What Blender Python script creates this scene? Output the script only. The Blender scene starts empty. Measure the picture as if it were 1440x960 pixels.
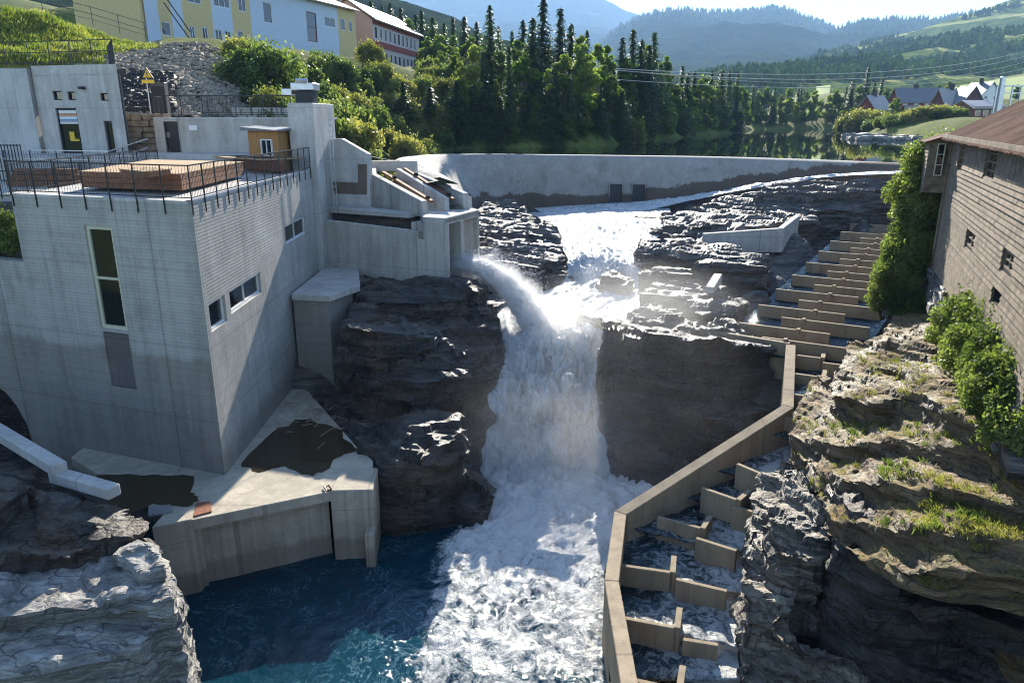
import bpy, bmesh, math, random
import numpy as np
from mathutils import Vector, Matrix
R = math.radians
sc = bpy.context.scene
random.seed(7); rng = np.random.default_rng(7)

# ------------------------------------------------------------ camera, sky, sun
PITCH = 16.8; CAMZ = 17.0; FOC = 1040.0
cd = bpy.data.cameras.new('camera'); cam = bpy.data.objects.new('camera', cd)
sc.collection.objects.link(cam); sc.camera = cam
cam.location = (0, 0, CAMZ); cam.rotation_euler = (R(90 - PITCH), 0, 0)
cd.sensor_width = 36; cd.lens = 36 * FOC / 1440; cd.clip_start = 0.1; cd.clip_end = 30000
SUN_AZ = 5.5; SUN_EL = 27.0            # azimuth to the right of straight ahead (+Y)
w = bpy.data.worlds.new('World'); sc.world = w; w.use_nodes = True
nt = w.node_tree; bg = nt.nodes['Background']; sky = nt.nodes.new('ShaderNodeTexSky')
sky.sky_type = 'NISHITA'; sky.sun_disc = False; sky.sun_elevation = R(SUN_EL); sky.sun_rotation = R(SUN_AZ)
sky.air_density = 0.75; sky.dust_density = 0.0; sky.ozone_density = 1.2; sky.altitude = 600
nt.links.new(sky.outputs[0], bg.inputs[0]); bg.inputs[1].default_value = 0.12
sd = bpy.data.lights.new('sun', 'SUN'); sun = bpy.data.objects.new('sun', sd); sc.collection.objects.link(sun)
sd.energy = 5.0; sd.angle = R(0.5); sd.color = (1.0, 0.93, 0.80)
sv = Vector((math.sin(R(SUN_AZ)) * math.cos(R(SUN_EL)), math.cos(R(SUN_AZ)) * math.cos(R(SUN_EL)), math.sin(R(SUN_EL))))
sun.rotation_euler = sv.to_track_quat('Z', 'Y').to_euler(); sun.location = (20, 60, 60)
sc.view_settings.view_transform = 'Standard'; sc.view_settings.look = 'None'
sc.view_settings.exposure = 1.5; sc.view_settings.gamma = 1.0; sc.view_settings.use_curve_mapping = False
sc.cycles.use_denoising = True; sc.cycles.filter_width = 1.05; sc.cycles.max_bounces = 6; sc.cycles.diffuse_bounces = 3; sc.cycles.glossy_bounces = 3
sc.cycles.transparent_max_bounces = 8; sc.cycles.volume_bounces = 2; sc.cycles.caustics_reflective = False
sc.cycles.volume_step_rate = 2.0; sc.cycles.volume_max_steps = 96; sc.cycles.sample_clamp_indirect = 6

# ------------------------------------------------------------ measuring: photo ray -> point at a height / distance
CT, ST = math.cos(R(PITCH)), math.sin(R(PITCH))
def ray(px, py):
    u = (px - 720) / FOC; v = (480 - py) / FOC
    return Vector((u, CT + v * ST, -ST + v * CT))
def Z(px, py, z):
    r = ray(px, py); t = (z - CAMZ) / r.z; return Vector((r.x * t, r.y * t, z))
def Y(px, py, y):
    r = ray(px, py); t = y / r.y; return Vector((r.x * t, y, CAMZ + r.z * t))
def onplane(px, py, a, b):
    r = ray(px, py); nx, ny = b[1] - a[1], a[0] - b[0]
    t = (nx * a[0] + ny * a[1]) / (nx * r.x + ny * r.y); return Vector((r.x * t, r.y * t, CAMZ + r.z * t))

# ------------------------------------------------------------ noise
def _h(i, j, k, s):
    n = (i * 374761393 + j * 668265263 + k * 2147483647 + s * 974711) & 0xffffffff
    n = ((n ^ (n >> 13)) * 1274126177) & 0xffffffff
    n = ((n ^ (n >> 16)) * 2246822519) & 0xffffffff
    return ((n ^ (n >> 15)) & 0xffffff) / float(0xffffff)
def vn(p, s=0):
    p = np.asarray(p, float); f = np.floor(p); q = p - f; q = q * q * (3 - 2 * q); i = f.astype(np.int64)
    x, y, z = i[:, 0], i[:, 1], i[:, 2]; r = 0
    for a in (0, 1):
        for b in (0, 1):
            for c in (0, 1):
                wt = (q[:, 0] if a else 1 - q[:, 0]) * (q[:, 1] if b else 1 - q[:, 1]) * (q[:, 2] if c else 1 - q[:, 2])
                r = r + wt * _h(x + a, y + b, z + c, s)
    return r
def fbm(p, s=0, o=4, g=.5):
    p = np.asarray(p, float); a = 1; t = 0; r = 0
    for k in range(o):
        r = r + a * (vn(p, s + k) - .5); t += a; a *= g; p = p * 2.03 + 11.7
    return r / t * 2

# ------------------------------------------------------------ mesh helpers
COL = sc.collection
def tagp(o, label=None, cat=None, group=None, kind=None):
    if label: o['label'] = label
    if cat: o['category'] = cat
    if group: o['group'] = group
    if kind: o['kind'] = kind
    return o
def thing(name, label, cat, loc=(0, 0, 0), group=None):
    o = bpy.data.objects.new(name, None); o.empty_display_size = .3; COL.objects.link(o); o.location = loc
    return tagp(o, label, cat, group)
def link(name, me, mats, parent=None):
    o = bpy.data.objects.new(name, me); COL.objects.link(o)
    if mats is not None and not len(me.materials):
        for m in (mats if isinstance(mats, (list, tuple)) else [mats]): me.materials.append(m)
    if parent is not None:
        o.parent = parent; o.matrix_parent_inverse = Matrix.Translation(parent.location).inverted() if parent.parent is None else parent.matrix_parent_inverse.copy()
        if parent.parent is not None: o.matrix_parent_inverse = Matrix.Identity(4)
    return o
def child(o, parent):
    o.parent = parent; o.matrix_parent_inverse = Matrix.Identity(4); return o
class MB:
    def __init__(s): s.v = []; s.f = []; s.m = []
    def add(s, vs, fs, mi=0):
        b = len(s.v); s.v += [tuple(v) for v in vs]; s.f += [tuple(i + b for i in f) for f in fs]; s.m += [mi] * len(fs)
    def box(s, x0, x1, y0, y1, z0, z1, mi=0):
        s.add([(x0,y0,z0),(x1,y0,z0),(x1,y1,z0),(x0,y1,z0),(x0,y0,z1),(x1,y0,z1),(x1,y1,z1),(x0,y1,z1)],
              [(0,3,2,1),(4,5,6,7),(0,1,5,4),(1,2,6,5),(2,3,7,6),(3,0,4,7)], mi)
    def obox(s, c, ax, ay, az, mi=0):   # centre and three half-axis vectors
        c, ax, ay, az = Vector(c), Vector(ax), Vector(ay), Vector(az)
        vs = [c + ax * i + ay * j + az * k for k in (-1, 1) for j in (-1, 1) for i in (-1, 1)]
        s.add(vs, [(0,2,3,1),(4,5,7,6),(0,1,5,4),(1,3,7,5),(3,2,6,7),(2,0,4,6)], mi)
    def beam(s, a, b, w, h, mi=0, up=(0, 0, 1)):
        a, b = Vector(a), Vector(b); d = b - a; L = d.length
        if L < 1e-6: return
        d.normalize(); u = Vector(up)
        sd_ = d.cross(u)
        if sd_.length < 1e-4: sd_ = d.cross(Vector((1, 0, 0)))
        sd_.normalize(); u2 = sd_.cross(d)
        s.obox((a + b) / 2, d * L / 2, sd_ * w / 2, u2 * h / 2, mi)
    def prism(s, pts, zb, zt=None, mi=0):  # pts (x,y) or (x,y,ztop)
        n = len(pts)
        ar = sum(pts[i][0] * pts[(i + 1) % n][1] - pts[(i + 1) % n][0] * pts[i][1] for i in range(n))
        if ar < 0: pts = pts[::-1]
        top = [(p[0], p[1], zt if zt is not None else p[2]) for p in pts]
        zbs = zb if isinstance(zb, (list, tuple)) else [zb] * n
        bot = [(p[0], p[1], z) for p, z in zip(pts, zbs)]
        s.add(bot + top, [tuple(range(n))[::-1], tuple(range(n, 2 * n))] + [(i, (i + 1) % n, n + (i + 1) % n, n + i) for i in range(n)], mi)
    def slabv(s, a, b, za, zb_, t0, ta=None, off=0):  # vertical wall a->b (x,y), bottom za.., thickness t0 to the left of a->b
        pass
    def wall(s, a, b, zb, za_top, zb_top, t, mi=0, zb2=None):   # wall a->b, thickness t to the far side, sloping top
        a = Vector((a[0], a[1], 0)); b = Vector((b[0], b[1], 0)); d = (b - a).normalized(); n = Vector((-d.y, d.x, 0)) * t
        z2 = zb if zb2 is None else zb2
        vs = [(a.x,a.y,zb),(b.x,b.y,z2),(b.x+n.x,b.y+n.y,z2),(a.x+n.x,a.y+n.y,zb),(a.x,a.y,za_top),(b.x,b.y,zb_top),(b.x+n.x,b.y+n.y,zb_top),(a.x+n.x,a.y+n.y,za_top)]
        s.add(vs, [(0,3,2,1),(4,5,6,7),(0,1,5,4),(1,2,6,5),(2,3,7,6),(3,0,4,7)], mi)
    def tube(s, pts, r, n=6, mi=0):
        pts = [Vector(p) for p in pts]; rings = []
        for i, p in enumerate(pts):
            d = (pts[min(i + 1, len(pts) - 1)] - pts[max(i - 1, 0)]).normalized()
            u = d.cross(Vector((0, 0, 1)))
            if u.length < .05: u = d.cross(Vector((1, 0, 0)))
            u.normalize(); v = u.cross(d); rr = r[i] if isinstance(r, (list, tuple)) else r
            rings += [p + (u * math.cos(2 * math.pi * k / n) + v * math.sin(2 * math.pi * k / n)) * rr for k in range(n)]
        fs = [(i * n + k, i * n + (k + 1) % n, (i + 1) * n + (k + 1) % n, (i + 1) * n + k) for i in range(len(pts) - 1) for k in range(n)]
        fs += [tuple(range(n))[::-1], tuple(range((len(pts) - 1) * n, len(pts) * n))]
        s.add(rings, fs, mi)
    def mesh(s, name):
        me = bpy.data.meshes.new(name); me.from_pydata(s.v, [], s.f); me.polygons.foreach_set('material_index', s.m); me.update(); return me
    def build(s, name, mats, parent=None, bevel=0, smooth=False):
        me = s.mesh(name)
        o = bpy.data.objects.new(name, me); COL.objects.link(o)
        for m in (mats if isinstance(mats, (list, tuple)) else [mats]): me.materials.append(m)
        if parent is not None: adopt(o, parent)
        if bevel:
            b = o.modifiers.new('bevel', 'BEVEL'); b.width = bevel; b.segments = 1; b.limit_method = 'ANGLE'
        if smooth: me.polygons.foreach_set('use_smooth', [True] * len(me.polygons))
        return o
def adopt(o, parent):
    # mesh data is in world coordinates; parents may sit anywhere (only translated)
    off = Vector((0, 0, 0)); p = parent
    while p is not None: off += p.location; p = p.parent
    o.data.transform(Matrix.Translation(-off)); o.parent = parent
def gridmesh(name, P, attr=None):
    n, m = P.shape[:2]; me = bpy.data.meshes.new(name); idx = np.arange(n * m).reshape(n, m)
    f = np.stack([idx[:-1, :-1], idx[1:, :-1], idx[1:, 1:], idx[:-1, 1:]], -1).reshape(-1, 4)
    me.vertices.add(n * m); me.vertices.foreach_set('co', P.reshape(-1))
    k = len(f); me.loops.add(k * 4); me.loops.foreach_set('vertex_index', f.reshape(-1))
    me.polygons.add(k); me.polygons.foreach_set('loop_start', np.arange(0, 4 * k, 4)); me.polygons.foreach_set('loop_total', np.full(k, 4))
    me.polygons.foreach_set('use_smooth', np.ones(k, bool)); me.update(calc_edges=True)
    for nm, a in (attr or {}).items():
        at = me.attributes.new(nm, 'FLOAT', 'POINT'); at.data.foreach_set('value', np.asarray(a, float).reshape(-1))
    return me
def quads_mesh(name, V, nq, mids=None, k=4):
    me = bpy.data.meshes.new(name); me.vertices.add(len(V)); me.vertices.foreach_set('co', np.asarray(V, float).reshape(-1))
    me.loops.add(nq * k); me.loops.foreach_set('vertex_index', np.arange(nq * k)); me.polygons.add(nq)
    me.polygons.foreach_set('loop_start', np.arange(0, k * nq, k)); me.polygons.foreach_set('loop_total', np.full(nq, k))
    if mids is not None: me.polygons.foreach_set('material_index', mids)
    me.update(calc_edges=True); return me
def copy_tree(o, parent=None):
    c = o.copy(); COL.objects.link(c); c.parent = parent
    for ch in list(o.children): copy_tree(ch, c)
    return c

# ------------------------------------------------------------ materials
def mat(name):
    m = bpy.data.materials.new(name); m.use_nodes = True; return m, m.node_tree, m.node_tree.nodes['Principled BSDF']
def N(nt, t, **kw):
    n = nt.nodes.new(t)
    for k, v in kw.items():
        if isinstance(k, str) and hasattr(n, k): setattr(n, k, v)
    return n
def ramp(nt, src, stops):
    r = nt.nodes.new('ShaderNodeValToRGB'); e = r.color_ramp.elements
    while len(e) < len(stops): e.new(.5)
    for q, (p, c) in zip(e, stops): q.position = p; q.color = (*c, 1) if len(c) == 3 else c
    nt.links.new(src, r.inputs[0]); return r.outputs[0]
def noise(nt, vec, scale, detail=5, rough=.55, dist=0):
    n = nt.nodes.new('ShaderNodeTexNoise'); n.inputs['Scale'].default_value = scale; n.inputs['Detail'].default_value = detail
    n.inputs['Roughness'].default_value = rough; n.inputs['Distortion'].default_value = dist
    if vec is not None: nt.links.new(vec, n.inputs['Vector'])
    return n.outputs[0]
def pos(nt, scale=(1, 1, 1), rot=(0, 0, 0)):
    g = nt.nodes.new('ShaderNodeNewGeometry'); mp = nt.nodes.new('ShaderNodeMapping')
    mp.inputs['Scale'].default_value = scale; mp.inputs['Rotation'].default_value = rot
    nt.links.new(g.outputs['Position'], mp.inputs[0]); return mp.outputs[0]
def opos(nt, scale=(1, 1, 1), rot=(0, 0, 0)):
    g = nt.nodes.new('ShaderNodeTexCoord'); mp = nt.nodes.new('ShaderNodeMapping')
    mp.inputs['Scale'].default_value = scale; mp.inputs['Rotation'].default_value = rot
    nt.links.new(g.outputs['Object'], mp.inputs[0]); return mp.outputs[0]
def mth(nt, op, a, b=None, c=None, clamp=False):
    n = nt.nodes.new('ShaderNodeMath'); n.operation = op; n.use_clamp = clamp
    for i, x in enumerate((a, b, c)):
        if x is None: continue
        if isinstance(x, (int, float)): n.inputs[i].default_value = x
        else: nt.links.new(x, n.inputs[i])
    return n.outputs[0]
def mixc(nt, fac, a, b, mode='MIX'):
    n = nt.nodes.new('ShaderNodeMix'); n.data_type = 'RGBA'; n.blend_type = mode
    for i, x in ((0, fac), (6, a), (7, b)):
        if isinstance(x, (int, float)): n.inputs[i].default_value = x
        elif isinstance(x, tuple): n.inputs[i].default_value = (*x, 1)
        else: nt.links.new(x, n.inputs[i])
    return n.outputs[2]
def bump(nt, b, h, strength=.4, dist=.05, prev=None):
    n = nt.nodes.new('ShaderNodeBump'); n.inputs['Strength'].default_value = strength; n.inputs['Distance'].default_value = dist
    nt.links.new(h, n.inputs['Height'])
    if prev is not None: nt.links.new(prev, n.inputs['Normal'])
    if b is not None: nt.links.new(n.outputs[0], b.inputs['Normal'])
    return n.outputs[0]
def sep(nt, v):
    n = nt.nodes.new('ShaderNodeSeparateXYZ'); nt.links.new(v, n.inputs[0]); return n.outputs
def simple(name, c, rough=.6, metal=0, var=.25, scale=4, spec=.5, bmp=0):
    m, nt, b = mat(name); v = pos(nt); n = noise(nt, v, scale, 6, .6)
    lo = tuple(x * (1 - var) for x in c); hi = tuple(min(1, x * (1 + var)) for x in c)
    nt.links.new(ramp(nt, n, [(.3, lo), (.7, hi)]), b.inputs['Base Color'])
    b.inputs['Roughness'].default_value = rough; b.inputs['Metallic'].default_value = metal
    b.inputs['Specular IOR Level'].default_value = spec
    if bmp: bump(nt, b, noise(nt, v, scale * 6, 4), bmp, .02)
    return m
def concrete(name, base, board=None, dark_z=None, streak=.5, joint=True, damp=.42):
    """board: spacing of formwork boards in z ; dark_z: (z, softness) below which the wall is damp"""
    m, nt, b = mat(name); v = pos(nt)
    n1 = noise(nt, v, .55, 9, .7, .6); n2 = noise(nt, pos(nt, (1, 1, .1)), 1.9, 7, .65, .2); n3 = noise(nt, v, 9, 5, .7)
    k = mth(nt, 'ADD', mth(nt, 'MULTIPLY', n1, .55), mth(nt, 'MULTIPLY', n2, streak * .6))
    k = mth(nt, 'ADD', k, mth(nt, 'MULTIPLY', n3, .25))
    c = ramp(nt, k, [(.36, tuple(x * .45 for x in base)), (.46, tuple(x * .8 for x in base)), (.58, base), (.74, tuple(min(.9, x * 1.4) for x in base))])
    dr_ = noise(nt, pos(nt, (5, 5, .07)), 1.0, 4, .6, .1); sp_ = noise(nt, v, .28, 3, .5)
    c = mixc(nt, mth(nt, 'MULTIPLY', ramp(nt, dr_, [(.56, (0, 0, 0)), (.68, (1, 1, 1))]), mth(nt, 'MULTIPLY', sp_, .5)), c, tuple(x * .35 for x in base))
    c = mixc(nt, mth(nt, 'MULTIPLY', ramp(nt, dr_, [(.30, (1, 1, 1)), (.38, (0, 0, 0))]), .25), c, tuple(min(.9, x * 1.7) for x in base))
    s = sep(nt, v); h = mth(nt, 'MULTIPLY', n3, .35)
    if board:
        w_ = nt.nodes.new('ShaderNodeTexWave'); w_.bands_direction = 'Z'; w_.inputs['Scale'].default_value = .314 / board; w_.inputs['Distortion'].default_value = .35
        w_.inputs['Detail'].default_value = 2; w_.inputs['Detail Scale'].default_value = 3
        nt.links.new(v, w_.inputs['Vector'])
        wl = mth(nt, 'POWER', w_.outputs['Fac'], 3.0)
        row = nt.nodes.new('ShaderNodeTexWhiteNoise'); row.noise_dimensions = '1D'
        nt.links.new(mth(nt, 'FLOOR', mth(nt, 'DIVIDE', s[2], board)), row.inputs['W'])
        c = mixc(nt, mth(nt, 'MULTIPLY', row.outputs[0], .16), c, tuple(x * .5 for x in base))
        c = mixc(nt, mth(nt, 'MULTIPLY', wl, .11), c, tuple(x * .4 for x in base)); h = mth(nt, 'SUBTRACT', h, mth(nt, 'MULTIPLY', wl, .25))
    if joint:   # pour joints
        for ax, per, ofs in ((2, 2.75, .35), (0, 7.3, 1.4), (1, 6.6, .8)):
            fr = mth(nt, 'FRACT', mth(nt, 'DIVIDE', mth(nt, 'ADD', s[ax], 100 * per + ofs), per))
            ln = mth(nt, 'LESS_THAN', mth(nt, 'ABSOLUTE', mth(nt, 'SUBTRACT', fr, .5)), .006)
            c = mixc(nt, mth(nt, 'MULTIPLY', ln, .38), c, tuple(x * .35 for x in base))
    if dark_z:
        hz_ = s[2] if damp < .8 else mth(nt, 'SUBTRACT', s[2], mth(nt, 'MULTIPLY', mth(nt, 'MAXIMUM', mth(nt, 'SUBTRACT', s[0], 9.0), 0.0), .185))
        zz = mth(nt, 'ADD', hz_, mth(nt, 'MULTIPLY', mth(nt, 'SUBTRACT', n1, .5), .9 if damp < .8 else 2.0))
        mr = nt.nodes.new('ShaderNodeMapRange'); mr.inputs[1].default_value = dark_z[0] + dark_z[1]; mr.inputs[2].default_value = dark_z[0] - dark_z[1]
        nt.links.new(zz, mr.inputs[0])
        c = mixc(nt, mth(nt, 'MULTIPLY', mr.outputs[0], damp), c, (.085, .055, .035))
    nt.links.new(c, b.inputs['Base Color']); b.inputs['Roughness'].default_value = .82; b.inputs['Specular IOR Level'].default_value = .3
    bump(nt, b, h, .5, .03); return m
def rockmat(name, lo, hi, moss=0, brownf=.6, *,  rough=.5, wetz=None, scale=1.0, tilt=(.06, .1, 0)):
    m, nt, b = mat(name)
    v = pos(nt, (.35 * scale, .55 * scale, 3.2 * scale), tilt); v2 = pos(nt)
    a = noise(nt, v, 1.0, 10, .68, .6); d = noise(nt, v2, .8, 6, .6); e = noise(nt, v, 5.5, 6, .7)
    s2_ = noise(nt, pos(nt, (.9 * scale, 1.3 * scale, 17 * scale), tilt), 1.0, 6, .65, .4)
    vo = nt.nodes.new('ShaderNodeTexVoronoi'); vo.feature = 'DISTANCE_TO_EDGE'; vo.inputs['Scale'].default_value = 1.0
    wv_ = nt.nodes.new('ShaderNodeVectorMath'); wv_.operation = 'ADD'; ns3 = nt.nodes.new('ShaderNodeTexNoise'); ns3.inputs['Scale'].default_value = 1.2; ns3.inputs['Detail'].default_value = 5; nt.links.new(v2, ns3.inputs['Vector'])
    nt.links.new(pos(nt, (.42 * scale, .6 * scale, 3.4 * scale), tilt), wv_.inputs[0]); nt.links.new(ns3.outputs['Color'], wv_.inputs[1]); nt.links.new(wv_.outputs[0], vo.inputs['Vector'])
    crk = ramp(nt, vo.outputs['Distance'], [(0, (.35, .35, .35)), (.035, (1, 1, 1))])
    k = mth(nt, 'ADD', mth(nt, 'MULTIPLY', a, .42), mth(nt, 'ADD', mth(nt, 'MULTIPLY', d, .18), mth(nt, 'ADD', mth(nt, 'MULTIPLY', e, .14), mth(nt, 'MULTIPLY', s2_, .26))))
    mid = tuple((x * .6 + y * .4) for x, y in zip(lo, hi))
    c = ramp(nt, k, [(.40, lo), (.49, mid), (.56, hi), (.66, tuple(min(.6, x * 1.7) for x in hi))])
    brown = noise(nt, v2, .35, 5, .6)
    c = mixc(nt, ramp(nt, brown, [(.5, (0, 0, 0)), (.68, (brownf,) * 3)]), c, (.16, .095, .045), 'MIX')
    ro = rough
    if moss:
        g = nt.nodes.new('ShaderNodeNewGeometry'); nz = sep(nt, g.outputs['Normal'])[2]
        mm = mth(nt, 'MULTIPLY', mth(nt, 'SUBTRACT', nz, .45), 2.2, clamp=True)
        mn = ramp(nt, noise(nt, v2, 1.1, 8, .7), [(.50 - .12 * moss, (0, 0, 0)), (.62 - .1 * moss, (1, 1, 1))])
        mk = mth(nt, 'MULTIPLY', mm, mn)
        mc = ramp(nt, noise(nt, v2, 3, 6, .7), [(.36, (.05, .05, .012)), (.46, (.13, .105, .025)), (.56, (.26, .16, .045)), (.66, (.12, .06, .02))])
        c = mixc(nt, mk, c, mc)
    c = mixc(nt, crk, tuple(x * .6 for x in lo), c)
    nt.links.new(c, b.inputs['Base Color'])
    nt.links.new(ramp(nt, d, [(.35, (rough * .55,) * 3), (.65, (min(1, rough * 1.4),) * 3)]), b.inputs['Roughness'])
    p = bump(nt, None, a, .9, .22); p = bump(nt, None, s2_, .8, .07, p); p = bump(nt, None, crk, .8, .06, p); bump(nt, b, e, .7, .05, p); return m
M = {}
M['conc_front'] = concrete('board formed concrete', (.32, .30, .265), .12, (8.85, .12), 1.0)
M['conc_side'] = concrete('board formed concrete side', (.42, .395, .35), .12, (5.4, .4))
M['conc'] = concrete('cast concrete', (.36, .33, .285), None, None, .9)
M['conc_pale'] = concrete('pale concrete', (.46, .43, .39), None, None, .6)
M['conc_dam'] = concrete('dam concrete', (.35, .325, .285), None, (10.0, .08), .35, joint=False, damp=.85)
M['conc_quay'] = concrete('quay concrete', (.40, .345, .265), None, (2.6, .12), .6)
M['conc_weir'] = concrete('fish ladder concrete', (.22, .17, .11), None, None, 1.0, joint=False)
M['conc_fish'] = concrete('fish ladder wall concrete', (.27, .21, .14), None, None, .9)
M['conc_wallL'] = concrete('terrace concrete', (.36, .35, .33), None, None, 1.0)
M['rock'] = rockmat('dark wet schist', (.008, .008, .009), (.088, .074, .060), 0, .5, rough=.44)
M['rock_far'] = rockmat('grey river schist', (.016, .014, .013), (.17, .145, .12), 0, .5, rough=.56, scale=.9)
M['rock_pale'] = rockmat('pale washed schist', (.10, .095, .088), (.46, .43, .38), 0, .12, rough=.55, scale=1.2)
M['rock_strip'] = rockmat('ragged bank schist', (.02, .017, .015), (.32, .27, .20), 0, .4, rough=.5, scale=1.3)
M['rock_moss'] = rockmat('mossy schist', (.035, .022, .012), (.27, .18, .095), 1, .9, rough=.7, scale=1.1)
M['steel'] = simple('dark railing steel', (.012, .014, .018), .45, .3, .2)
M['galv'] = simple('galvanised steel', (.5, .52, .54), .35, .7, .15)
M['rust'] = simple('rusty cover plate', (.22, .07, .03), .8, 0, .4, 12, bmp=.3)
M['frame'] = simple('cream window frame', (.55, .52, .38), .5, 0, .1)
M['frame_w'] = simple('white window frame', (.7, .7, .68), .45, 0, .08)
M['frame_r'] = simple('dark red frame', (.14, .025, .02), .5, 0, .1)
M['black'] = simple('dark paint and interior shade', (.02, .02, .022), .5, 0, .2)  # also blackens gate bays and dam outlets in place of interior shade
M['wood_old'] = simple('weathered grey brown board', (.18, .135, .09), .85, 0, .55, 3, bmp=.4)
M['wood_new'] = simple('fresh pine board', (.46, .30, .15), .7, 0, .25, 6)
M['wood_red'] = simple('redwood board', (.20, .085, .04), .75, 0, .35, 6)
M['wood_shed'] = simple('golden shed board', (.34, .17, .05), .6, 0, .2, 6)
M['yellow'] = simple('yellow render', (.60, .46, .22), .85, 0, .07)
M['blue'] = simple('pale blue cladding', (.50, .57, .66), .7, 0, .05)
M['pink'] = simple('salmon render', (.58, .36, .28), .85, 0, .06)
M['redpaint'] = simple('red painted wall', (.25, .045, .03), .8, 0, .15)
M['white'] = simple('white paint', (.75, .75, .73), .6, 0, .08)
M['teal'] = simple('teal painted board', (.10, .26, .24), .7, 0, .15)
M['roof_grey'] = simple('grey roof', (.16, .16, .17), .55, 0, .2)
M['roof_pale'] = simple('pale roof sheet', (.36, .33, .30), .45, 0, .2)
M['trunk'] = simple('bark', (.07, .055, .042), .9, 0, .4, 8)
M['trunk_b'] = simple('birch bark', (.16, .14, .12), .8, 0, .5, 6)
def roofmat():
    m, nt, b = mat('rusted corrugated sheet'); v = pos(nt, (1, 1, 1)); n = noise(nt, v, .7, 8, .65); n2 = noise(nt, v, 7, 6, .7)
    k = mth(nt, 'ADD', mth(nt, 'MULTIPLY', n, .65), mth(nt, 'MULTIPLY', n2, .35))
    nt.links.new(ramp(nt, k, [(.35, (.05, .02, .013)), (.5, (.12, .052, .033)), (.65, (.19, .10, .068))]), b.inputs['Base Color'])
    b.inputs['Roughness'].default_value = .9; b.inputs['Specular IOR Level'].default_value = .15; bump(nt, b, n2, .3, .02); return m
M['roof_rust'] = roofmat()
def glassmat(name='dark window glass', c=(.01, .013, .016), r=.06):
    m, nt, b = mat(name); b.inputs['Base Color'].default_value = (*c, 1); b.inputs['Roughness'].default_value = r
    b.inputs['Specular IOR Level'].default_value = .8
    bump(nt, b, noise(nt, pos(nt), 1.2, 2), .08, .02); return m
M['glass'] = glassmat()
def leafmat(name, cols, trans=.45, rough=.5):
    m, nt, b = mat(name); out = [n for n in nt.nodes if n.type == 'OUTPUT_MATERIAL'][0]
    oi = nt.nodes.new('ShaderNodeObjectInfo')
    n = noise(nt, opos(nt), .55, 3, .6); n2 = noise(nt, pos(nt), 3.5, 2, .6)
    k = mth(nt, 'ADD', mth(nt, 'ADD', mth(nt, 'MULTIPLY', n, .6), mth(nt, 'MULTIPLY', n2, .4)), mth(nt, 'MULTIPLY', mth(nt, 'SUBTRACT', oi.outputs['Random'], .5), .22))
    c = ramp(nt, k, [(.36, cols[0]), (.5, cols[1]), (.62, cols[2])])
    nt.links.new(c, b.inputs['Base Color']); b.inputs['Roughness'].default_value = rough; b.inputs['Specular IOR Level'].default_value = .3
    t = nt.nodes.new('ShaderNodeBsdfTranslucent'); mx = nt.nodes.new('ShaderNodeMixShader'); mx.inputs[0].default_value = trans
    tc = mixc(nt, .5, c, (.25, .32, .03), 'SCREEN'); hs = nt.nodes.new('ShaderNodeMix'); hs.data_type = 'RGBA'
    nt.links.new(mixc(nt, 1.0, c, (1.7, 1.9, .9), 'MULTIPLY'), t.inputs[0])
    nt.links.new(b.outputs[0], mx.inputs[1]); nt.links.new(t.outputs[0], mx.inputs[2]); nt.links.new(mx.outputs[0], out.inputs[0]); return m
M['spruce'] = leafmat('spruce needles', [(.018, .036, .014), (.040, .072, .024), (.075, .115, .036)], .35)
M['birch'] = leafmat('birch leaves', [(.06, .095, .02), (.13, .18, .04), (.23, .26, .07)], .62)
M['birch_pale'] = leafmat('pale birch leaves', [(.09, .12, .03), (.17, .20, .05), (.27, .28, .09)], .6)
M['leaf'] = leafmat('bush leaves', [(.05, .075, .024), (.11, .145, .042), (.19, .215, .075)], .5)
M['leaf_dry'] = leafmat('dry shrub leaves', [(.10, .11, .03), (.20, .19, .06), (.32, .28, .11)], .5)
M['grass'] = leafmat('grass blades', [(.08, .12, .02), (.17, .21, .04), (.30, .28, .08)], .45)

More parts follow.
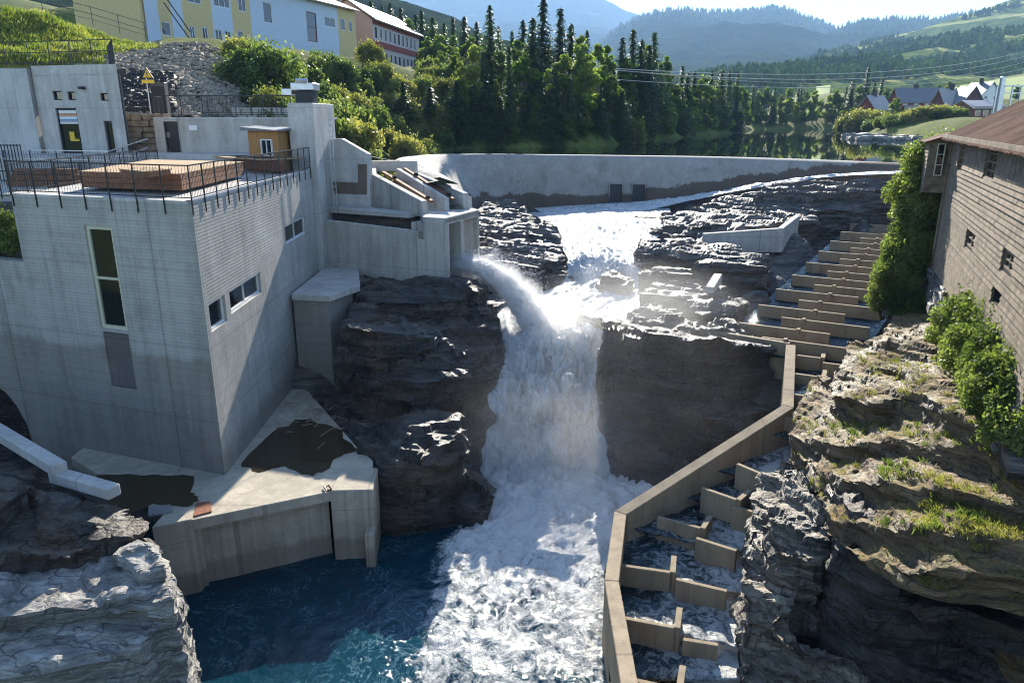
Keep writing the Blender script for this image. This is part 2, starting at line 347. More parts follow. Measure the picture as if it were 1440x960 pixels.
def groundmat():
    m, nt, b = mat('ground cover'); v = pos(nt); n = noise(nt, v, .12, 8, .65); n2 = noise(nt, v, 1.6, 8, .7)
    k = mth(nt, 'ADD', mth(nt, 'MULTIPLY', n, .55), mth(nt, 'MULTIPLY', n2, .45))
    c = ramp(nt, k, [(.36, (.05, .07, .018)), (.5, (.11, .13, .03)), (.62, (.19, .19, .06))])
    nt.links.new(c, b.inputs['Base Color']); b.inputs['Roughness'].default_value = .95; b.inputs['Specular IOR Level'].default_value = .1
    bump(nt, b, n2, .8, .3); return m
M['ground'] = groundmat()
def foammat(name, deep, mid, foam_c=(.93, .92, .88), scale=1.0, rough=.06, fbump=.25, amp=1.0, vs=(1, 1, 1), tmix=.08):
    m, nt, b = mat(name); out = [n for n in nt.nodes if n.type == 'OUTPUT_MATERIAL'][0]; v = pos(nt, vs)
    at = nt.nodes.new('ShaderNodeAttribute'); at.attribute_name = 'foam'
    a = noise(nt, v, 1.3 * scale, 10, .68, 1.6); d = noise(nt, v, .35 * scale, 6, .6, .5); e = noise(nt, v, 7 * scale, 8, .7, .8)
    k = mth(nt, 'ADD', mth(nt, 'MULTIPLY', a, .55), mth(nt, 'ADD', mth(nt, 'MULTIPLY', d, .2), mth(nt, 'MULTIPLY', e, .25)))
    k = mth(nt, 'ADD', k, mth(nt, 'SUBTRACT', at.outputs['Fac'], .5))
    fm = ramp(nt, k, [(.49, (0, 0, 0)), (.62, (1, 1, 1))])
    wc = ramp(nt, mth(nt, 'ADD', d, mth(nt, 'MULTIPLY', mth(nt, 'SUBTRACT', at.outputs['Fac'], .3), .5)), [(.4, deep), (.65, mid)])
    nt.links.new(wc, b.inputs['Base Color']); b.inputs['Roughness'].default_value = rough; b.inputs['IOR'].default_value = 1.33
    p1 = bump(nt, None, noise(nt, v, 2.2 * scale, 4, .55, .6), fbump * amp, .25); p = bump(nt, b, noise(nt, v, 9 * scale, 3, .6, .4), fbump * .9, .05, p1)
    fil = ramp(nt, mth(nt, 'ABSOLUTE', mth(nt, 'SUBTRACT', noise(nt, v, .9 * scale, 7, .62, 2.2), .5)), [(0, (1, 1, 1)), (.016, (0, 0, 0))])
    fil = mth(nt, 'MULTIPLY', mth(nt, 'MULTIPLY', fil, ramp(nt, d, [(.45, (0, 0, 0)), (.6, (1, 1, 1))])), .35); nt.links.new(mixc(nt, fil, wc, (.30, .55, .62)), b.inputs['Base Color'])
    f = nt.nodes.new('ShaderNodeBsdfPrincipled'); f.inputs['Base Color'].default_value = (*foam_c, 1); f.inputs['Roughness'].default_value = .6
    f.inputs['Roughness'].default_value = .22
    bump(nt, f, e, .9, .12, bump(nt, None, a, .8, .35))
    tl = nt.nodes.new('ShaderNodeBsdfTranslucent'); tl.inputs[0].default_value = (.9, .93, .95, 1); fx = nt.nodes.new('ShaderNodeMixShader'); fx.inputs[0].default_value = tmix
    nt.links.new(f.outputs[0], fx.inputs[1]); nt.links.new(tl.outputs[0], fx.inputs[2])
    mx = nt.nodes.new('ShaderNodeMixShader'); nt.links.new(fm, mx.inputs[0]); nt.links.new(b.outputs[0], mx.inputs[1]); nt.links.new(fx.outputs[0], mx.inputs[2])
    nt.links.new(mx.outputs[0], out.inputs[0]); return m
M['pool'] = foammat('turquoise pool water', (.0022, .026, .044), (.0035, .036, .054), scale=1.0)
M['ladder'] = foammat('fish ladder water', (.006, .016, .022), (.02, .04, .05), scale=1.6)
M['rapid'] = foammat('white rapid water', (.08, .15, .19), (.22, .32, .38), scale=1.0, vs=(1.7, .55, .5), tmix=.3)
def spraymat():
    m, nt, b = mat('white spray'); out = [n for n in nt.nodes if n.type == 'OUTPUT_MATERIAL'][0]; b.inputs['Base Color'].default_value = (.9, .92, .95, 1); b.inputs['Roughness'].default_value = .25
    tl = nt.nodes.new('ShaderNodeBsdfTranslucent'); tl.inputs[0].default_value = (.95, .96, 1, 1); mx = nt.nodes.new('ShaderNodeMixShader'); mx.inputs[0].default_value = .7
    nt.links.new(b.outputs[0], mx.inputs[1]); nt.links.new(tl.outputs[0], mx.inputs[2]); nt.links.new(mx.outputs[0], out.inputs[0]); return m
M['spray'] = spraymat()
def lakemat():
    m, nt, b = mat('still lake water'); v = pos(nt, (1, .35, 1)); b.inputs['Base Color'].default_value = (.006, .012, .01, 1)
    b.inputs['Roughness'].default_value = .02; b.inputs['IOR'].default_value = 1.33
    bump(nt, b, noise(nt, v, .8, 3, .5), .05, .05); return m
M['lake'] = lakemat()
def volmat(name, dens, col, scale=None, aniso=.3, falloff=False, lo=.42, hi=.7):
    m = bpy.data.materials.new(name); m.use_nodes = True; nt = m.node_tree
    nt.nodes.remove(nt.nodes['Principled BSDF']); out = [n for n in nt.nodes if n.type == 'OUTPUT_MATERIAL'][0]
    vp = nt.nodes.new('ShaderNodeVolumePrincipled'); vp.inputs['Color'].default_value = (*col, 1); vp.inputs['Density'].default_value = dens
    vp.inputs['Anisotropy'].default_value = aniso
    if scale:
        tc = nt.nodes.new('ShaderNodeTexCoord')
        k = ramp(nt, noise(nt, pos(nt), scale, 4, .6, .4), [(lo, (0, 0, 0)), (hi, (1, 1, 1))])
        ln = nt.nodes.new('ShaderNodeVectorMath'); ln.operation = 'LENGTH'; nt.links.new(tc.outputs['Object'], ln.inputs[0])
        fo = mth(nt, 'SUBTRACT', 1.0, ln.outputs['Value'], clamp=True); fo = mth(nt, 'POWER', fo, 1.3)
        nt.links.new(mth(nt, 'MULTIPLY', mth(nt, 'MULTIPLY', k, fo), dens), vp.inputs['Density'])
    nt.links.new(vp.outputs[0], out.inputs['Volume']); return m
# ------------------------------------------------------------ walls with openings, windows, fences
def facade(mb, o, u, n, W, zb, zt, holes, depth, mi=0):
    o = Vector(o); u = Vector(u).normalized(); n = Vector(n).normalized()
    us = sorted({0, W, *[x for h in holes for x in h[:2]]}); zs = sorted({zb, zt, *[x for h in holes for x in h[2:4]]})
    P = lambda a, z, d=0: (o.x + u.x * a - n.x * d, o.y + u.y * a - n.y * d, z)
    fl = u.cross(Vector((0, 0, 1))).dot(n) < 0
    def q(vs): mb.add(vs[::-1] if fl else vs, [(0, 1, 2, 3)], mi)
    for a, b in zip(us[:-1], us[1:]):
        for c, d in zip(zs[:-1], zs[1:]):
            if any(h[0] <= (a + b) / 2 <= h[1] and h[2] <= (c + d) / 2 <= h[3] for h in holes): continue
            q([P(a, c), P(b, c), P(b, d), P(a, d)])
    for (a, b, c, d) in holes:
        q([P(a, c), P(a, c, depth), P(b, c, depth), P(b, c)]); q([P(a, d), P(b, d), P(b, d, depth), P(a, d, depth)])
        q([P(a, c), P(a, d), P(a, d, depth), P(a, c, depth)]); q([P(b, c), P(b, c, depth), P(b, d, depth), P(b, d)])
        q([P(a, c, depth), P(a, d, depth), P(b, d, depth), P(b, c, depth)][::-1])
def window(par, o, u, n, a, b, c, d, depth, fm, nv=1, nh=0, t=.07, name='window', pane=None, panes=True):
    o = Vector(o); u = Vector(u).normalized(); n = Vector(n).normalized(); z = Vector((0, 0, 1))
    cc = lambda s, q, dd: o + u * s - n * dd + z * (q - o.z)
    mb = MB(); dd = depth - .06; hw = .04
    for s in (a + t / 2, b - t / 2): mb.obox(cc(s, (c + d) / 2, dd), u * t / 2, n * hw, z * (d - c) / 2)
    for q in (c + t / 2, d - t / 2): mb.obox(cc((a + b) / 2, q, dd), u * ((b - a) / 2 - t), n * hw, z * t / 2)
    for i in range(1, nv): mb.obox(cc(a + (b - a) * i / nv, (c + d) / 2, dd), u * t * .35, n * hw * .8, z * ((d - c) / 2 - t))
    for i in range(1, nh + 1): mb.obox(cc((a + b) / 2, c + (d - c) * i / (nh + 1), dd), u * ((b - a) / 2 - t), n * hw * .7, z * t * .35)
    w_ = mb.build(name, fm, par)
    if panes:
        k = (b - a - 2 * t) / nv
        for i in range(nv):
            for j in range(nh + 1):
                hh = (d - c - 2 * t) / (nh + 1); p = MB(); p.obox(cc(a + t + k * (i + .5), c + t + hh * (j + .5), depth - .035), u * (k / 2 - .012), n * .008, z * (hh / 2 - .012)); p.build('pane', pane or M['glass'], w_)
    return w_
def fence(label, pts, h=1.1, gap=1.5, drop=0, bars=.12, group=None, rails=(1.0,), light_rail=None, post_r=.03, topm=None):
    """posts, rails and thin pickets along pts [(x,y,z)...] (z = foot)"""
    pts = [Vector(p) for p in pts]; root = thing('railing', label, 'railing', pts[0], group)
    rl = MB(); pk = MB()
    for a, b in zip(pts[:-1], pts[1:]):
        L = (b - a).length; n = max(1, round(L / gap))
        for i in range(n + (1 if b == pts[-1] else 0)):
            p = a.lerp(b, i / n); m = MB(); m.beam(p - Vector((0, 0, drop)), p + Vector((0, 0, h)), post_r * 1.25, post_r * 1.25, up=(1, 0, 0)); m.build('post', M['steel'], root)
        for r in rails: rl.beam(a + Vector((0, 0, h * r)), b + Vector((0, 0, h * r)), .04, .04)
        rl.beam(a + Vector((0, 0, .12)), b + Vector((0, 0, .12)), .03, .03)
        if bars:
            k = int(L / bars)
            for i in range(1, k):
                p = a.lerp(b, i / k); pk.beam(p + Vector((0, 0, .12)), p + Vector((0, 0, h * rails[0] - .02)), .009, .009, up=(1, 0, 0))
    rl.build('top_rail', topm or M['steel'], root)
    if bars: tagp(pk.build('pickets', M['steel'], root), kind='stuff')
    return root
def V2(a): return Vector((a[0], a[1], 0))

# ------------------------------------------------------------ powerhouse
WL = 1.8                                    # level of the lower pool
A, B, C_, D_ = (-10.5, 24.5), (-18.25, 27.3), (-10.72, 40.4), (-19.6, 42.0)
RZ = 14.3
ph = thing('powerhouse', 'tall board-formed concrete powerhouse rising from the turquoise pool, fenced roof terrace on top', 'power station', (A[0], A[1], 3))
uf = (V2(B) - V2(A)).normalized(); nf = Vector((uf.y, -uf.x, 0)); nf = -nf if nf.y > 0 else nf
def fA(px, py): p = onplane(px, py, A, B); return (V2(p) - V2(A)).length, p.z
a1, z1 = fA(158, 318); a0, z0 = fA(120, 318); a2, z2 = fA(178, 463); a3, z3 = fA(141, 463)
wa, wb, wc, wd = (a1 + a2) / 2, (a0 + a3) / 2, (z2 + z3) / 2, (z0 + z1) / 2
LF = (V2(B) - V2(A)).length
bm_ = MB(); zpa = fA(160, 543)[1]
facade(bm_, (A[0], A[1], 0), uf, nf, LF, 1.0, RZ, [(wa, wb, wc, wd), (wa, wb - .05, zpa, wc - .12)], .16)
bm_.build('front_wall', M['conc_front'], ph)
m = MB(); m.obox(Vector((A[0], A[1], 0)) + uf * (wa + wb) / 2 - nf * .1 + Vector((0, 0, (zpa + wc) / 2 - .06)), uf * ((wb - wa) / 2 - .06), nf * .05, Vector((0, 0, (wc - zpa) / 2 - .1)))
m.build('recessed_panel', concrete('dark damp infill', (.15, .13, .12), .1), ph)
window(ph, (A[0], A[1], 0), uf, nf, wa, wb, wc, wd, .16, M['frame'], 1, 1, .13)
m = MB(); us = (V2(C_) - V2(A)).normalized(); ns = Vector((us.y, -us.x, 0))
def sA(px, py): p = onplane(px, py, A, C_); return p.y - A[1], p.z
W3 = []
for q in (((293, 428), (297, 468), (320, 452)), ((322, 410), (328, 440), (368, 410)), ((400, 318), (404, 344), (431, 324))):
    a_, zt_ = sA(*q[0]); _, zb_ = sA(*q[1]); b_, _ = sA(*q[2]); W3.append((a_, b_, zb_, zt_))
facade(m, (A[0], A[1], 0), us, ns, C_[1] - A[1], 1.0, RZ, W3, .22); m.build('side_wall', M['conc_side'], ph)
for k, h in enumerate(W3): window(ph, (A[0], A[1], 0), us, ns, *h, .2, M['frame_w'], (1, 2, 2)[k], 0, .1)
m = MB(); m.prism([(A[0] - .05, A[1] + .05), (C_[0] - .05, C_[1]), D_, (B[0] + .05, B[1] + .06)], 13.9, RZ - .02); m.wall(B, D_, 1, RZ, RZ, -.01); m.build('roof_slab', M['conc_pale'], ph)
m = MB()
for a, b in ((A, B), (A, C_)):
    d = (V2(b) - V2(a)).normalized(); nn = Vector((d.y, -d.x, 0)); nn = nn if nn.dot(Vector((1, -1, 0))) < 0 else -nn
    m.obox((V2(a) + V2(b)) / 2 + nn * .14 + Vector((0, 0, RZ + .04)), d * ((V2(b) - V2(a)).length / 2 - .15), nn * .14, Vector((0, 0, .045)))
m.build('kerb', M['conc_pale'], ph)
# left wing of the front wall with the arched culvert
ext = V2(B) + uf * 16; zl = onplane(20, 367, A, B).z
lw = thing('wing_wall', 'lower damp concrete wall running left from the powerhouse with a dark arched culvert', 'wall', (B[0], B[1], 3))
m = MB(); bx_ = V2(B) - nf * 0.02
nx_, nz_ = 40, 1
arch_c = fA(10, 640)[0] - LF; ctop = fA(12, 545)[1]; aw = 1.9
for i in range(nx_):
    s0, s1 = 16 * i / nx_, 16 * (i + 1) / nx_
    def za(s):
        t = (s - arch_c) / aw
        return 1.0 if abs(t) >= 1 else max(1.0, 3.0 + (ctop - 3.0) * math.sqrt(1 - t * t))
    p0, p1 = bx_ + uf * s0, bx_ + uf * s1
    m.add([(p1.x, p1.y, za(s1)), (p0.x, p0.y, za(s0)), (p0.x, p0.y, zl), (p1.x, p1.y, zl)], [(0, 1, 2, 3)])
    if za(s0) > 1 or za(s1) > 1:
        i0, i1 = p0 - nf * 4, p1 - nf * 4
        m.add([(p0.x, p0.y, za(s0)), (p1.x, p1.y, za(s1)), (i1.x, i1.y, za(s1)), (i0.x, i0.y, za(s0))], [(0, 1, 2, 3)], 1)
p0, p1 = bx_ + uf * 0, bx_ + uf * 16
m.add([(p0.x, p0.y, zl), (p1.x, p1.y, zl), (p1.x - nf.x * .5, p1.y - nf.y * .5, zl), (p0.x - nf.x * .5, p0.y - nf.y * .5, zl)], [(3, 2, 1, 0)])
i0, i1 = p0 - nf * 4, p1 - nf * 4
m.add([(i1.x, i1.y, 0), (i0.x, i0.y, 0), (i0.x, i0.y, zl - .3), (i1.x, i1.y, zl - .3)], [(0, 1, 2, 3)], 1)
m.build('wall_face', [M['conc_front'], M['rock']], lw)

fence('dark picket railing round the powerhouse roof edge facing the river', [(B[0] + .1, B[1] - .06, RZ + .08), (A[0] + .04, A[1] - .05, RZ + .08), (C_[0] + .05, C_[1] - .3, RZ + .08)], 1.15, 1.15, .45, .13)
fence('dark railing at the left end of the powerhouse roof', [(B[0] - .05, B[1] + .1, RZ), (D_[0] + .3, D_[1] - .5, RZ)], 1.1, 1.6, 0, .14)

# timber boxes (skylight covers) on the roof: planks one by one
def plank_box(label, c0, c1, c2, c3, z0, z1, matside, mattop, name='timber_platform', rows=3, boards=9):
    c = [Vector((p[0], p[1], 0)) for p in (c0, c1, c2, c3)]; root = thing(name, label, 'platform', ((c[0].x + c[2].x) / 2, (c[0].y + c[2].y) / 2, z0))
    m = MB(); ctr = sum(c, Vector()) / 4
    ins = [ctr + (p - ctr) * .97 for p in c]; m.prism([(p.x, p.y) for p in ins], z0 + .02, z1 - .05); m.build('core', M['wood_red'], root)
    hh = (z1 - z0) / rows
    for i in range(4):
        a, b = c[i], c[(i + 1) % 4]; d = (b - a).normalized()
        for r in range(rows):
            m = MB(); m.beam(a + d * .03 + Vector((0, 0, z0 + hh * (r + .5))), b - d * .03 + Vector((0, 0, z0 + hh * (r + .5))), .05, hh - .018); m.build('plank', matside, root)
    for k in range(boards):
        t = (k + .5) / boards; a, b = c[0].lerp(c[3], t), c[1].lerp(c[2], t); wd_ = (c[3] - c[0]).length / boards - .015
        m = MB(); m.beam(a + Vector((0, 0, z1)), b + Vector((0, 0, z1)), wd_, .04); m.build('deck_board', mattop, root)
    return root
zr = RZ
plank_box('large low timber box with pale lid on the powerhouse roof, nearest the front railing', Z(117, 268, zr), Z(256, 273, zr), Z(343, 250, zr), Z(215, 246, zr) + Vector((0, 0, 0)), zr + .12, zr + .72, M['wood_red'], M['wood_new'], rows=3, boards=16)
plank_box('small raised hatch of planks lying on the large timber box', Z(169, 238, zr + .95), Z(205, 241.5, zr + .95), Z(239, 238, zr + .95), Z(204, 234, zr + .95), zr + .75, zr + .95, M['wood_red'], M['wood_new'], 'timber_hatch', 1, 5)
plank_box('long flat timber platform behind the large box at the back of the powerhouse roof', Z(345, 240, zr), Z(401, 245, zr), Z(404, 231, zr), Z(222, 222, zr), zr + .1, zr + .7, M['wood_red'], M['wood_new'], rows=2, boards=8)

# pillar and golden shed behind the roof
pl = thing('concrete_pillar', 'tall pale concrete pillar at the back corner of the powerhouse, ladder beside it', 'pillar', (-11, 41, 9))
m = MB(); m.prism([(-11.75, 40.5), (-10.42, 40.5), (-10.25, 44.6), (-11.75, 44.6)], 8.0, 17.75); m.build('shaft', M['conc_pale'], pl, .03)
ld = thing('ladder', 'galvanised ladder fixed to the right side of the tall concrete pillar', 'ladder', (-10.0, 43, 11))
for s in (0, .45):
    m = MB(); m.tube([(-10.05 + s * .35, 42.2 + s * .8 * .3, 11.9), (-10.05 + s * .35, 42.2 + s * .24, 17.6)], .03, 5); m.build('stile', M['galv'], ld)
for i in range(18):
    z = 12.1 + i * .3; m = MB(); m.tube([(-10.05, 42.2, z), (-9.89, 42.31, z)], .018, 4); m.build('rung', M['galv'], ld)
sh = thing('wooden_shed', 'small golden wooden shed with flat dark roof at the back of the powerhouse roof terrace', 'shed', (-12.4, 41, RZ))
def horiz_boards(root, a, b, zb, zt, n, mt, nrm, name='wall_board', t=.03, vertical=False):
    a, b = V2(a), V2(b); d = (b - a).normalized(); L = (b - a).length
    for i in range(n):
        m = MB()
        if vertical:
            c = a + d * (L * (i + .5) / n) + nrm * .02; m.obox(c + Vector((0, 0, (zb + zt) / 2)), d * (L / n / 2 - .008), nrm * t / 2, Vector((0, 0, (zt - zb) / 2)))
        else:
            h = (zt - zb) / n; m.obox((a + b) / 2 + nrm * .02 + Vector((0, 0, zb + h * (i + .5))), d * L / 2, nrm * t / 2, Vector((0, 0, h / 2 - .01)))
        m.build(name, mt, root)
s0, s1, s2 = (-13.95, 40.6), (-11.95, 39.2), (-11.85, 41.4)
m = MB(); m.prism([s0, s1, s2, (-13.85, 42.3)], RZ, 16.35); m.build('wall', M['wood_shed'], sh)
horiz_boards(sh, s0, s1, RZ, 16.3, 10, M['wood_shed'], Vector((-.573, -.82, 0)), vertical=True)
m = MB(); m.prism([(-14.3, 40.4, 16.55), (-11.75, 38.7, 16.4), (-11.55, 41.6, 16.5), (-14.2, 42.5, 16.6)], 16.36); m.build('roof', M['roof_grey'], sh)
window(sh, (s0[0] - .573 * .06, s0[1] - .82 * .06, 0), V2(s1) - V2(s0), Vector((-.573, -.82, 0)), 1.1, 2.0, 15.1, 15.95, .04, M['frame_w'], 2, 0, .06)

# ------------------------------------------------------------ quay slab in front of the powerhouse
SZ = 4.5
qy = thing('concrete_quay', 'pale concrete quay slab with two piers standing in the turquoise pool', 'quay', (-8, 23, WL))
q1, q2, q3 = Z(213, 742, SZ), Z(270, 731, SZ), Z(464, 691, SZ)
m = MB(); m.prism([(-17, 26), (q1.x, q1.y + .8), (q2.x, q2.y), (q3.x, q3.y), (-4.95, 23.35), (-5.3, 25.7), (-6.2, 27.0), (-10.5, 34.5), (-17, 28)], SZ - .38, SZ); m.build('deck', M['conc_quay'], qy, .02)
m = MB(); m.prism([(q1.x, q1.y), (q2.x, q2.y), (q2.x, q2.y + 1.0), (q1.x, q1.y + 1.0)], .6, SZ + .03); m.build('pier', M['conc_quay'], qy, .03)
m = MB(); m.prism([(q3.x, q3.y - .02), (-4.88, 23.3), (-5.0, 25.0), (-6.3, 25.0)], .6, SZ + .05); m.build('pier', M['conc_quay'], qy, .03)
m = MB(); m.prism([(-5.15, 22.75), (-4.82, 22.75), (-4.86, 23.31), (-5.15, 23.31)], 1.2, 3.1); m.build('buttress', M['conc_quay'], qy, .02)
d_ = (q3 - q2).normalized(); nb_ = Vector((-d_.y, d_.x, 0))
m = MB(); m.prism([tuple((q2 + nb_ * .45)[:2]), tuple((q3 + nb_ * .45)[:2]), tuple((q3 + nb_ * .9)[:2]), tuple((q2 + nb_ * .9)[:2])], .6, SZ - .37); m.build('bulkhead', M['conc_quay'], qy)
m = MB(); m.prism([tuple((q2 + nb_ * .25 + d_ * .02)[:2]), tuple((q2 + nb_ * .46 + d_ * .02)[:2]), tuple((q2 + nb_ * .46 + d_ * .25)[:2]), tuple((q2 + nb_ * .25 + d_ * .25)[:2])], .6, SZ - .37); m.build('gate_slot', M['conc_quay'], qy)
o = MB(); ra = [Z(p[0], p[1], SZ) for p in ((272, 727), (276, 708), (296, 706), (298, 720))]; o.prism([(p.x, p.y) for p in ra], SZ + .01, SZ + .05)
o = o.build('cover_plate', M['rust']); tagp(o, 'rusty red brown steel cover plate lying on the corner of the pale quay', 'cover plate')
gr = thing('walkway_grate', 'small pale ribbed grating on the left end of the quay', 'grating', Z(225, 725, SZ))
ga = [Z(p[0], p[1], SZ) for p in ((209, 727), (209, 715), (240, 712), (244, 722))]
m = MB(); m.prism([(p.x, p.y) for p in ga], SZ + .02, SZ + .06); m.build('frame', M['galv'], gr)
for i in range(9):
    t = (i + .5) / 9; a = ga[0].lerp(ga[3], t); b = ga[1].lerp(ga[2], t); m = MB(); m.beam(a + Vector((0, 0, .08)), b + Vector((0, 0, .08)), .03, .05); m.build('bar', M['galv'], gr)
# rope on the pier
m = MB(); rp = [Z(p[0], p[1], SZ + .08) for p in ((455, 683), (460, 690), (466, 688), (462, 682), (456, 686))]; m.tube(rp, .03, 5); tagp(m.build('rope', M['steel'], None), 'short coil of dark rope at the edge of the quay pier', 'rope')
# puddle of brown water on the quay
pm, pnt, pb = mat('shallow brown puddle'); pb.inputs['Base Color'].default_value = (.045, .030, .014, 1); pb.inputs['Roughness'].default_value = .04; pb.inputs['IOR'].default_value = 1.33
bump(pnt, pb, noise(pnt, pos(pnt), 3, 3), .04, .02)
def puddle(pxs, label):
    P_ = [Z(a, b, SZ) for a, b in pxs]; m = MB(); c = sum(P_, Vector()) / len(P_); k = []
    for i, p in enumerate(P_):
        q = P_[(i + 1) % len(P_)]
        for t in (0, .25, .5, .75):
            r_ = p.lerp(q, t); s = 1 + .10 * (random.random() - .5) + (.06 if t in (.25, .75) else 0); k.append((c.x + (r_.x - c.x) * s, c.y + (r_.y - c.y) * s, SZ + .008))
    m.add(k, [tuple(range(len(k)))]); o = m.build('puddle', pm); tagp(o, label, 'puddle')
puddle([(338, 652), (385, 606), (425, 588), (470, 600), (500, 632), (468, 645), (460, 662), (432, 668), (400, 655), (365, 664)], 'shallow brown puddle on the quay right of the powerhouse corner')
puddle([(135, 668), (200, 668), (272, 670), (268, 692), (280, 700), (262, 712), (215, 708), (175, 725), (150, 700)], 'dark wet pool at the foot of the powerhouse front wall')

m = MB()
for i in range(60):
    c = Z(random.gauss(440, 26), random.gauss(572, 22), SZ + .12); a = random.uniform(0, 3.14); l = random.uniform(.25, .9); d = Vector((math.cos(a), math.sin(a), random.uniform(-.1, .1))) * l / 2
    m.tube([c - d, c + d * .2 + Vector((.03, .02, .02)), c + d], [.02, .018, .008], 4)
tagp(m.build('driftwood', simple('bleached driftwood', (.26, .2, .14), .9, 0, .4)), 'loose driftwood sticks washed up between the powerhouse and the dark rock', 'driftwood', kind='stuff')
# ------------------------------------------------------------ landing slab between powerhouse and rock
lb = thing('landing_slab', 'light concrete landing with block wall below it behind the powerhouse', 'landing', (-9.5, 36, 7))
m = MB(); m.prism([(-10.49, 34.3), (-8.6, 33.9), (-7.6, 36.2), (-8.3, 39.5), (-8.6, 41), (-10.49, 41.3)], 8.7, 9.0); m.build('slab', M['conc_pale'], lb, .02)
m = MB(); m.prism([(-10.49, 34.5), (-8.7, 34.1), (-8.0, 36.2), (-10.49, 38)], 3.0, 8.7); m.build('block_wall', M['conc_front'], lb)

# ------------------------------------------------------------ intake and gate structure
ik = thing('intake_structure', 'stepped concrete intake with sloping channel walls and two gate openings beside the dam', 'intake', (-6, 42, 9))
fw0, fw1 = Y(452, 374, 41.4), (-4.95, 38.85)
def top(px, py, a, b): return onplane(px, py, a, b).z
FA, FB = (-10.5, 41.4), (-4.95, 38.85)
m = MB(); m.wall(FA, FB, 8.4, top(452, 309, FA, FB), top(592, 325.5, FA, FB), .35); m.build('front_wall', M['conc'], ik, .02)
FC = (-3.45, 38.35); FD = (-1.85, 42.0)
zt = 12.0
m = MB(); m.wall(FB, (-4.62, 38.74), 8.4, 10.9, 10.9, .35); m.wall((-4.62, 38.74), FC, 8.4, zt, zt, .5); m.build('corner_wall', M['conc'], ik, .02)
dg = (V2(FD) - V2(FC)); Lg = dg.length; dg.normalize(); ng = Vector((dg.y, -dg.x, 0))
m = MB(); facade(m, (FC[0], FC[1], 0), dg, ng, Lg, 8.2, zt - .01, [(.25, 1.75, 8.6, 11.7), (2.15, 3.75, 8.6, 11.7)], 2.2); m.build('gate_wall', M['conc'], ik)
for (u0_, u1_) in ((.27, 1.73), (2.17, 3.73)):
    m2 = MB(); m2.obox(V2(FC) + dg * (u0_ + u1_) / 2 - ng * 1.5 + Vector((0, 0, 10.3)), dg * (u1_ - u0_) / 2, ng * .05, Vector((0, 0, 1.38))); m2.build('dark_bay_panel', M['black'], ik)  # dark panel added in each bay, its black stands for the unlit interior
m = MB(); b0 = V2(FC) + dg * .05 - ng * .45; m.prism([(-4.62, 38.72), (FC[0], FC[1]), (FD[0], FD[1]), (-2.6, 43.6), (-5.2, 41.6)], 11.75, zt + .06); m.build('deck', M['conc_pale'], ik, .03)
m = MB(); m.prism([(FD[0], FD[1]), (-2.6, 43.6), (-5.2, 44), (-5.2, 41)], 8.2, 11.7); m.build('rear_block', M['conc'], ik)
# ledge and back wall
m = MB(); m.wall((-10.42, 42.4), (-5.55, 39.9), 11.85, 12.2, 12.05, 1.2); m.build('ledge', M['conc_pale'], ik, .02)
m = MB(); m.wall((-10.4, 42.9), (-5.4, 40.35), 8.4, 11.84, 11.84, .6); m.build('recess_wall', M['rock_far'], ik)
K0, K1 = (-10.2, 43.3), (-8.25, 42.9)
m = MB(); z_ = [top(466, 195, K0, K1), top(480, 195, K0, K1), top(518, 217, K0, K1)]
xs = [-10.3, V2(onplane(480, 195, K0, K1)).x, V2(onplane(518, 217, K0, K1)).x]
for i in range(2):
    ya = K0[1] + (xs[i] - K0[0]) / (K1[0] - K0[0]) * (K1[1] - K0[1]); yb = K0[1] + (xs[i + 1] - K0[0]) / (K1[0] - K0[0]) * (K1[1] - K0[1])
    m.wall((xs[i], ya), (xs[i + 1], yb), 11.9, z_[i], z_[i + 1], .45)
m.build('gable_wall', M['conc_pale'], ik)
m = MB(); pts_ = [onplane(503, 231, K0, K1), onplane(516, 231, K0, K1), onplane(516, 274, K0, K1), onplane(466, 272, K0, K1), onplane(466, 255, K0, K1), onplane(503, 257, K0, K1)]
m.add([(p.x, p.y - .012, p.z) for p in pts_][::-1], [(0, 1, 2, 3, 4, 5)]); m.build('damp_patch', concrete('damp brown concrete', (.16, .12, .09)), ik)
# sloping channel walls
L0, L1 = (-8.25, 43.6), (-4.85, 40.1)
m = MB(); m.wall(L0, L1, 11.9, top(519, 243, L0, L1), top(593, 283, L0, L1), .4); m.build('channel_wall', M['conc'], ik, .02)
Q0, Q1 = (-6.9, 45.0), (-3.7, 41.4)
m = MB(); m.wall(Q0, Q1, 11.6, 14.15, 12.75, .3); m.build('channel_wall', M['conc_pale'], ik, .02)
T0, T1 = (-5.9, 46.0), (-2.75, 42.4)
m = MB(); m.wall(T0, T1, 11.6, top(583, 243, T0, T1), top(645, 271, T0, T1), .35); m.wall(T1, (-2.3, 42.9), 11.6, 12.9, 12.7, .35); m.build('channel_wall', M['conc_pale'], ik, .02)
m = MB(); m.add([(L0[0], L0[1], 13.2), (L1[0], L1[1], 11.9), (T1[0], T1[1], 11.9), (T0[0], T0[1], 13.2)], [(0, 1, 2, 3)]); m.build('channel_floor', M['conc'], ik)
m = MB(); m.wall((-8.65, 45.9), (-5.75, 46.1), 13.9, 14.5, 14.5, .5); m.build('cross_beam', M['conc_pale'], ik, .02)
m = MB(); m.wall((-8.5, 45.7), (-8.1, 43.5), 11.9, 14.2, 13.9, .3); m.build('side_cheek', M['conc'], ik)
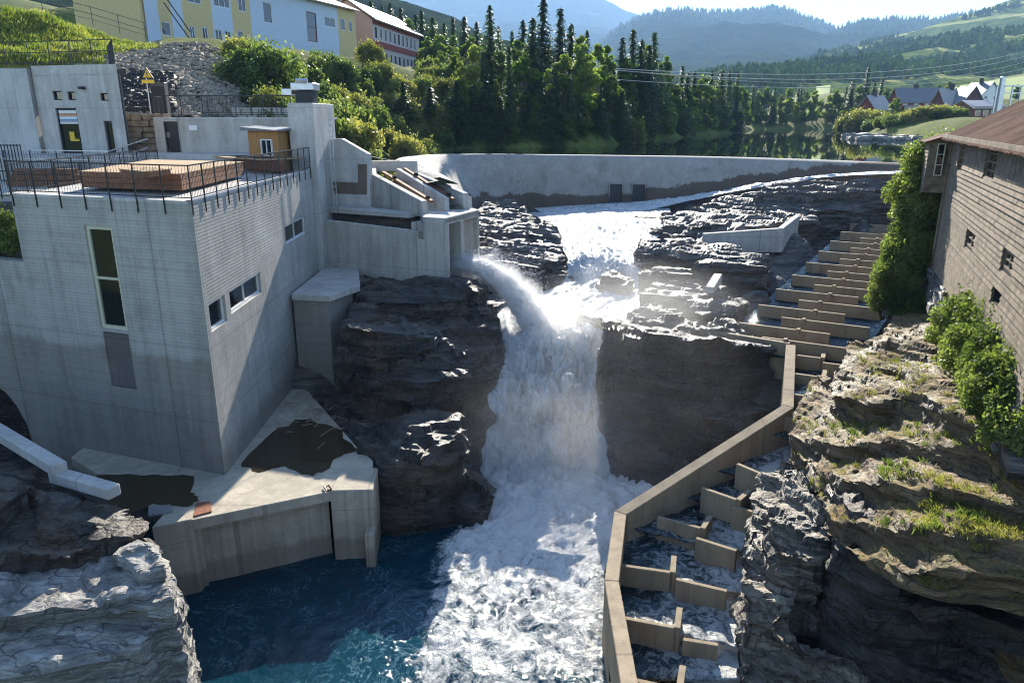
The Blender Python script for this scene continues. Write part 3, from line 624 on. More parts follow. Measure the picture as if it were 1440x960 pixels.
for k, (a, b) in enumerate((((-7.6, 44.6, 13.95), (-4.4, 41.2, 12.6)), ((-6.4, 45.2, 14.1), (-3.3, 41.9, 12.65)))):
    m = MB(); m.beam(a, b, .22, .12); m.build('guide_rail', M['wood_red'], ik)
    for t in (.25, .92):
        c = Vector(a).lerp(Vector(b), t); m = MB(); m.tube([c + Vector((-.12, 0, .12)), c + Vector((.12, 0, .12))], .09, 8); m.build('roller', M['steel'], ik)
o = MB(); o.tube([(-8.2, 43.2, 14.95), (-7.2, 45, 14.6), (-6.4, 48, 14.4), (-6, 52, 13.7)], .02, 4); tagp(o.build('cable', M['steel']), 'thin dark cable slung from the intake gable to the dam', 'cable')

# ------------------------------------------------------------ dam
cr = np.array([(-3.0, 42.2), (-3.5, 44.2), (-5.4, 50), (-7.7, 57), (-9.2, 64), (-9.3, 70), (-7.2, 74.2), (-3, 75), (3, 73.9), (10, 72.2), (18.3, 69.7), (25, 65.2), (31.3, 59.0), (37, 53)])
to = np.array([(-1.95, 42.2), (-1.8, 43.6), (-2.0, 50), (-2.4, 57), (-2.6, 63), (-2.6, 68), (-1.9, 71.2), (0, 72.1), (4.5, 71.4), (10.5, 69.8), (17.6, 67.2), (23.6, 62.9), (29.8, 56.9), (35, 51)])
def smooth_path(p, n):
    t = np.linspace(0, len(p) - 1, n); i = np.clip(t.astype(int), 0, len(p) - 2); f = t - i
    p0 = p[np.clip(i - 1, 0, None)]; p1 = p[i]; p2 = p[i + 1]; p3 = p[np.clip(i + 2, None, len(p) - 1)]; f = f[:, None]
    return .5 * (2 * p1 + (p2 - p0) * f + (2 * p0 - 5 * p1 + 4 * p2 - p3) * f ** 2 + (3 * p1 - p0 - 3 * p2 + p3) * f ** 3)
nD = 121; cs, ts = smooth_path(cr, nD), smooth_path(to, nD)
prof = [(-.55, -4.5), (-.45, -.2), (-.3, -.03), (-.12, 0)] ; rows = []
hs = [0, .06, .14, .24, .36, .5, .64, .78, .9, 1.0]
for i in range(nD):
    zc = 13.62 - 1.3 * float(np.clip((49 - cs[i][1]) / 6.5, 0, 1)) * (cs[i][0] < 5)
    d = ts[i] - cs[i]; L = np.hypot(*d); dn = d / L; r_ = []
    for (h, z) in prof: r_.append((cs[i][0] + dn[0] * h * 2, cs[i][1] + dn[1] * h * 2, zc + z))
    zb_ = 8.2
    for h in hs:
        z = zb_ + (zc - zb_) * (1 - h ** (2.3 if L < 3.2 else 1.75))
        r_.append((cs[i][0] + d[0] * h, cs[i][1] + d[1] * h, z))
    r_.append((ts[i][0], ts[i][1], 6.0)); rows.append(r_)
Pd = np.array(rows); me = gridmesh('dam', Pd)
dam = bpy.data.objects.new('dam', me); COL.objects.link(dam); me.materials.append(M['conc_dam']); tagp(dam, 'long low curved concrete dam with rounded crest holding back the lake', 'dam')
me.flip_normals() if me.polygons[600].normal.z < 0 else None
for px in (865, 895):
    a = Y(px - 8, 258, 70.6); b = Y(px + 8, 286, 70.6); m = MB(); zt_, zb_ = a.z, b.z; yy = float(np.interp((a.x + b.x) / 2, to[5:, 0], to[5:, 1])) - .02
    for (x0, x1, z0, z1) in ((a.x - .05, a.x, zb_, zt_), (b.x, b.x + .05, zb_, zt_), (a.x - .05, b.x + .05, zt_, zt_ + .1)): m.box(x0, x1, yy, yy + 2.2, z0, z1)
    f_ = m.build('outlet', M['conc_dam']); child_ = MB(); child_.box(a.x, b.x, yy + .12, yy + .2, zb_, zt_); 
    bb = child_.build('outlet_shade', M['black']); bb.parent = f_; f_.parent = dam  # black box paints the shade inside the outlet
gt = MB(); ga_ = Y(1216, 233, 62.6); gt.obox(Y(1230, 232, 62.4) + Vector((0, .2, 0)), Vector((.95, -.85, 0)), Vector((.2, .3, 0)), Vector((0, 0, .09)))
o = gt.build('flap_gate', simple('blue steel gate', (.03, .20, .42), .4, .2, .1)); tagp(o, 'bright blue steel flap lying on the dam crest near its right end', 'sluice gate')

# ------------------------------------------------------------ terrace buildings on the left bank
TZ = 15.05
ft = thing('entrance_building', 'concrete service entrance with dark door, blinds and three small vents under a railed roof', 'building', (-24, 43, TZ))
Ea, Eb = Y(64, 215, 44), Y(183, 228, 42.5); Ea = (Ea.x, Ea.y); Eb = (Eb.x, Eb.y)
ue = (V2(Eb) - V2(Ea)); Le = ue.length; ue.normalize(); ne = Vector((ue.y, -ue.x, 0))
def eA(px, py): p = onplane(px, py, Ea, Eb); return (V2(p) - V2(Ea)).dot(ue), p.z
ztE = eA(120, 105)[1]
holes = []
def hole(fn, l, t, r, b_): 
    a, zt = fn(l, t); c, zb = fn(r, b_); return (a, c, zb, zt)
hd = hole(eA, 77, 152, 115, 203); hd = (hd[0], hd[1], TZ + .02, hd[3]); he = hole(eA, 145, 170, 162, 205); he = (he[0], he[1], TZ + .05, he[3])
hv = [hole(eA, 73, 128, 88, 141), hole(eA, 94, 129, 107, 141), hole(eA, 140, 131, 153, 142)]
m = MB(); facade(m, (Ea[0], Ea[1], 0), ue, ne, Le, 12, ztE, [hd, he] + hv, .25); m.build('front_wall', M['conc_pale'], ft)
m = MB(); Ec = (Eb[0] - 3.2, Eb[1] + 5.2); bk = [Ea, Eb, Ec, (Ea[0] - 3, Ea[1] + 5)]; m.prism(bk, ztE - .02, ztE + .5); m.wall(Eb, Ec, 12, ztE, ztE, .2); m.build('roof_slab', M['conc_pale'], ft)
for h in hv: window(ft, (Ea[0], Ea[1], 0), ue, ne, *h, .2, M['steel'], 1, 0, .05, 'vent', panes=True)
window(ft, (Ea[0], Ea[1], 0), ue, ne, *he, .2, M['black'], 1, 0, .1, 'side_door')
dr = window(ft, (Ea[0], Ea[1], 0), ue, ne, *hd, .2, M['steel'], 1, 0, .09, 'door')
bl = simple('white blind fabric', (.75, .75, .72), .8, 0, .05)
zz = hd[3]
for k, (h0, c) in enumerate(((.12, (.7, .7, .66)), (.3, (.6, .25, .12)), (.42, (.75, .75, .72)), (.6, (.15, .32, .5)), (.68, (.75, .72, .68)))):
    m = MB(); m.obox(Vector((Ea[0], Ea[1], zz - h0 - .09)) + ue * (hd[0] + hd[1]) / 2 - ne * .11, ue * ((hd[1] - hd[0]) / 2 - .12), ne * .015, Vector((0, 0, .085))); m.build('blind_slat', simple('blind stripe %d' % k, c, .7, 0, .05), dr)
m = MB(); m.obox(Vector((Ea[0], Ea[1], TZ + 1.0)) + ue * (hd[0] + .8) - ne * .1, ue * .16, ne * .03, Vector((0, 0, .2))); m.obox(Vector((Ea[0], Ea[1], TZ + .75)) + ue * (hd[0] + .95) - ne * .1, ue * .3, ne * .03, Vector((0, 0, .06))); m.build('notice', simple('yellow sign', (.7, .45, .03), .5, 0, .05), dr)
m = MB(); cc_ = Vector((Ea[0], Ea[1], eA(118, 124)[1])) + ue * eA(118, 124)[0] + ne * .15; m.obox(cc_, ue * .12, ne * .16, Vector((0, 0, .07))); m.build('wall_lamp', M['steel'], ft)
m = MB(); m.wall(Eb, (Eb[0] + .1, Eb[1]), 12, ztE, ztE, .1); m.build('corner_strip', M['steel'], ft)
lwz = onplane(0, 105, (Ea[0] - 10, Ea[1] + .2), Ea).z
m = MB(); m.wall((Ea[0] - 14, Ea[1] - .6), (Ea[0] - .05, Ea[1] - .3), 12, ztE + .35, ztE + .35, .4); tagp(m.build('retaining_wall', M['conc_wallL']), 'tall streaked concrete retaining wall left of the service entrance', 'wall')
fence('black railing on top of the service entrance roof', [(Ea[0] - 14, Ea[1] - .3, ztE + .35), (Ea[0], Ea[1], ztE + .5), (Eb[0] - .1, Eb[1] + .1, ztE + .5), (Eb[0] - 2.8, Eb[1] + 4.8, ztE + .5)], 1.25, 1.3, .2, .16, rails=(1.0, .55))
# second terrace building
sb = thing('terrace_building', 'low concrete building with a plain dark door left of the golden shed', 'building', (-18, 45, TZ))
Ga, Gb = (Y(222, 218, 45.5).x, 45.5), (Y(428, 215, 44.8).x, 44.8)
ug = (V2(Gb) - V2(Ga)); Lg2 = ug.length; ug.normalize(); ng2 = Vector((ug.y, -ug.x, 0))
def gA(px, py): p = onplane(px, py, Ga, Gb); return (V2(p) - V2(Ga)).dot(ug), p.z
hd2 = hole(gA, 229, 171, 255, 217); ztG = gA(300, 168)[1]; hd2 = (hd2[0], hd2[1], hd2[2], hd2[3])
m = MB(); facade(m, (Ga[0], Ga[1], 0), ug, ng2, Lg2, 12, ztG, [hd2], .2); m.build('front_wall', M['conc'], sb)
m = MB(); m.prism([Ga, Gb, (Gb[0], Gb[1] + 9), (Ga[0] - 2, Ga[1] + 9)], ztG - .02, ztG + .12); m.wall(Ga, (Ga[0] - 2, Ga[1] + 9), 12, ztG, ztG, -.2); m.build('roof_deck', M['conc_pale'], sb)
window(sb, (Ga[0], Ga[1], 0), ug, ng2, *hd2, .18, M['black'], 1, 0, .08, 'door', pane=M['black'])
m = MB(); q = gA(272, 180); m.obox(Vector((Ga[0], Ga[1], q[1])) + ug * q[0] + ng2 * .03, ug * .25, ng2 * .02, Vector((0, 0, .14))); m.build('notice', M['white'], sb)
fence('black railing along the roof edge of the low terrace building', [(Ga[0] - 1.5, Ga[1] + 6, ztG + .12), (Ga[0] + .1, Ga[1] + .1, ztG + .12), (Gb[0] - .6, Gb[1] + .1, ztG + .12)], 1.2, 1.7, .1, .16)
fence('black railing at the back of the terrace roof below the scree', [(Ga[0], Ga[1] + 7.5, ztG + .3), (Gb[0] - 2, Gb[1] + 7.5, ztG + .3)], 1.2, 1.7, 0, .18)
# low block wall behind the terrace roof
bw = thing('block_wall', 'low wall of grey concrete blocks behind the terrace railing below the scree', 'wall', (-16, 53, ztG))
for i in range(9):
    for j in range(2):
        m = MB(); x = -20 + i * .72 + (j % 2) * .3; m.box(x + .02, x + .68, 54.2, 54.7, ztG - .2 + j * .5, ztG + .27 + j * .5); m.build('block', M['conc'], bw, .02)
# timber/stone wall between the two
sw = thing('stone_wall', 'brown dry-stone wall between the service entrance and the low terrace building', 'wall', (-22.3, 45.3, 13))
wx0, wx1 = Y(172, 200, 45.6).x, Y(224, 200, 45.8).x; z = 12.6; stm = simple('brown wall stone', (.20, .15, .10), .9, 0, .45, 2, bmp=.5)
while z < 16.9:
    h = random.uniform(.28, .42); x = wx0 - .3 + random.uniform(-.3, 0)
    while x < wx1:
        l = random.uniform(.5, 1.2); m = MB(); m.box(x + .015, x + l - .015, 45.5 + random.uniform(0, .14), 46.4, z + .015, z + h - .01)
        m.v = [(a + random.uniform(-.025, .025), b, c + random.uniform(-.02, .02)) for a, b, c in m.v]; m.build('stone', stm, sw, .02); x += l
    z += h
m = MB(); m.box(wx0, wx1, 45.8, 46.3, 12.4, 16.85); m.build('core', M['rock'], sw)
# warning sign
ws = thing('warning_sign', 'yellow triangular warning sign with yellow plate on a thin post above the stone wall', 'sign', Y(207, 130, 47))
b = Y(207, 125, 47); m = MB(); m.beam((b.x, 47.05, 16.5), (b.x, 47.05, Y(207, 104, 47).z), .05, .05, up=(1, 0, 0)); m.build('post', M['galv'], ws)
c = Y(207, 105, 47); m = MB(); r_ = .36; m.add([(c.x - r_, 46.98, c.z - .22), (c.x + r_, 46.98, c.z - .22), (c.x, 46.98, c.z + .4), (c.x - r_, 47.02, c.z - .22), (c.x + r_, 47.02, c.z - .22), (c.x, 47.02, c.z + .4)], [(0, 1, 2), (5, 4, 3), (0, 3, 4, 1), (1, 4, 5, 2), (2, 5, 3, 0)]); tri = m.build('plate', M['black'], ws)
ysg = simple('yellow sign face', (.75, .5, .03), .5, 0, .04)
m = MB(); r_ = .27; m.add([(c.x - r_, 46.97, c.z - .17), (c.x + r_, 46.97, c.z - .17), (c.x, 46.97, c.z + .29)], [(0, 1, 2)]); m.build('face', ysg, ws)
m = MB(); m.box(c.x - .03, c.x + .03, 46.955, 46.965, c.z - .05, c.z + .14); m.box(c.x - .03, c.x + .03, 46.955, 46.965, c.z - .13, c.z - .08); m.build('symbol', M['black'], ws)
m = MB(); m.box(c.x - .36, c.x + .36, 46.97, 47.01, c.z - .5, c.z - .3); m.build('lower_plate', ysg, ws)
# winch / trash-rack machine behind the pillar
wi = thing('winch', 'grey trash-rack winch machine on a dark pedestal behind the tall pillar', 'machine', (-13, 47.5, 17))
bx0 = Y(418, 160, 47.5).x; bx1 = Y(445, 160, 47.5).x
m = MB(); m.box(bx0 + .1, bx1, 47, 48.2, 15.5, Y(430, 128, 47.5).z); m.build('pedestal', M['steel'], wi, .03)
zt_ = Y(430, 128, 47.5).z
m = MB(); m.box(bx0 - .1, bx1 + .1, 46.8, 48.4, zt_ + .02, zt_ + .45); m.build('housing', M['galv'], wi, .04)
m = MB(); m.box(Y(398, 130, 47.5).x, bx0 - .12, 47.1, 48, zt_ - .25, zt_ + .12); m.build('arm', M['galv'], wi, .03)
m = MB(); m.tube([((bx0 + bx1) / 2 - .3, 46.7, zt_ + .55), ((bx0 + bx1) / 2 + .4, 46.7, zt_ + .55)], .14, 10); m.build('motor', M['galv'], wi)
# terrace deck and dark equipment pillar
m = MB(); m.prism([(-30, 40), (-21, 41), (-19.6, 41.9), (-10.5, 41.9), (-10.5, 45.4), (-32, 45.4)], 12.5, TZ); tagp(m.build('terrace', M['conc_pale']), kind='structure')
cb = thing('control_cabinet', 'narrow dark control cabinet standing behind the terrace railing', 'cabinet', Y(225, 158, 49))
m = MB(); x0, x1 = Y(216, 160, 49).x, Y(236, 160, 49).x; m.box(x0, x1, 49, 49.5, ztG, Y(225, 116, 49).z); m.build('case', simple('brown grey cabinet', (.07, .06, .055), .6), cb, .02)
m = MB(); m.box(x0 + .05, x1 - .05, 48.96, 48.99, ztG + .3, Y(225, 122, 49).z); m.build('door', M['steel'], cb)
# picnic bench / planks on lower terrace left
fence('black railing round the sunken steps left of the powerhouse roof', [(-21.8, 30.5, 13.9), (-19.0, 29.5, 13.9), (-19.3, 34, 13.9)], 1.1, 1.3, 0, .13)
fence('black railing along the terrace edge in front of the service entrance', [(-27, 38.5, 14.4), (-20.2, 38.2, 14.3), (-19.9, 41.8, 14.8)], 1.1, 1.4, .2, .14, rails=(1.0, .6), topm=M['galv'])
bt = thing('timber_stack', 'stack of red brown timber beams on the terrace behind the railing', 'timber', (-22, 36.5, 13.8))
for j in range(3):
    for i in range(4 - j):
        m = MB(); m.beam((-24.2 + .1 * j, 36.2 + i * .3 + .15 * j, 14.0 + j * .27), (-20.6 - .2 * j, 36.0 + i * .3 + .15 * j, 14.0 + j * .27), .26, .24); m.build('beam', M['wood_red'], bt)
m = MB(); m.prism([(-34, 37.0), (-18.9, 31.5), (-19.8, 41.2), (-34, 41)], 12.5, 13.85); tagp(m.build('lower_terrace', M['conc']), kind='structure')
# small metal gate far left
sg = thing('steel_gate', 'dark vertical-bar steel gate at the left end of the terrace', 'gate', (-27, 37, 13.85))
ax, bx_ = Y(-6, 215, 38).x, Y(30, 215, 38).x
for k in range(9):
    x = ax + (bx_ - ax) * k / 8; m = MB(); m.beam((x, 38, 13.9), (x, 38, 15.75), .035, .035, up=(1, 0, 0)); m.build('bar', M['steel'], sg)
m = MB()
for z in (14.0, 15.7): m.beam((ax, 38.03, z), (bx_, 38.03, z), .05, .05)
m.build('frame', M['steel'], sg)
# ------------------------------------------------------------ rock masses: stacked ledges fused, then weathered along their bedding
BN = Vector((.10, .16, 1)).normalized()      # bedding normal
def mesh_np(me):
    n = len(me.vertices); v = np.empty(n * 3); me.vertices.foreach_get('co', v); e = np.empty(len(me.edges) * 2, int); me.edges.foreach_get('vertices', e)
    return v.reshape(-1, 3), e.reshape(-1, 2)
def vnormals(me):
    n = np.empty(len(me.vertices) * 3); me.vertices.foreach_get('normal', n); return n.reshape(-1, 3)
def weather(v, nrm, amp=1.0, seed=0, thick=1.0, bn=BN, terr=1.0):
    b = np.array(bn); v = v + nrm * (fbm(v * .3, seed, 3) * .7 * amp)[:, None]
    s = v @ b; up = nrm @ b; hn = nrm - np.outer(up, b)
    # joints: the rock breaks into blocks across the bedding
    ca, sa = math.cos(.5), math.sin(.5); jx = v[:, 0] * ca + v[:, 1] * sa + fbm(v * .5, seed + 40, 2) * .5; jy = -v[:, 0] * sa + v[:, 1] * ca + fbm(v * .5, seed + 41, 2) * .5
    for T, A_, f, tr in ((.95 * thick, .34, .28, .85), (.36 * thick, .24, .6, .8), (.13 * thick, .10, 1.2, .5)):
        s = v @ b; wob = fbm(v * .33, seed + 5, 3) * .8 * T + fbm(v * 1.3, seed + 6, 2) * .25 * T; q = (s + wob) / T; i = np.floor(q); fr = q - i
        key = lambda k: np.stack([v[:, 0] * f, v[:, 1] * f, k * 7.31], 1)
        e = np.clip((fr - .78) / .22, 0, 1); lay = (vn(key(i), seed + 9) - .5) * (1 - e) + (vn(key(i + 1), seed + 9) - .5) * e
        bs = 2.4 * T + .35; blk = _h(np.floor(jx / bs + i * .37).astype(np.int64), np.floor(jy / bs + i * .61).astype(np.int64), i.astype(np.int64), seed + 13) - .5
        v = v + hn * ((lay * 1.8 + blk * .8 + .2 * (fr - .5)) * A_ * amp)[:, None]
        dz = T * (np.clip((fr - .6) / .4, 0, 1) - fr) * tr * terr + blk * T * .35 * np.clip(up, 0, 1) * amp
        v = v + np.outer(dz, b)
    st = v * np.array([1.3, 2.2, 6]); v = v + nrm * (fbm(st, seed + 20, 3) * .10 * amp + fbm(st * 2.7, seed + 24, 2) * .045)[:, None]
    return v
def rock_mass(name, label, blocks, mt, vox=.14, amp=1.0, seed=0, cat='rock', sm=4, kind=None, thick=1.0, flare=.05, terr=1.0):
    m = MB()
    for bk in blocks:
        pts, zb = bk[0], bk[1]; zt = bk[2] if len(bk) > 2 else None
        pts = [tuple(p) if len(p) == 3 and zt is None else (p[0], p[1], zt) for p in pts]
        n = len(pts); ar = sum(pts[i][0] * pts[(i + 1) % n][1] - pts[(i + 1) % n][0] * pts[i][1] for i in range(n))
        if ar < 0: pts = pts[::-1]
        c = (sum(p[0] for p in pts) / n, sum(p[1] for p in pts) / n); fl = 1 + (bk[3] if len(bk) > 3 else flare)
        bot = [(c[0] + (p[0] - c[0]) * fl, c[1] + (p[1] - c[1]) * fl, zb) for p in pts]
        ct = (c[0], c[1], sum(p[2] for p in pts) / n + .06); cb = (c[0], c[1], zb)
        m.add(bot + pts + [cb, ct], [(2 * n, (i + 1) % n, i) for i in range(n)] + [(2 * n + 1, n + i, n + (i + 1) % n) for i in range(n)] + [(i, (i + 1) % n, n + (i + 1) % n, n + i) for i in range(n)])
    me = m.mesh('tmp'); o = bpy.data.objects.new('tmp', me); COL.objects.link(o)
    r = o.modifiers.new('r', 'REMESH'); r.mode = 'VOXEL'; r.voxel_size = vox; r.adaptivity = 0
    dg_ = bpy.context.evaluated_depsgraph_get(); me2 = bpy.data.meshes.new_from_object(o.evaluated_get(dg_)); bpy.data.objects.remove(o)
    v, e = mesh_np(me2)
    deg = np.bincount(e.reshape(-1), minlength=len(v)).astype(float)[:, None]
    for _ in range(sm):
        a = np.zeros_like(v)
        for k in range(3): a[:, k] = np.bincount(e[:, 0], v[e[:, 1], k], len(v)) + np.bincount(e[:, 1], v[e[:, 0], k], len(v))
        v = v * .45 + a / deg * .55
    me2.vertices.foreach_set('co', v.reshape(-1)); me2.update(); nr = vnormals(me2)
    v = weather(v, nr, amp, seed, thick, terr=terr); me2.vertices.foreach_set('co', v.reshape(-1)); me2.update()
    me2.polygons.foreach_set('use_smooth', np.zeros(len(me2.polygons), bool))
    me2.materials.clear(); me2.materials.append(mt)
    o = bpy.data.objects.new(name, me2); COL.objects.link(o)
    tagp(o, label, None if kind == 'structure' else cat, kind=kind); return o
def zp(lst, z): return [tuple(Z(a, b, z)) for a, b in lst]

rock_mass('rock_outcrop', 'big dark layered rock outcrop between the powerhouse quay and the waterfall', [
    ([(-8.2, 40.8), (-3.2, 40.0), (-1.7, 37.6), (-2.4, 35), (-6, 34.8), (-7.9, 36.5)], 0, 9.0),
    ([(-7.6, 37, 8.8), (-2.2, 37, 8.4), (-.7, 35.6, 7.5), (-.9, 33.2, 6.9), (-2.6, 31.7, 7.5), (-6, 31.0, 8.3), (-7.9, 31.8, 8.4)], 0),
    ([(-2.4, 36), (-.4, 35.3), (-.3, 33.8), (-1.2, 32.4), (-2.6, 31.6)], 0, 6.7),
    ([(-7.4, 32), (-5, 31.0), (-3, 31.2), (-2.3, 32.4), (-4, 33), (-7, 33.2)], 0, 6.9),
    ([(-7.9, 33), (-6.9, 30), (-5.9, 27.6), (-3.4, 27.9), (-2.0, 30), (-1.6, 33)], 0, 4.7), ([(-7.7, 33.5), (-6.8, 30.8), (-4, 29.8), (-2.1, 31), (-1.6, 33.5)], 0, 6.6),
    (zp([(498, 612), (550, 574), (625, 555), (650, 580), (650, 612), (610, 628)], 5.25), 0), (zp([(505, 625), (560, 600), (640, 610), (650, 625), (600, 650), (530, 650)], 4.7), 0),
    (zp([(520, 655), (600, 640), (650, 640), (690, 682), (680, 705), (610, 700), (540, 690)], 3.0), -1),
    ([(-9.8, 34), (-7, 33), (-6.2, 29), (-5.4, 26.8), (-6, 25.9), (-7.2, 28.6), (-9.2, 32)], 0, 4.75),
], M['rock'], .1, .8, 3)
rock_mass('rock_outcrop', 'dark ledged rock right of the intake gates behind the water jet', [
    ([(-2.2, 44.2, 8.9), (2.4, 45.2, 8.7), (3.5, 48, 9.0), (3.3, 53, 9.2), (-2.2, 54, 9.4)], 5),
    ([(-2.6, 51, 9.5), (3.2, 52, 9.3), (3.2, 58, 9.5), (1.0, 64, 9.7), (-2.8, 66, 10)], 5),
    ([(-2.4, 58, 9.7), (1.6, 60, 9.7), (.4, 69, 9.9), (-2.6, 69.5, 10)], 5),
    ([(2.0, 45, 7.9), (4.0, 45.2, 7.9), (4.2, 49, 8.2), (2.5, 50, 8.2)], 5)], M['rock_far'], .13, .6, 8, thick=.8, sm=6)
rock_mass('boulder', 'round dark boulder standing in the white rapids above the waterfall', [
    ([(4.9, 42.5), (6.9, 42.3), (7.5, 43.6), (6.8, 45), (5.3, 45.1)], 5.5, 7.9), ([(5.3, 43.0), (6.6, 42.9), (6.9, 43.8), (6.3, 44.5), (5.6, 44.4)], 6, 8.5)], M['rock'], .09, .5, 11, 'boulder')
rock_mass('rock_outcrop', 'dark rounded rock on the right edge of the upper rapids beside the round boulder', [
    ([(7.7, 46.6), (10.5, 45), (13.5, 44.6), (14.3, 48), (12.4, 51.5), (9.0, 51)], 5, 9.1),
    ([(10.5, 45), (12.6, 43), (15.2, 45), (14, 49), (11, 49)], 5, 9.3)], M['rock_far'], .13, .45, 15, sm=8, thick=.7)
rock_mass('rock_outcrop', 'pale topped hazy rocks between the rapids and the fish ladder', [
    ([(7.4, 42.4), (10.5, 41.6), (12.7, 42.4), (12, 44), (8.5, 44)], 5, 8.6),
    ([(6.9, 38.8), (9.5, 38.4), (12, 39.4), (11.8, 41.6), (8.2, 41.5)], 4.5, 8.3),
    ([(10.5, 42), (14.5, 41.5), (15.5, 44.5), (12.5, 45)], 5, 9.2),
    ([(9.4, 35.6), (11.2, 35.8), (12.8, 38.6), (11, 40), (9, 38)], 4.5, 8.0)], M['rock_far'], .12, .45, 19, sm=9, thick=.7)
rock_mass('rock_outcrop', 'dark cliff with a flat top right of the waterfall foot', [
    ([(4.2, 32.6, 7.8), (6.2, 31.7, 7.9), (9.0, 31.6, 7.7), (11.9, 32.0, 7.2), (10.6, 36, 7.6), (7.6, 38, 7.9), (5.2, 36.5, 7.6)], -1),
    ([(4.0, 30.9), (4.6, 29.5), (6.5, 28.4), (9.5, 28.2), (11.3, 29), (11.3, 32.5), (4.4, 32.6)], -1, 3.0),
    ([(6.5, 30.2), (10, 29.8), (11.5, 30.5), (11.5, 32.5), (7, 32.5)], -1, 5.0),
    ([(3.0, 36.5), (4.4, 36), (5.2, 37.6), (4.0, 38.6)], 2, 7.35)], M['rock'], .1, .8, 23)
rock_mass('rock_outcrop', 'broad grey whaleback rock between the dam and the top of the fish ladder', [
    ([(20.5, 61.2, 12.1), (25, 60.5, 12.5), (30.2, 57, 12.8), (29.8, 56, 11.9), (24, 57.6, 11.6), (19.3, 60, 11.2)], 7),
    ([(16.8, 62.6, 10.7), (20, 62.5, 11.3), (28.5, 57.8, 11.6), (28.2, 56.6, 10.9), (23.5, 56, 10.6), (16.5, 59, 10.4)], 7),
    ([(12.2, 61, 9.6), (17, 63, 10.2), (24, 58.5, 10.9), (22.6, 54.6, 10.1), (17.5, 52.8, 9.9), (11.8, 57, 9.4)], 7)], M['rock_far'], .15, .5, 27, thick=.5, sm=7)
for k, (pts, zt, lab) in enumerate(((((3.6, 63), (7, 62), (9.5, 62.6), (8, 64.5), (4.6, 64.6)), 9.2, 'flat dark rock in the white rapids close below the dam face'),
        (((9.8, 59.4), (13, 58.6), (14.6, 60), (12.5, 62), (10, 61.5)), 9.4, 'flat wet rock in the rapids left of the whaleback rock'),
        (((9.2, 55), (12, 53.8), (14, 55), (13, 57), (10.4, 57)), 9.15, 'low brown rock at the right edge of the upper rapids'),
        (((3.9, 52.6), (5.4, 52.2), (5.7, 53.2), (4.4, 53.6)), 8.62, 'small wet rock breaking the surface of the white rapids'))):
    rock_mass('river_rock', lab, [(pts, 7, zt)], M['rock_far'], .14, .4, 31 + k)
rock_mass('rock_outcrop', 'pale washed rock on the left foreground with its sunlit top above the pool', [
    (zp([(-160, 800), (-20, 780), (90, 768), (185, 738), (232, 758), (252, 792), (248, 838), (180, 832), (60, 845), (-60, 870), (-160, 900)], 6.3), -1),
    (zp([(-160, 860), (-20, 850), (120, 850), (215, 835), (240, 850), (200, 900), (0, 930), (-160, 950)], 5.6), -1),
    (zp([(150, 760), (185, 742), (228, 758), (240, 790), (190, 800)], 6.7), 3)], M['rock_pale'], .085, .4, 41, thick=.5)
rock_mass('rock_outcrop', 'dark jumbled rocks at the left edge under the concrete coping', [
    (zp([(-160, 640), (0, 650), (70, 680), (150, 705), (200, 736), (180, 748), (60, 770), (-160, 795)], 6.5), 0),
    (zp([(-160, 650), (-20, 655), (30, 690), (-20, 730), (-160, 740)], 7.3), 3),
    (zp([(40, 690), (110, 700), (130, 720), (60, 735)], 7.0), 3)], M['rock'], .1, .8, 45, thick=.7)
# right bank ledges under the barn
def ledge(front, z, zb=2.0, back=4.5, side=2.4):
    f = [Z(q[0], q[1], q[2] if len(q) > 2 else z) for q in front]; pts = [(p.x, p.y, p.z + .03 * i) for i, p in enumerate(f)]; pts += [(p.x + side, p.y + back, p.z + .6) for p in reversed(f)]; return (pts, zb, None, -.04)
rock_mass('mossy_ledges', 'stepped mossy brown rock ledges on the right bank below the old barn', [
    ([(16.9, 31.5, 8.6), (18.6, 31, 9.3), (17.5, 26, 9.9), (15, 20, 10.3), (13.0, 14.5, 10.3), (11.9, 14.5, 9.8), (11.8, 19, 9.5), (13.2, 25.5, 9.0), (14.9, 29, 8.4)], 2),
    ([(15.2, 30.6, 8.0), (13.9, 27.5, 8.2), (12.3, 25.4, 8.4), (13, 22, 8.8), (16, 24, 9), (17, 30, 8.4)], 2),
    ([(14.2, 29.2, 7.6), (12.4, 26.8, 7.5), (11.0, 25.0, 7.2), (12, 23, 7.6), (15, 26, 7.8)], 1),
    ([(17.3, 32.3, 8.6), (11.6, 18.5, 9.2), (13.5, 17.5, 9.4), (19.5, 31.5, 9.0)], 2), ([(17.2, 30, 9.0), (14.0, 20.5, 9.6), (13.0, 16.5, 9.5), (15, 15, 9.8), (19, 29, 10)], 2),
    ledge([(1172, 548, 8.3), (1230, 560, 8.9), (1300, 552), (1345, 566), (1440, 592), (1560, 630)], 9.15), ledge([(1112, 606, 6.8), (1172, 620, 7.9), (1260, 612, 8.6), (1340, 628), (1440, 655), (1560, 690)], 8.85, 5.0),
    ledge([(1120, 640, 6.6), (1180, 668, 7.7), (1250, 676, 8.3), (1330, 690), (1440, 712), (1560, 740)], 8.55, 6.6), ledge([(1138, 668, 6.5), (1168, 722, 7.2), (1260, 740, 8.0), (1350, 748), (1440, 766), (1560, 790)], 8.3, 6.9),
    ledge([(1152, 745, 6.2), (1205, 775, 7.2), (1270, 795, 7.7), (1330, 795), (1440, 806), (1560, 830)], 8.0, 7.0, 3.0)], M['rock_moss'], .08, .36, 51, thick=.42, cat='rock', terr=.8)
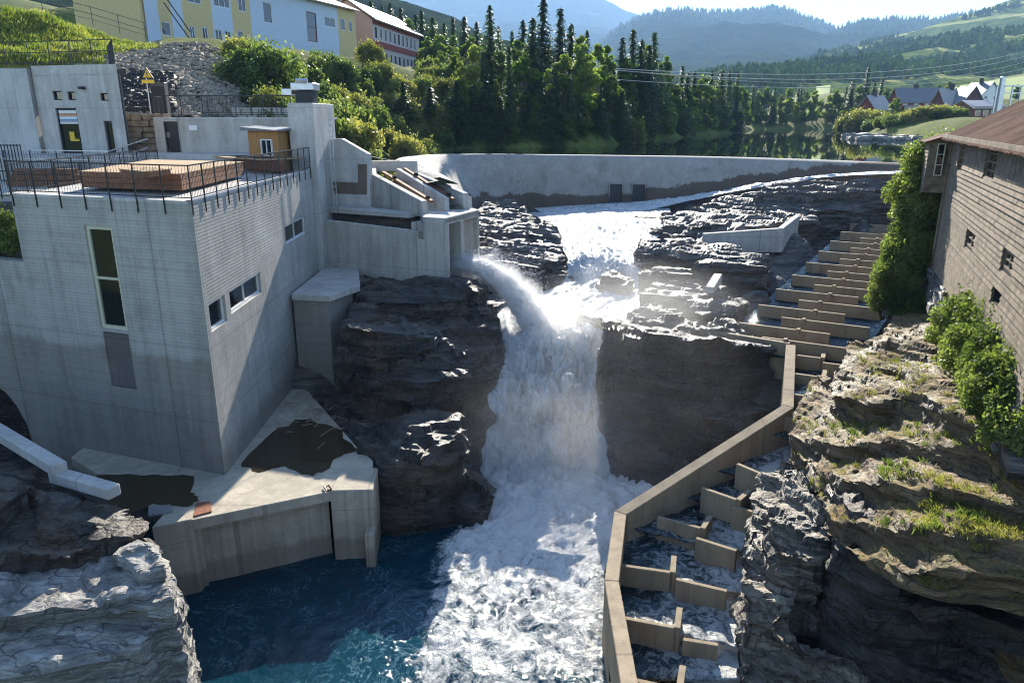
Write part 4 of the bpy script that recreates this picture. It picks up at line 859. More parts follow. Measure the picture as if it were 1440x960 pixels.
rock_mass('rock_outcrop', 'pale ragged rock strip between the lower fish ladder and the shadowed right corner', [
    ([(9.6, 23.4, 6.0), (8.5, 22.8, 5.6), (7.4, 20.8, 5.3), (6.5, 18.6, 4.9), (6.0, 16.6, 4.4), (7.3, 16.2, 4.6), (8.4, 18.5, 5.4), (9.5, 21, 6.2)], 0),
    ([(8.6, 20.5, 6.4), (7.6, 19.6, 6.2), (7.3, 17.8, 5.7), (8.4, 17.2, 5.8), (9.2, 19, 6.4)], 1),
    ([(6.3, 17.2, 3.9), (5.7, 15.6, 3.4), (6.4, 14.6, 3.2), (8.6, 14.4, 3.6), (8.8, 15.6, 4.2), (7.4, 16.2, 4.3)], 0)], M['rock_strip'], .085, .75, 57, thick=.6)
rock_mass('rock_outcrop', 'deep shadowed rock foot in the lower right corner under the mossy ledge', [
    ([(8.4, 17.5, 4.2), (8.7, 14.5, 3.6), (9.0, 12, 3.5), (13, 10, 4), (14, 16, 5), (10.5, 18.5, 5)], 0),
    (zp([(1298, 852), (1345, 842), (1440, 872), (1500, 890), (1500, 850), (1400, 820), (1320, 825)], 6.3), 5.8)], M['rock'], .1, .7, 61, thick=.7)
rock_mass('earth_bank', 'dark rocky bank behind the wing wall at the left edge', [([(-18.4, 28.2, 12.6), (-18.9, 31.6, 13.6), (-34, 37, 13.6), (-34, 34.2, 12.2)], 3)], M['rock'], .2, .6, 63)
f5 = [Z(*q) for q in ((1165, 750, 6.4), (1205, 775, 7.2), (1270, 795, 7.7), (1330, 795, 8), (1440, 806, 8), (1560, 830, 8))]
rock_mass('rock_outcrop', 'rock wall darkened for shade, set back under the overhanging mossy ledges', [([(p.x + .5, p.y + 1.3 + .25 * i) for i, p in enumerate(f5)] + [(14, 14.5), (18, 28), (14, 28.5), (11.5, 24.5)], 0, 7.5)], M['rock'], .12, .6, 67, thick=.6)  # dark rock colour used here to carry the shadow below the ledges
# stream bed under and between the rock masses
def idw(X_, Y_, pts, p=3.2, eps=.6):
    num = 0; den = 0
    for (a, b, z) in pts:
        wgt = 1 / ((X_ - a) ** 2 + (Y_ - b) ** 2 + eps) ** (p / 2); num = num + wgt * z; den = den + wgt
    return num / den
bedpts = [(-24, 26, 3.5), (-20, 24, 3.5), (-24, 14, 4), (-18, 20, 4), (-14, 12, -.5), (-14, 24, -.5), (-8, 18, -1), (-3, 14, -1), (2, 14, -1), (2, 22, -1), (-3, 22, -1), (-9, 22, -.5), (0, 28, 0), (3, 29, 0), (-12, 30, 1.5), (-9, 30, 2.5), (-11, 36, 6),
    (-6, 36, 5), (1, 33, 2.2), (3, 33, 2.6), (1, 36, 4.6), (3.5, 37, 6.0), (5, 39, 6.4), (1, 39, 5.4), (-1, 41, 7.2), (5, 43, 6.6), (3, 46, 7), (6, 48, 7.6), (5, 52, 8), (8, 52, 8), (4, 58, 8.1), (9, 60, 8.4), (5, 66, 8.3), (12, 66, 9), (17, 65.5, 9.9), (22, 63, 11), (28, 59, 12.2),
    (-2, 48, 7.5), (-2, 60, 8.2), (-4, 70, 8.3), (8, 36, 6), (8, 31, 1.5), (6, 28, .5), (5, 25, -.5), (12, 30, 3.5), (8.5, 25, 1.5), (11, 34, 6.4), (13, 37, 7.6), (16, 44, 8.6), (20, 52, 9.3), (14, 40, 8.3), (14, 48, 8.9), (12, 50, 8.7), (17, 54, 9.6), (15, 58, 9.6), (26, 55, 10.2), (16, 35, 6.8), (19, 41, 7.7),
    (22, 47, 8.6), (25, 51, 9.4), (20.8, 34.5, 9.4), (23.8, 39, 10.2), (28.5, 45.5, 11), (29, 50, 11.5), (32, 52, 12.6), (13.5, 27.5, 6), (10, 26, 3.5), (6.5, 21, 1.8), (4.5, 18, 1.2), (4.5, 12, .8), (8, 16, 1.5), (12, 20, 5), (16, 26, 8), (20, 30, 10.3), (22, 34, 10.6), (27, 38, 11.5), (10, 9, 2), (16, 12, 8), (33, 44, 13)]
bedpts += [(9.97 + .567 * q + .875 * a, 33.67 + .823 * q - .484 * a, 7.3 + .08 * q - 1.7) for q in range(0, 28, 2) for a in (0.4, 3, 5.6)]
gx, gy = np.meshgrid(np.arange(-26, 36, .26), np.arange(7, 72, .26), indexing='ij')
gz = idw(gx, gy, bedpts); Pb = np.stack([gx, gy, gz], -1).reshape(-1, 3)
nrm0 = np.tile([0, 0, 1.0], (len(Pb), 1)); dv = fbm(Pb * .5, 71, 4) * .55 + (np.floor((Pb[:, 2] + fbm(Pb * .4, 73, 3) * .8) / .35) * .35 - Pb[:, 2]) * .35
Pb[:, 2] += dv + fbm(Pb * np.array([1.2, 2.6, 2]), 75, 3) * .22
me = gridmesh('riverbed', Pb.reshape(gx.shape + (3,)))
if me.polygons[10].normal.z < 0: me.flip_normals()
me.polygons.foreach_set('use_smooth', np.zeros(len(me.polygons), bool))
o = bpy.data.objects.new('riverbed', me); COL.objects.link(o); me.materials.append(M['rock_far']); tagp(o, kind='structure')

# ------------------------------------------------------------ water
gx, gy = np.meshgrid(np.arange(-20, 14, .11), np.arange(5, 33.5, .11), indexing='ij')
P = np.stack([gx, gy, np.full_like(gx, WL)], -1).reshape(-1, 3); x, y = P[:, 0], P[:, 1]
xl = np.interp(y, [5, 14, 17, 20, 24, 27.7, 31], [-6.5, -4.2, -3.7, -3.2, -2.9, -1.5, -1.5]) + fbm(P * .5, 80, 4) * .9  # foam edge follows the shadow line; part of its white stands for glare
fo = np.clip((x - xl + .4) / 1.5, 0, 1); fo = fo * fo * (3 - 2 * fo)
near = np.clip(1 - np.hypot(x - 1.2, y - 29.5) / 9, 0, 1)
foam = .36 + .20 * fo + .27 * near * fo + fbm(P * .22, 82, 3) * .05 - .06 * np.clip((17 - y) / 8, 0, 1)
swirl = np.stack([x + 1.2 * fbm(P * .3, 84, 3), y + 1.2 * fbm(P * .3, 88, 3), P[:, 2]], 1)
amp_ = .035 + .15 * fo + .28 * near * fo
rid = 1 - np.abs(fbm(swirl * np.array([1.5, 1.1, 1]), 90, 4)) * 2.6
P[:, 2] += amp_ * (rid * .7 + fbm(swirl * 3.1, 93, 3) * .5 - .3) + near * fo * .35
me = gridmesh('pool_water', P.reshape(gx.shape + (3,)), {'foam': foam})
if me.polygons[10].normal.z < 0: me.flip_normals()
o = bpy.data.objects.new('pool_water', me); COL.objects.link(o); me.materials.append(M['pool']); tagp(o, kind='structure')
def loft(name, secs, nu, nv, amp, foam, seed, mt, sk=.5, bulge=.15, kind='structure', blobs=1.0):
    Lp = np.array([s[0] for s in secs], float); Rp = np.array([s[1] for s in secs], float); am = np.array([s[2] if len(s) > 2 else 1 for s in secs], float)[:, None]
    Ls, Rs, As = smooth_path(Lp, nv), smooth_path(Rp, nv), smooth_path(am, nv)[:, 0]
    t = np.linspace(0, 1, nu); Pp = Ls[:, None] * (1 - t)[None, :, None] + Rs[:, None] * t[None, :, None]
    cen = (Ls + Rs) / 2; tg = np.gradient(cen, axis=0); tg /= np.linalg.norm(tg, axis=1)[:, None]; ac = Rs - Ls; ac /= np.linalg.norm(ac, axis=1)[:, None]
    nn = np.cross(ac, tg); nn[nn[:, 2] < 0] *= -1
    shp = Pp.shape; Q = Pp.reshape(-1, 3); NN = np.repeat(nn, nu, 0); A2 = np.repeat(As, nu); T2 = np.tile(t, nv)
    edge = np.minimum(1, 4 * np.minimum(T2, 1 - T2) + .15)
    along = np.repeat(np.cumsum(np.r_[0, np.linalg.norm(np.diff(cen, axis=0), axis=1)]), nu)
    slope = np.repeat(np.clip(-tg[:, 2] * 2.4 - .1, 0, 1), nu); ac_ = T2 * np.repeat(np.linalg.norm(Rs - Ls, axis=1), nu)
    wrp = fbm(Q * .45, seed + 30, 3) * 1.1
    fl = np.stack([ac_ * 1.5 + wrp, along * sk, Q[:, 2] * .3], 1); fs2 = np.stack([ac_ * 4.2 + wrp * 2, along * .8, Q[:, 2] * 0], 1)
    d = fbm(fl, seed, 4) * .75 + (1 - np.abs(fbm(fl * 1.9, seed + 4, 4)) * 3) * .3 * blobs * (1 - .6 * slope) + fbm(fs2, seed + 8, 4) * (.35 + .35 * slope) + fbm(Q * 5.5, seed + 17, 2) * .14
    d = d + slope * (fbm(Q * np.array([.55, .8, .5]), seed + 33, 3) * 1.1 + (.5 - np.abs(fbm(Q * np.array([1.5, 1.1, 1.1]), seed + 36, 4)) * 2.5) * .8)
    Q = Q + np.outer(np.sign(T2 - .5) * np.clip(np.abs(T2 - .5) * 2 - .6, 0, 1) * fbm(Q * .8, seed + 38, 3) * 1.6 * amp / .3, [1, 0, 0]) * slope[:, None]
    Q = Q + NN * (amp * A2 * edge * d + bulge * np.sin(math.pi * T2) * A2)[:, None]
    fm = np.full(len(Q), foam) + fbm(Q * .5, seed + 11, 3) * .05
    me = gridmesh(name, Q.reshape(shp), {'foam': fm})
    o = bpy.data.objects.new(name, me); COL.objects.link(o); me.materials.append(mt); tagp(o, kind=kind); return o
def S(l, r, zl, zr=None, a=1): return (tuple(Z(l[0], l[1], zl)), tuple(Z(r[0], r[1], zl if zr is None else zr)), a)
loft('upper_rapids', [((1.5, 68, 8.75), (13.5, 64, 9.6), .5), ((2.4, 63, 8.8), (13, 61, 9.3), .7), ((3.0, 57, 8.75), (12, 57, 8.85), 1), ((3.2, 52, 8.6), (9.8, 52, 8.6), 1), ((3.5, 48.5, 8.45), (8.2, 48.5, 8.4), 1),
      ((3.5, 46.6, 8.2), (8, 46.4, 8.0), 1.3), ((3.2, 45, 7.3), (8.3, 44.6, 7.3), 1.2), ((1.5, 42.5, 7.05), (8.2, 42, 7.05), .8), ((-.6, 39.5, 6.9), (7.2, 39, 6.95), .8), ((-.6, 36.8, 6.5), (5.6, 36.6, 6.7), 1.1),
      ((-.6, 35, 6.05), (4.9, 35.2, 6.25), 2.0), ((-.7, 33.6, 5.4), (4.4, 33.7, 5.5), 2.5), ((-.9, 32.2, 4.5), (4.2, 32.4, 4.5), 2.6), ((-1.1, 30.8, 3.2), (4.2, 30.9, 3.1), 2.2), ((-1.3, 29.3, 1.9), (4.3, 29, 1.8), 1.0), ((-1.3, 28, 1.5), (4.5, 27.6, 1.4), .6)],
     130, 420, .32, .61, 101, M['rapid'])
loft('dam_overflow', [((30.6, 58.2, 13.1), (29.4, 56.8, 13.0), .5), ((26.5, 61.4, 12.6), (25.4, 60.3, 12.5), .6), ((21.5, 64.3, 11.6), (20.5, 62.6, 11.5), .8), ((17.3, 66.8, 10.5), (16, 64.0, 10.4), 1), ((12, 69.2, 9.6), (11.5, 63.5, 9.5), 1), ((6, 70.8, 9.1), (7, 64, 9.05), .8), ((2, 70.5, 8.85), (3, 64.5, 8.85), .6)],
     40, 260, .28, .6, 131, M['rapid'])
# jet from the gate openings
def jet(path, nu, nv, seed, label):
    c = smooth_path(np.array([p[:3] for p in path], float), nv); r = smooth_path(np.array([[p[3]] for p in path], float), nv)[:, 0]
    tg = np.gradient(c, axis=0); tg /= np.linalg.norm(tg, axis=1)[:, None]; u = np.cross(tg, [0, 0, 1]); u /= np.linalg.norm(u, axis=1)[:, None]; v = np.cross(u, tg)
    th = np.linspace(0, 2 * math.pi, nu); D = u[:, None] * np.cos(th)[None, :, None] + v[:, None] * np.sin(th)[None, :, None]
    Q = (c[:, None] + D * r[:, None, None]); s = Q.reshape(-1, 3); al = np.repeat(np.arange(nv) * .1, nu)
    f = fbm(s * np.array([1.5, 1, 1.5]), seed, 4) * .6 + (1 - np.abs(fbm(s * 3, seed + 5, 4)) * 3) * .25 + fbm(s * 6, seed + 9, 2) * .2
    s = s + D.reshape(-1, 3) * (f * np.repeat(r, nu) * .55)[:, None]
    me = gridmesh('water_jet', s.reshape(nv, nu, 3), {'foam': np.full(nv * nu, .75)}); o = bpy.data.objects.new('water_jet', me); COL.objects.link(o); me.materials.append(M['rapid']); tagp(o, kind='structure')
JP = [(-3.6, 40.6, 9.25, .3), (-2.6, 40.0, 9.3, .32), (-1.6, 39.2, 9.2, .38), (-.4, 38.2, 8.6, .5), (.6, 37.2, 7.7, .62), (1.4, 36.0, 6.6, .7), (1.9, 35.0, 5.4, .7)]
jet(JP, 60, 160, 141, 'jet')
jet([(-2.6, 42.2, 9.0, .3), (-1.6, 41.2, 9.0, .35), (-.8, 40, 8.8, .45), (0, 39, 8.2, .5)], 28, 60, 151, 'jet')
# loose droplets and clots of spray around the fall
def droplets(name, centers, spread, n, smin, smax, seed):
    g = np.random.default_rng(seed); c = np.array(centers, float); i = g.integers(0, len(c), n); p = c[i, :3] + g.normal(size=(n, 3)) * (c[i, 3:4] if c.shape[1] > 3 else spread)
    s = g.uniform(smin, smax, n) ** 1.0; tet = np.array([(1, 1, 1), (-1, -1, 1), (-1, 1, -1), (1, -1, -1)], float) * .6
    V = p[:, None] + (tet[None] * g.uniform(.5, 1.4, (n, 4, 3))) * s[:, None, None]; V = V.reshape(-1, 3)
    f = (np.arange(n)[:, None, None] * 4 + np.array([(0, 1, 2), (0, 3, 1), (0, 2, 3), (1, 3, 2)])[None]).reshape(-1)
    me = bpy.data.meshes.new(name); me.vertices.add(len(V)); me.vertices.foreach_set('co', V.reshape(-1)); me.loops.add(len(f)); me.loops.foreach_set('vertex_index', f)
    me.polygons.add(4 * n); me.polygons.foreach_set('loop_start', np.arange(0, 12 * n, 3)); me.polygons.foreach_set('loop_total', np.full(4 * n, 3)); me.update(calc_edges=True)
    o = bpy.data.objects.new(name, me); COL.objects.link(o); me.materials.append(M['spray']); tagp(o, kind='stuff'); return o
jc = [tuple(p) for p in smooth_path(np.array(JP, float), 40)]
droplets('spray_droplets', [(p[0], p[1], p[2] + .1, p[3] * .85) for p in jc], .5, 42000, .006, .026, 5)
droplets('spray_droplets', [(-1, 39.4, 9.9, .3), (-.2, 38.6, 9.4, .4), (.7, 38, 8.8, .5), (1.6, 37, 7.8, .5), (2, 36, 7.0, .6), (0, 36, 6.5, .4), (.2, 34.5, 5.6, .4), (1, 34, 5.6, .5), (2.5, 34, 5.4, .6), (3.8, 34.5, 5.8, .3), (-.8, 33, 4.6, .35), (1.5, 32.5, 4.2, .7), (4, 32.5, 4.0, .3), (1.5, 30.5, 2.8, .8), (0, 29.5, 2.4, .6), (3, 29.3, 2.3, .6), (4.8, 44.6, 8, .3), (5.8, 45.6, 8.3, .4), (7.4, 44.8, 8.2, .3)], .5, 16000, .006, .026, 6)
droplets('spray_droplets', [(1.6 + 2.6 * math.sin(k * 2.4), 37.4 - .62 * k, np.interp(37.4 - .62 * k, [28, 29.3, 30.8, 32.2, 33.6, 35, 36.8, 38], [1.7, 2.1, 3.2, 4.5, 5.4, 6.2, 6.8, 7.1]) + .1, .6) for k in range(15)], .5, 15000, .006, .022, 9)
lp = [(540, 226), (545, 212), (580, 210), (640, 209), (700, 208), (780, 207), (860, 205), (893, 200), (905, 199), (960, 193), (1045, 186), (1060, 182), (1100, 182), (1185, 181), (1190, 185), (1225, 191), (1290, 196), (1325, 199)]
shore = [tuple(Z(a, b, 13.5)[:2]) for a, b in lp]
gx, gy = np.meshgrid(np.linspace(-60, 260, 60), np.linspace(44, 420, 60), indexing='ij')
dl = [(-8.6, 45)] + [tuple(c) for c in (cs[::4] + np.array([0, 0]))] + [(60, 50), (180, 80), (260, 420), (-60, 420), (-60, 45)]
m = MB(); m.add([(a, b, 13.45) for a, b in dl][::-1], [tuple(range(len(dl)))])
me = m.mesh('lake')
if me.polygons[0].normal.z < 0: me.flip_normals()
o = bpy.data.objects.new('lake', me); COL.objects.link(o); me.materials.append(M['lake']); tagp(o, kind='structure')
fs_ = MB()

# ------------------------------------------------------------ fish ladder
fl = thing('fish_ladder', 'long stepped concrete fish ladder with staggered weirs climbing the right bank', 'fish ladder', (6, 20, 1.8))
wp = [(2.75, 9.5, 3.9), (2.62, 14.6, 3.95), (2.72, 18.8, 4.0), (3.5, 22.55, 4.15), (10.55, 26.9, 6.3), (12.36, 31.9, 7.25)]
def offs(i, t=.42):
    a = Vector(wp[max(i - 1, 0)][:2]); b = Vector(wp[i][:2]); c = Vector(wp[min(i + 1, len(wp) - 1)][:2])
    d1 = (b - a).normalized() if b != a else (c - b).normalized(); d2 = (c - b).normalized() if c != b else d1
    n1 = Vector((d1.y, -d1.x)); n2 = Vector((d2.y, -d2.x)); n = (n1 + n2).normalized(); k = t / max(.4, n.dot(n1)); return (b.x + n.x * k, b.y + n.y * k)
for i in range(1, len(wp)):
    a, b = wp[i - 1], wp[i]; ia, ib = offs(i - 1), offs(i); m = MB()
    vs = [(a[0], a[1], -.5), (b[0], b[1], -.5 if i < 4 else 2), (*ib, -.5 if i < 4 else 2), (*ia, -.5), a, b, (*ib, b[2]), (*ia, a[2])]
    if i == 5: vs[0] = (a[0], a[1], 2); vs[3] = (*ia, 2)
    m.add(vs, [(0, 1, 2, 3), (7, 6, 5, 4), (0, 4, 5, 1), (1, 5, 6, 2), (2, 6, 7, 3), (3, 7, 4, 0)]); m.build('outer_wall', M['conc_fish'], fl, .02)
m = MB(); m.wall((9.0, 34.0), (12.5, 31.85), 3, 7.35, 7.28, .25); m.build('cross_wall', M['conc_weir'], fl, .02)
def weir(pl, pr_, z, h=.95, t=.16, post=None, zr=None):
    a, b = Z(*pl, z), Z(*pr_, z if zr is None else zr); m = MB(); m.wall(a, b, min(a.z, b.z) - h, a.z, b.z, t); m.build('weir', M['conc_weir'], fl, .015)
    if post:
        d = (V2(b) - V2(a)).normalized(); n = Vector((-d.y, d.x, 0)); e = b if post > 0 else a; m = MB()
        m.wall((e.x - d.x * .09, e.y - d.y * .09), (e.x + d.x * .09, e.y + d.y * .09), e.z - h, e.z + .05, e.z + .05, .95); m.build('weir_cheek', M['conc_weir'], fl, .01)
for q in (((872, 869), (952, 884), 3.25, 1), ((868, 795), (946, 806), 3.45, 1), ((924, 727), (988, 744), 3.95, 1), ((986, 686), (1038, 704), 4.6, 1), ((1035, 652), (1082, 672), 5.2, 1),
          ((880, 955), (955, 972), 3.0, 1), ((960, 900), (1010, 908), 3.0, 0), ((950, 815), (1022, 832), 3.4, 0), ((978, 757), (1035, 775), 3.85, 0), ((1030, 712), (1058, 720), 4.4, 0)):
    weir(q[0], q[1], q[2], post=q[3])
for q in (((1108, 498), (1157, 504), 7.0, 1), ((1107, 524), (1158, 531), 6.75, 1), ((1106, 553), (1159, 561), 6.45, 1), ((1102, 586), (1142, 594), 6.0, 0), ((1157, 510), (1196, 515), 6.95, 0), ((1158, 538), (1192, 545), 6.6, 0), ((1158, 568), (1196, 576), 6.25, 0)):
    weir(q[0], q[1], q[2], .8, post=q[3])
OO = Z(1071, 474, 7.3); Dd = Vector((.567, .823, 0)); Aa = Vector((.875, -.484, 0)); OO = Vector((OO.x, OO.y, 0)) - Aa * 1.8
pools = []
for k in range(9):
    for side in (0, 1):
        s = 3.16 * k + (1.58 if side == 0 else 0); zt = 7.3 + .08 * s
        a, b = (.2, 4.4) if side == 0 else (1.8, 5.8)
        p, q = OO + Dd * s + Aa * a, OO + Dd * s + Aa * b
        m = MB(); m.wall(p, q, zt - .95, zt, zt, .17); wv = m.build('weir', M['conc_weir'], fl, .015)
        c = OO + Dd * (s + .02) + Aa * (3.0 if side == 0 else 2.85); m = MB(); m.obox(c + Vector((0, 0, zt - .06)), Aa * .08, Dd * .12, Vector((0, 0, .14))); m.build('lifting_block', M['conc_weir'], fl)
    pools.append(s)
wv_ = MB(); fo_ = []
# water steps of the upper ladder
rows = []; fa = []
for k in range(18):
    s = 1.58 * k - 1.0; z = 7.3 + .08 * (s + 1.0) - .62
    for ss in (s + .19, s + 1.57):
        rows.append([tuple((OO + Dd * ss + Aa * a)[:2]) + (z + random.uniform(-.02, .02),) for a in np.linspace(-.2, 6.0, 24)]); fa.append([.30 + .2 * (random.random()) for _ in range(24)])
me = gridmesh('ladder_water', np.array(rows), {'foam': np.array(fa)}); o = bpy.data.objects.new('ladder_water', me); COL.objects.link(o); me.materials.append(M['ladder']); tagp(o, kind='structure')
if me.polygons[0].normal.z < 0: me.flip_normals()
# water steps of the lower ladder
secs = [((882, 990), (1025, 990), 2.25), ((878, 958), (1015, 960), 2.25), ((876, 955), (1015, 955), 2.5), ((872, 884), (1012, 912), 2.5), ((872, 880), (1012, 905), 2.75), ((866, 812), (1028, 838), 2.75), ((866, 808), (1028, 832), 3.05), ((880, 745), (1042, 780), 3.1), ((884, 742), (1042, 775), 3.5), ((950, 700), (1060, 722), 3.55),
        ((955, 697), (1062, 716), 4.0), ((1005, 668), (1090, 676), 4.1), ((1010, 664), (1095, 670), 4.6), ((1080, 618), (1130, 625), 4.8), ((1085, 612), (1135, 618), 5.4), ((1098, 590), (1150, 598), 5.4), ((1098, 586), (1180, 594), 5.9), ((1100, 560), (1196, 578), 5.95), ((1102, 556), (1197, 572), 6.3), ((1104, 505), (1200, 520), 6.4)]
rows = []; fa = []
for (l, r, z) in secs:
    a, b = Z(*l, z), Z(*r, z); dd_ = (a - b).normalized(); a = a + dd_ * (.38 if z < 4.9 else -.12); b = b - dd_ * .5
    rows.append((a, b, z))
R_ = []; F_ = []
for (a0, b0, z0), (a1_, b1_, z1_) in zip(rows[:-1], rows[1:]):
    n = 14 if abs(z1_ - z0) < .12 else 4
    for i in range(n):
        t = i / n; R_.append([tuple(a0.lerp(a1_, t).lerp(b0.lerp(b1_, t), u_)) for u_ in np.linspace(0, 1, 70)]); F_.append([(.43 + .2 * u_ * (1 if n == 14 else 1.2)) for u_ in np.linspace(0, 1, 70)])
P = np.array(R_); sh_ = P.shape; P = P.reshape(-1, 3); P[:, 2] += fbm(P * 2.2, 161, 4) * .14 * np.array(F_).reshape(-1) * 2
me = gridmesh('ladder_water', P.reshape(sh_), {'foam': np.array(F_)}); o = bpy.data.objects.new('ladder_water', me); COL.objects.link(o); me.materials.append(M['ladder']); tagp(o, kind='structure')
if me.polygons[0].normal.z < 0: me.flip_normals()
# concrete remnants by the whaleback rock
m = MB(); m.wall((13.0, 50.0), (18.4, 50.2), 8.2, 9.5, 9.85, .4); m.wall((18.4, 50.2), (20.6, 53.3), 8.2, 9.85, 10.3, .4); tagp(m.build('guide_wall', M['conc_pale'], None, .02), 'low bent concrete guide wall between the whaleback rock and the rapids', 'wall')
m = MB(); a, b = Z(992, 403, 8.7), Z(1004, 384, 8.9); m.wall(a, b, 8.35, 8.7, 8.9, -.45); tagp(m.build('wall_stub', M['conc_pale'], None, .03), 'short pale concrete stub sloping up on the hazy rocks', 'wall')
# coping on the far left
for (l, r, zz, lab) in ((((-60, 575), (72, 655), 7.5, 'frost pale concrete coping beam running into the left edge of the picture')), (((66, 664), (150, 688), 7.2, 'pale concrete coping beam ending on the dark rocks at the left'))):
    a, b = Z(*l, zz), Z(*r, zz); m = MB(); m.wall(a, b, zz - .35, zz, zz, .42); tagp(m.build('coping', M['conc_pale'], None, .03), lab, 'coping')

# ------------------------------------------------------------ old barn
P0 = Y(1310, 375, 32.0); P0 = (P0.x + .1, P0.y); wdir = Vector((-.39, -.92, 0)).normalized(); wn = Vector((-.92, .39, 0)).normalized(); LB = 18.0
P1 = (P0[0] + wdir.x * LB, P0[1] + wdir.y * LB); ZB, ZE = 10.75, 16.35
bn_ = thing('old_barn', 'weathered timber-clad barn with rusty sheet roof on the right bank', 'barn', (P0[0], P0[1], ZB))
def bA(px, py): p = onplane(px, py, P0, P1); return (V2(p) - V2(P0)).dot(wdir), p.z
def hole3(tl, bl, tr): return (bA(*tl)[0], bA(*tr)[0], bA(*bl)[1], bA(*tl)[1])
holes = [hole3((1393, 203), (1386, 250), (1408, 203)), hole3((1363, 321), (1360, 344), (1375, 326)), hole3((1415, 350), (1411, 375), (1431, 355)), hole3((1400, 403), (1398, 424), (1412, 408)), hole3((1354, 201), (1346, 240), (1361, 201))]
holes = [(max(.15, a), b, c, d) for a, b, c, d in holes]
m = MB(); facade(m, (P0[0], P0[1], 0), wdir, wn, LB, ZB, ZE, holes, .25); m.build('wall', M['black'], bn_)
nb = 34; hb = (ZE - ZB) / nb
for i in range(nb):
    z0 = ZB + hb * i; zc = z0 + hb / 2; cuts = sorted([(h[0] - .04, h[1] + .04) for h in holes if h[2] - .02 < zc < h[3] + .02])
    s = random.uniform(-.03, .03) + (random.uniform(0, .2) if i == 0 else 0); segs = []
    for c in cuts: segs.append((s, c[0])); s = c[1]
    segs.append((s, LB))
    for (a, b) in segs:
        while b - a > .1:
            e = min(b, a + random.uniform(8, 16)); 
            if b - e < .8: e = b
            dz = random.uniform(-.012, .012); t1 = random.uniform(-.01, .01); mb = MB()
            A0 = V2(P0) + wdir * a; A1 = V2(P0) + wdir * (e - .012)
            lo, hi = .075 + random.uniform(-.01, .015), .03
            q = lambda A_, d, z: (A_.x + wn.x * d, A_.y + wn.y * d, z)
            vs = [q(A0, 0, z0 + dz), q(A0, lo, z0 + dz - .02), q(A0, hi, z0 + hb + dz), q(A0, 0, z0 + hb + dz), q(A1, 0, z0 + dz + t1), q(A1, lo, z0 + dz - .02 + t1), q(A1, hi, z0 + hb + dz + t1), q(A1, 0, z0 + hb + dz + t1)]
            mb.add(vs, [(0, 1, 2, 3), (7, 6, 5, 4), (0, 4, 5, 1), (1, 5, 6, 2), (2, 6, 7, 3), (3, 7, 4, 0)]); mb.build('board', M['wood_old'], bn_); a = e
for k, h in enumerate(holes):
    if k == 3: continue
    window(bn_, (P0[0], P0[1], 0), wdir, wn, *h, .1, M['wood_old'], 2, 3 if k in (0, 4) else 1, .06)
# end wall, gable and roof
en = Vector((wn.x, wn.y, 0)) * -1
WB = 8.5; hr = 4.4
e0 = V2(P0); e1 = e0 + en * WB
m = MB(); m.add([(e0.x, e0.y, ZB - 1), (e1.x, e1.y, ZB - 1), (e1.x, e1.y, ZE), ((e0 + e1).x / 2, (e0 + e1).y / 2, ZE + hr / 2 + .1), (e0.x, e0.y, ZE)], [(0, 1, 2, 3, 4)]); m.build('gable_wall', M['wood_old'], bn_)
g0, g1 = V2(P1), V2(P1) + en * WB
m = MB(); m.add([(g0.x, g0.y, ZB - 1), (g1.x, g1.y, ZB - 1), (g1.x, g1.y, ZE), ((g0 + g1).x / 2, (g0 + g1).y / 2, ZE + hr / 2 + .1), (g0.x, g0.y, ZE)], [(4, 3, 2, 1, 0)]); m.build('gable_wall', M['wood_old'], bn_)
m = MB(); m.add([(e1.x, e1.y, ZB - 1), (g1.x, g1.y, ZB - 1), (g1.x, g1.y, ZE), (e1.x, e1.y, ZE)], [(3, 2, 1, 0)]); m.build('rear_wall', M['wood_old'], bn_)
m = MB(); m.prism([tuple((V2(p_) - wn * .9)[:2]) for p_ in (e0, g0)] + [tuple(g1[:2]), tuple(e1[:2])], 6.0, ZB - .05); m.build('stone_base', M['rock'], bn_)
ov = .55; sl = hr / WB; rl_ = 1.2
for side in (0, 1):
    for i in range(20):
        s0 = -.5 + i * 1.0; a = V2(P0) + wdir * (s0 + .01); b = V2(P0) + wdir * (s0 + 1.03); lft = .012 * (i % 2)
        if side == 0: ea, ra = -ov, WB / 2
        else: ea, ra = WB + ov, WB / 2
        mb = MB(); pts = []; nco = 8
        zf = lambda d: ZE + .12 + (d if side == 0 else WB - d) * sl * 2 * .5 * 1.06
        for j in range(nco + 1):
            c = a.lerp(b, j / nco); dz = .025 * (1 if j % 2 else -1) + lft + random.uniform(-.006, .006)
            for d in (ea + (random.uniform(-.05, .05) if j == 0 else 0), ra): pts.append((c.x + en.x * d, c.y + en.y * d, zf(d) + dz))
        n0 = len(pts); pts += [(p[0], p[1], p[2] - .02) for p in pts]
        fs = [(2 * j, 2 * j + 1, 2 * j + 3, 2 * j + 2) for j in range(nco)] + [(n0 + 2 * j + 2, n0 + 2 * j + 3, n0 + 2 * j + 1, n0 + 2 * j) for j in range(nco)] + [(2 * j, 2 * j + 2, n0 + 2 * j + 2, n0 + 2 * j) for j in range(nco)]
        mb.add(pts, fs); mb.build('roof_sheet', M['roof_rust'], bn_)
m = MB()
for d in (.0,):
    a = V2(P0) - wdir * .4 - en * (ov - .08); b = a + wdir * 19; m.beam(a + Vector((0, 0, ZE - .06)), b + Vector((0, 0, ZE - .06)), .05, .14)
m.build('fascia', M['wood_old'], bn_)
m = MB(); m.beam(V2(P0) + wn * .06 + Vector((0, 0, ZB - .2)), V2(P0) + wn * .06 + Vector((0, 0, ZE)), .14, .14, up=(1, 0, 0)); m.build('corner_post', M['wood_old'], bn_)
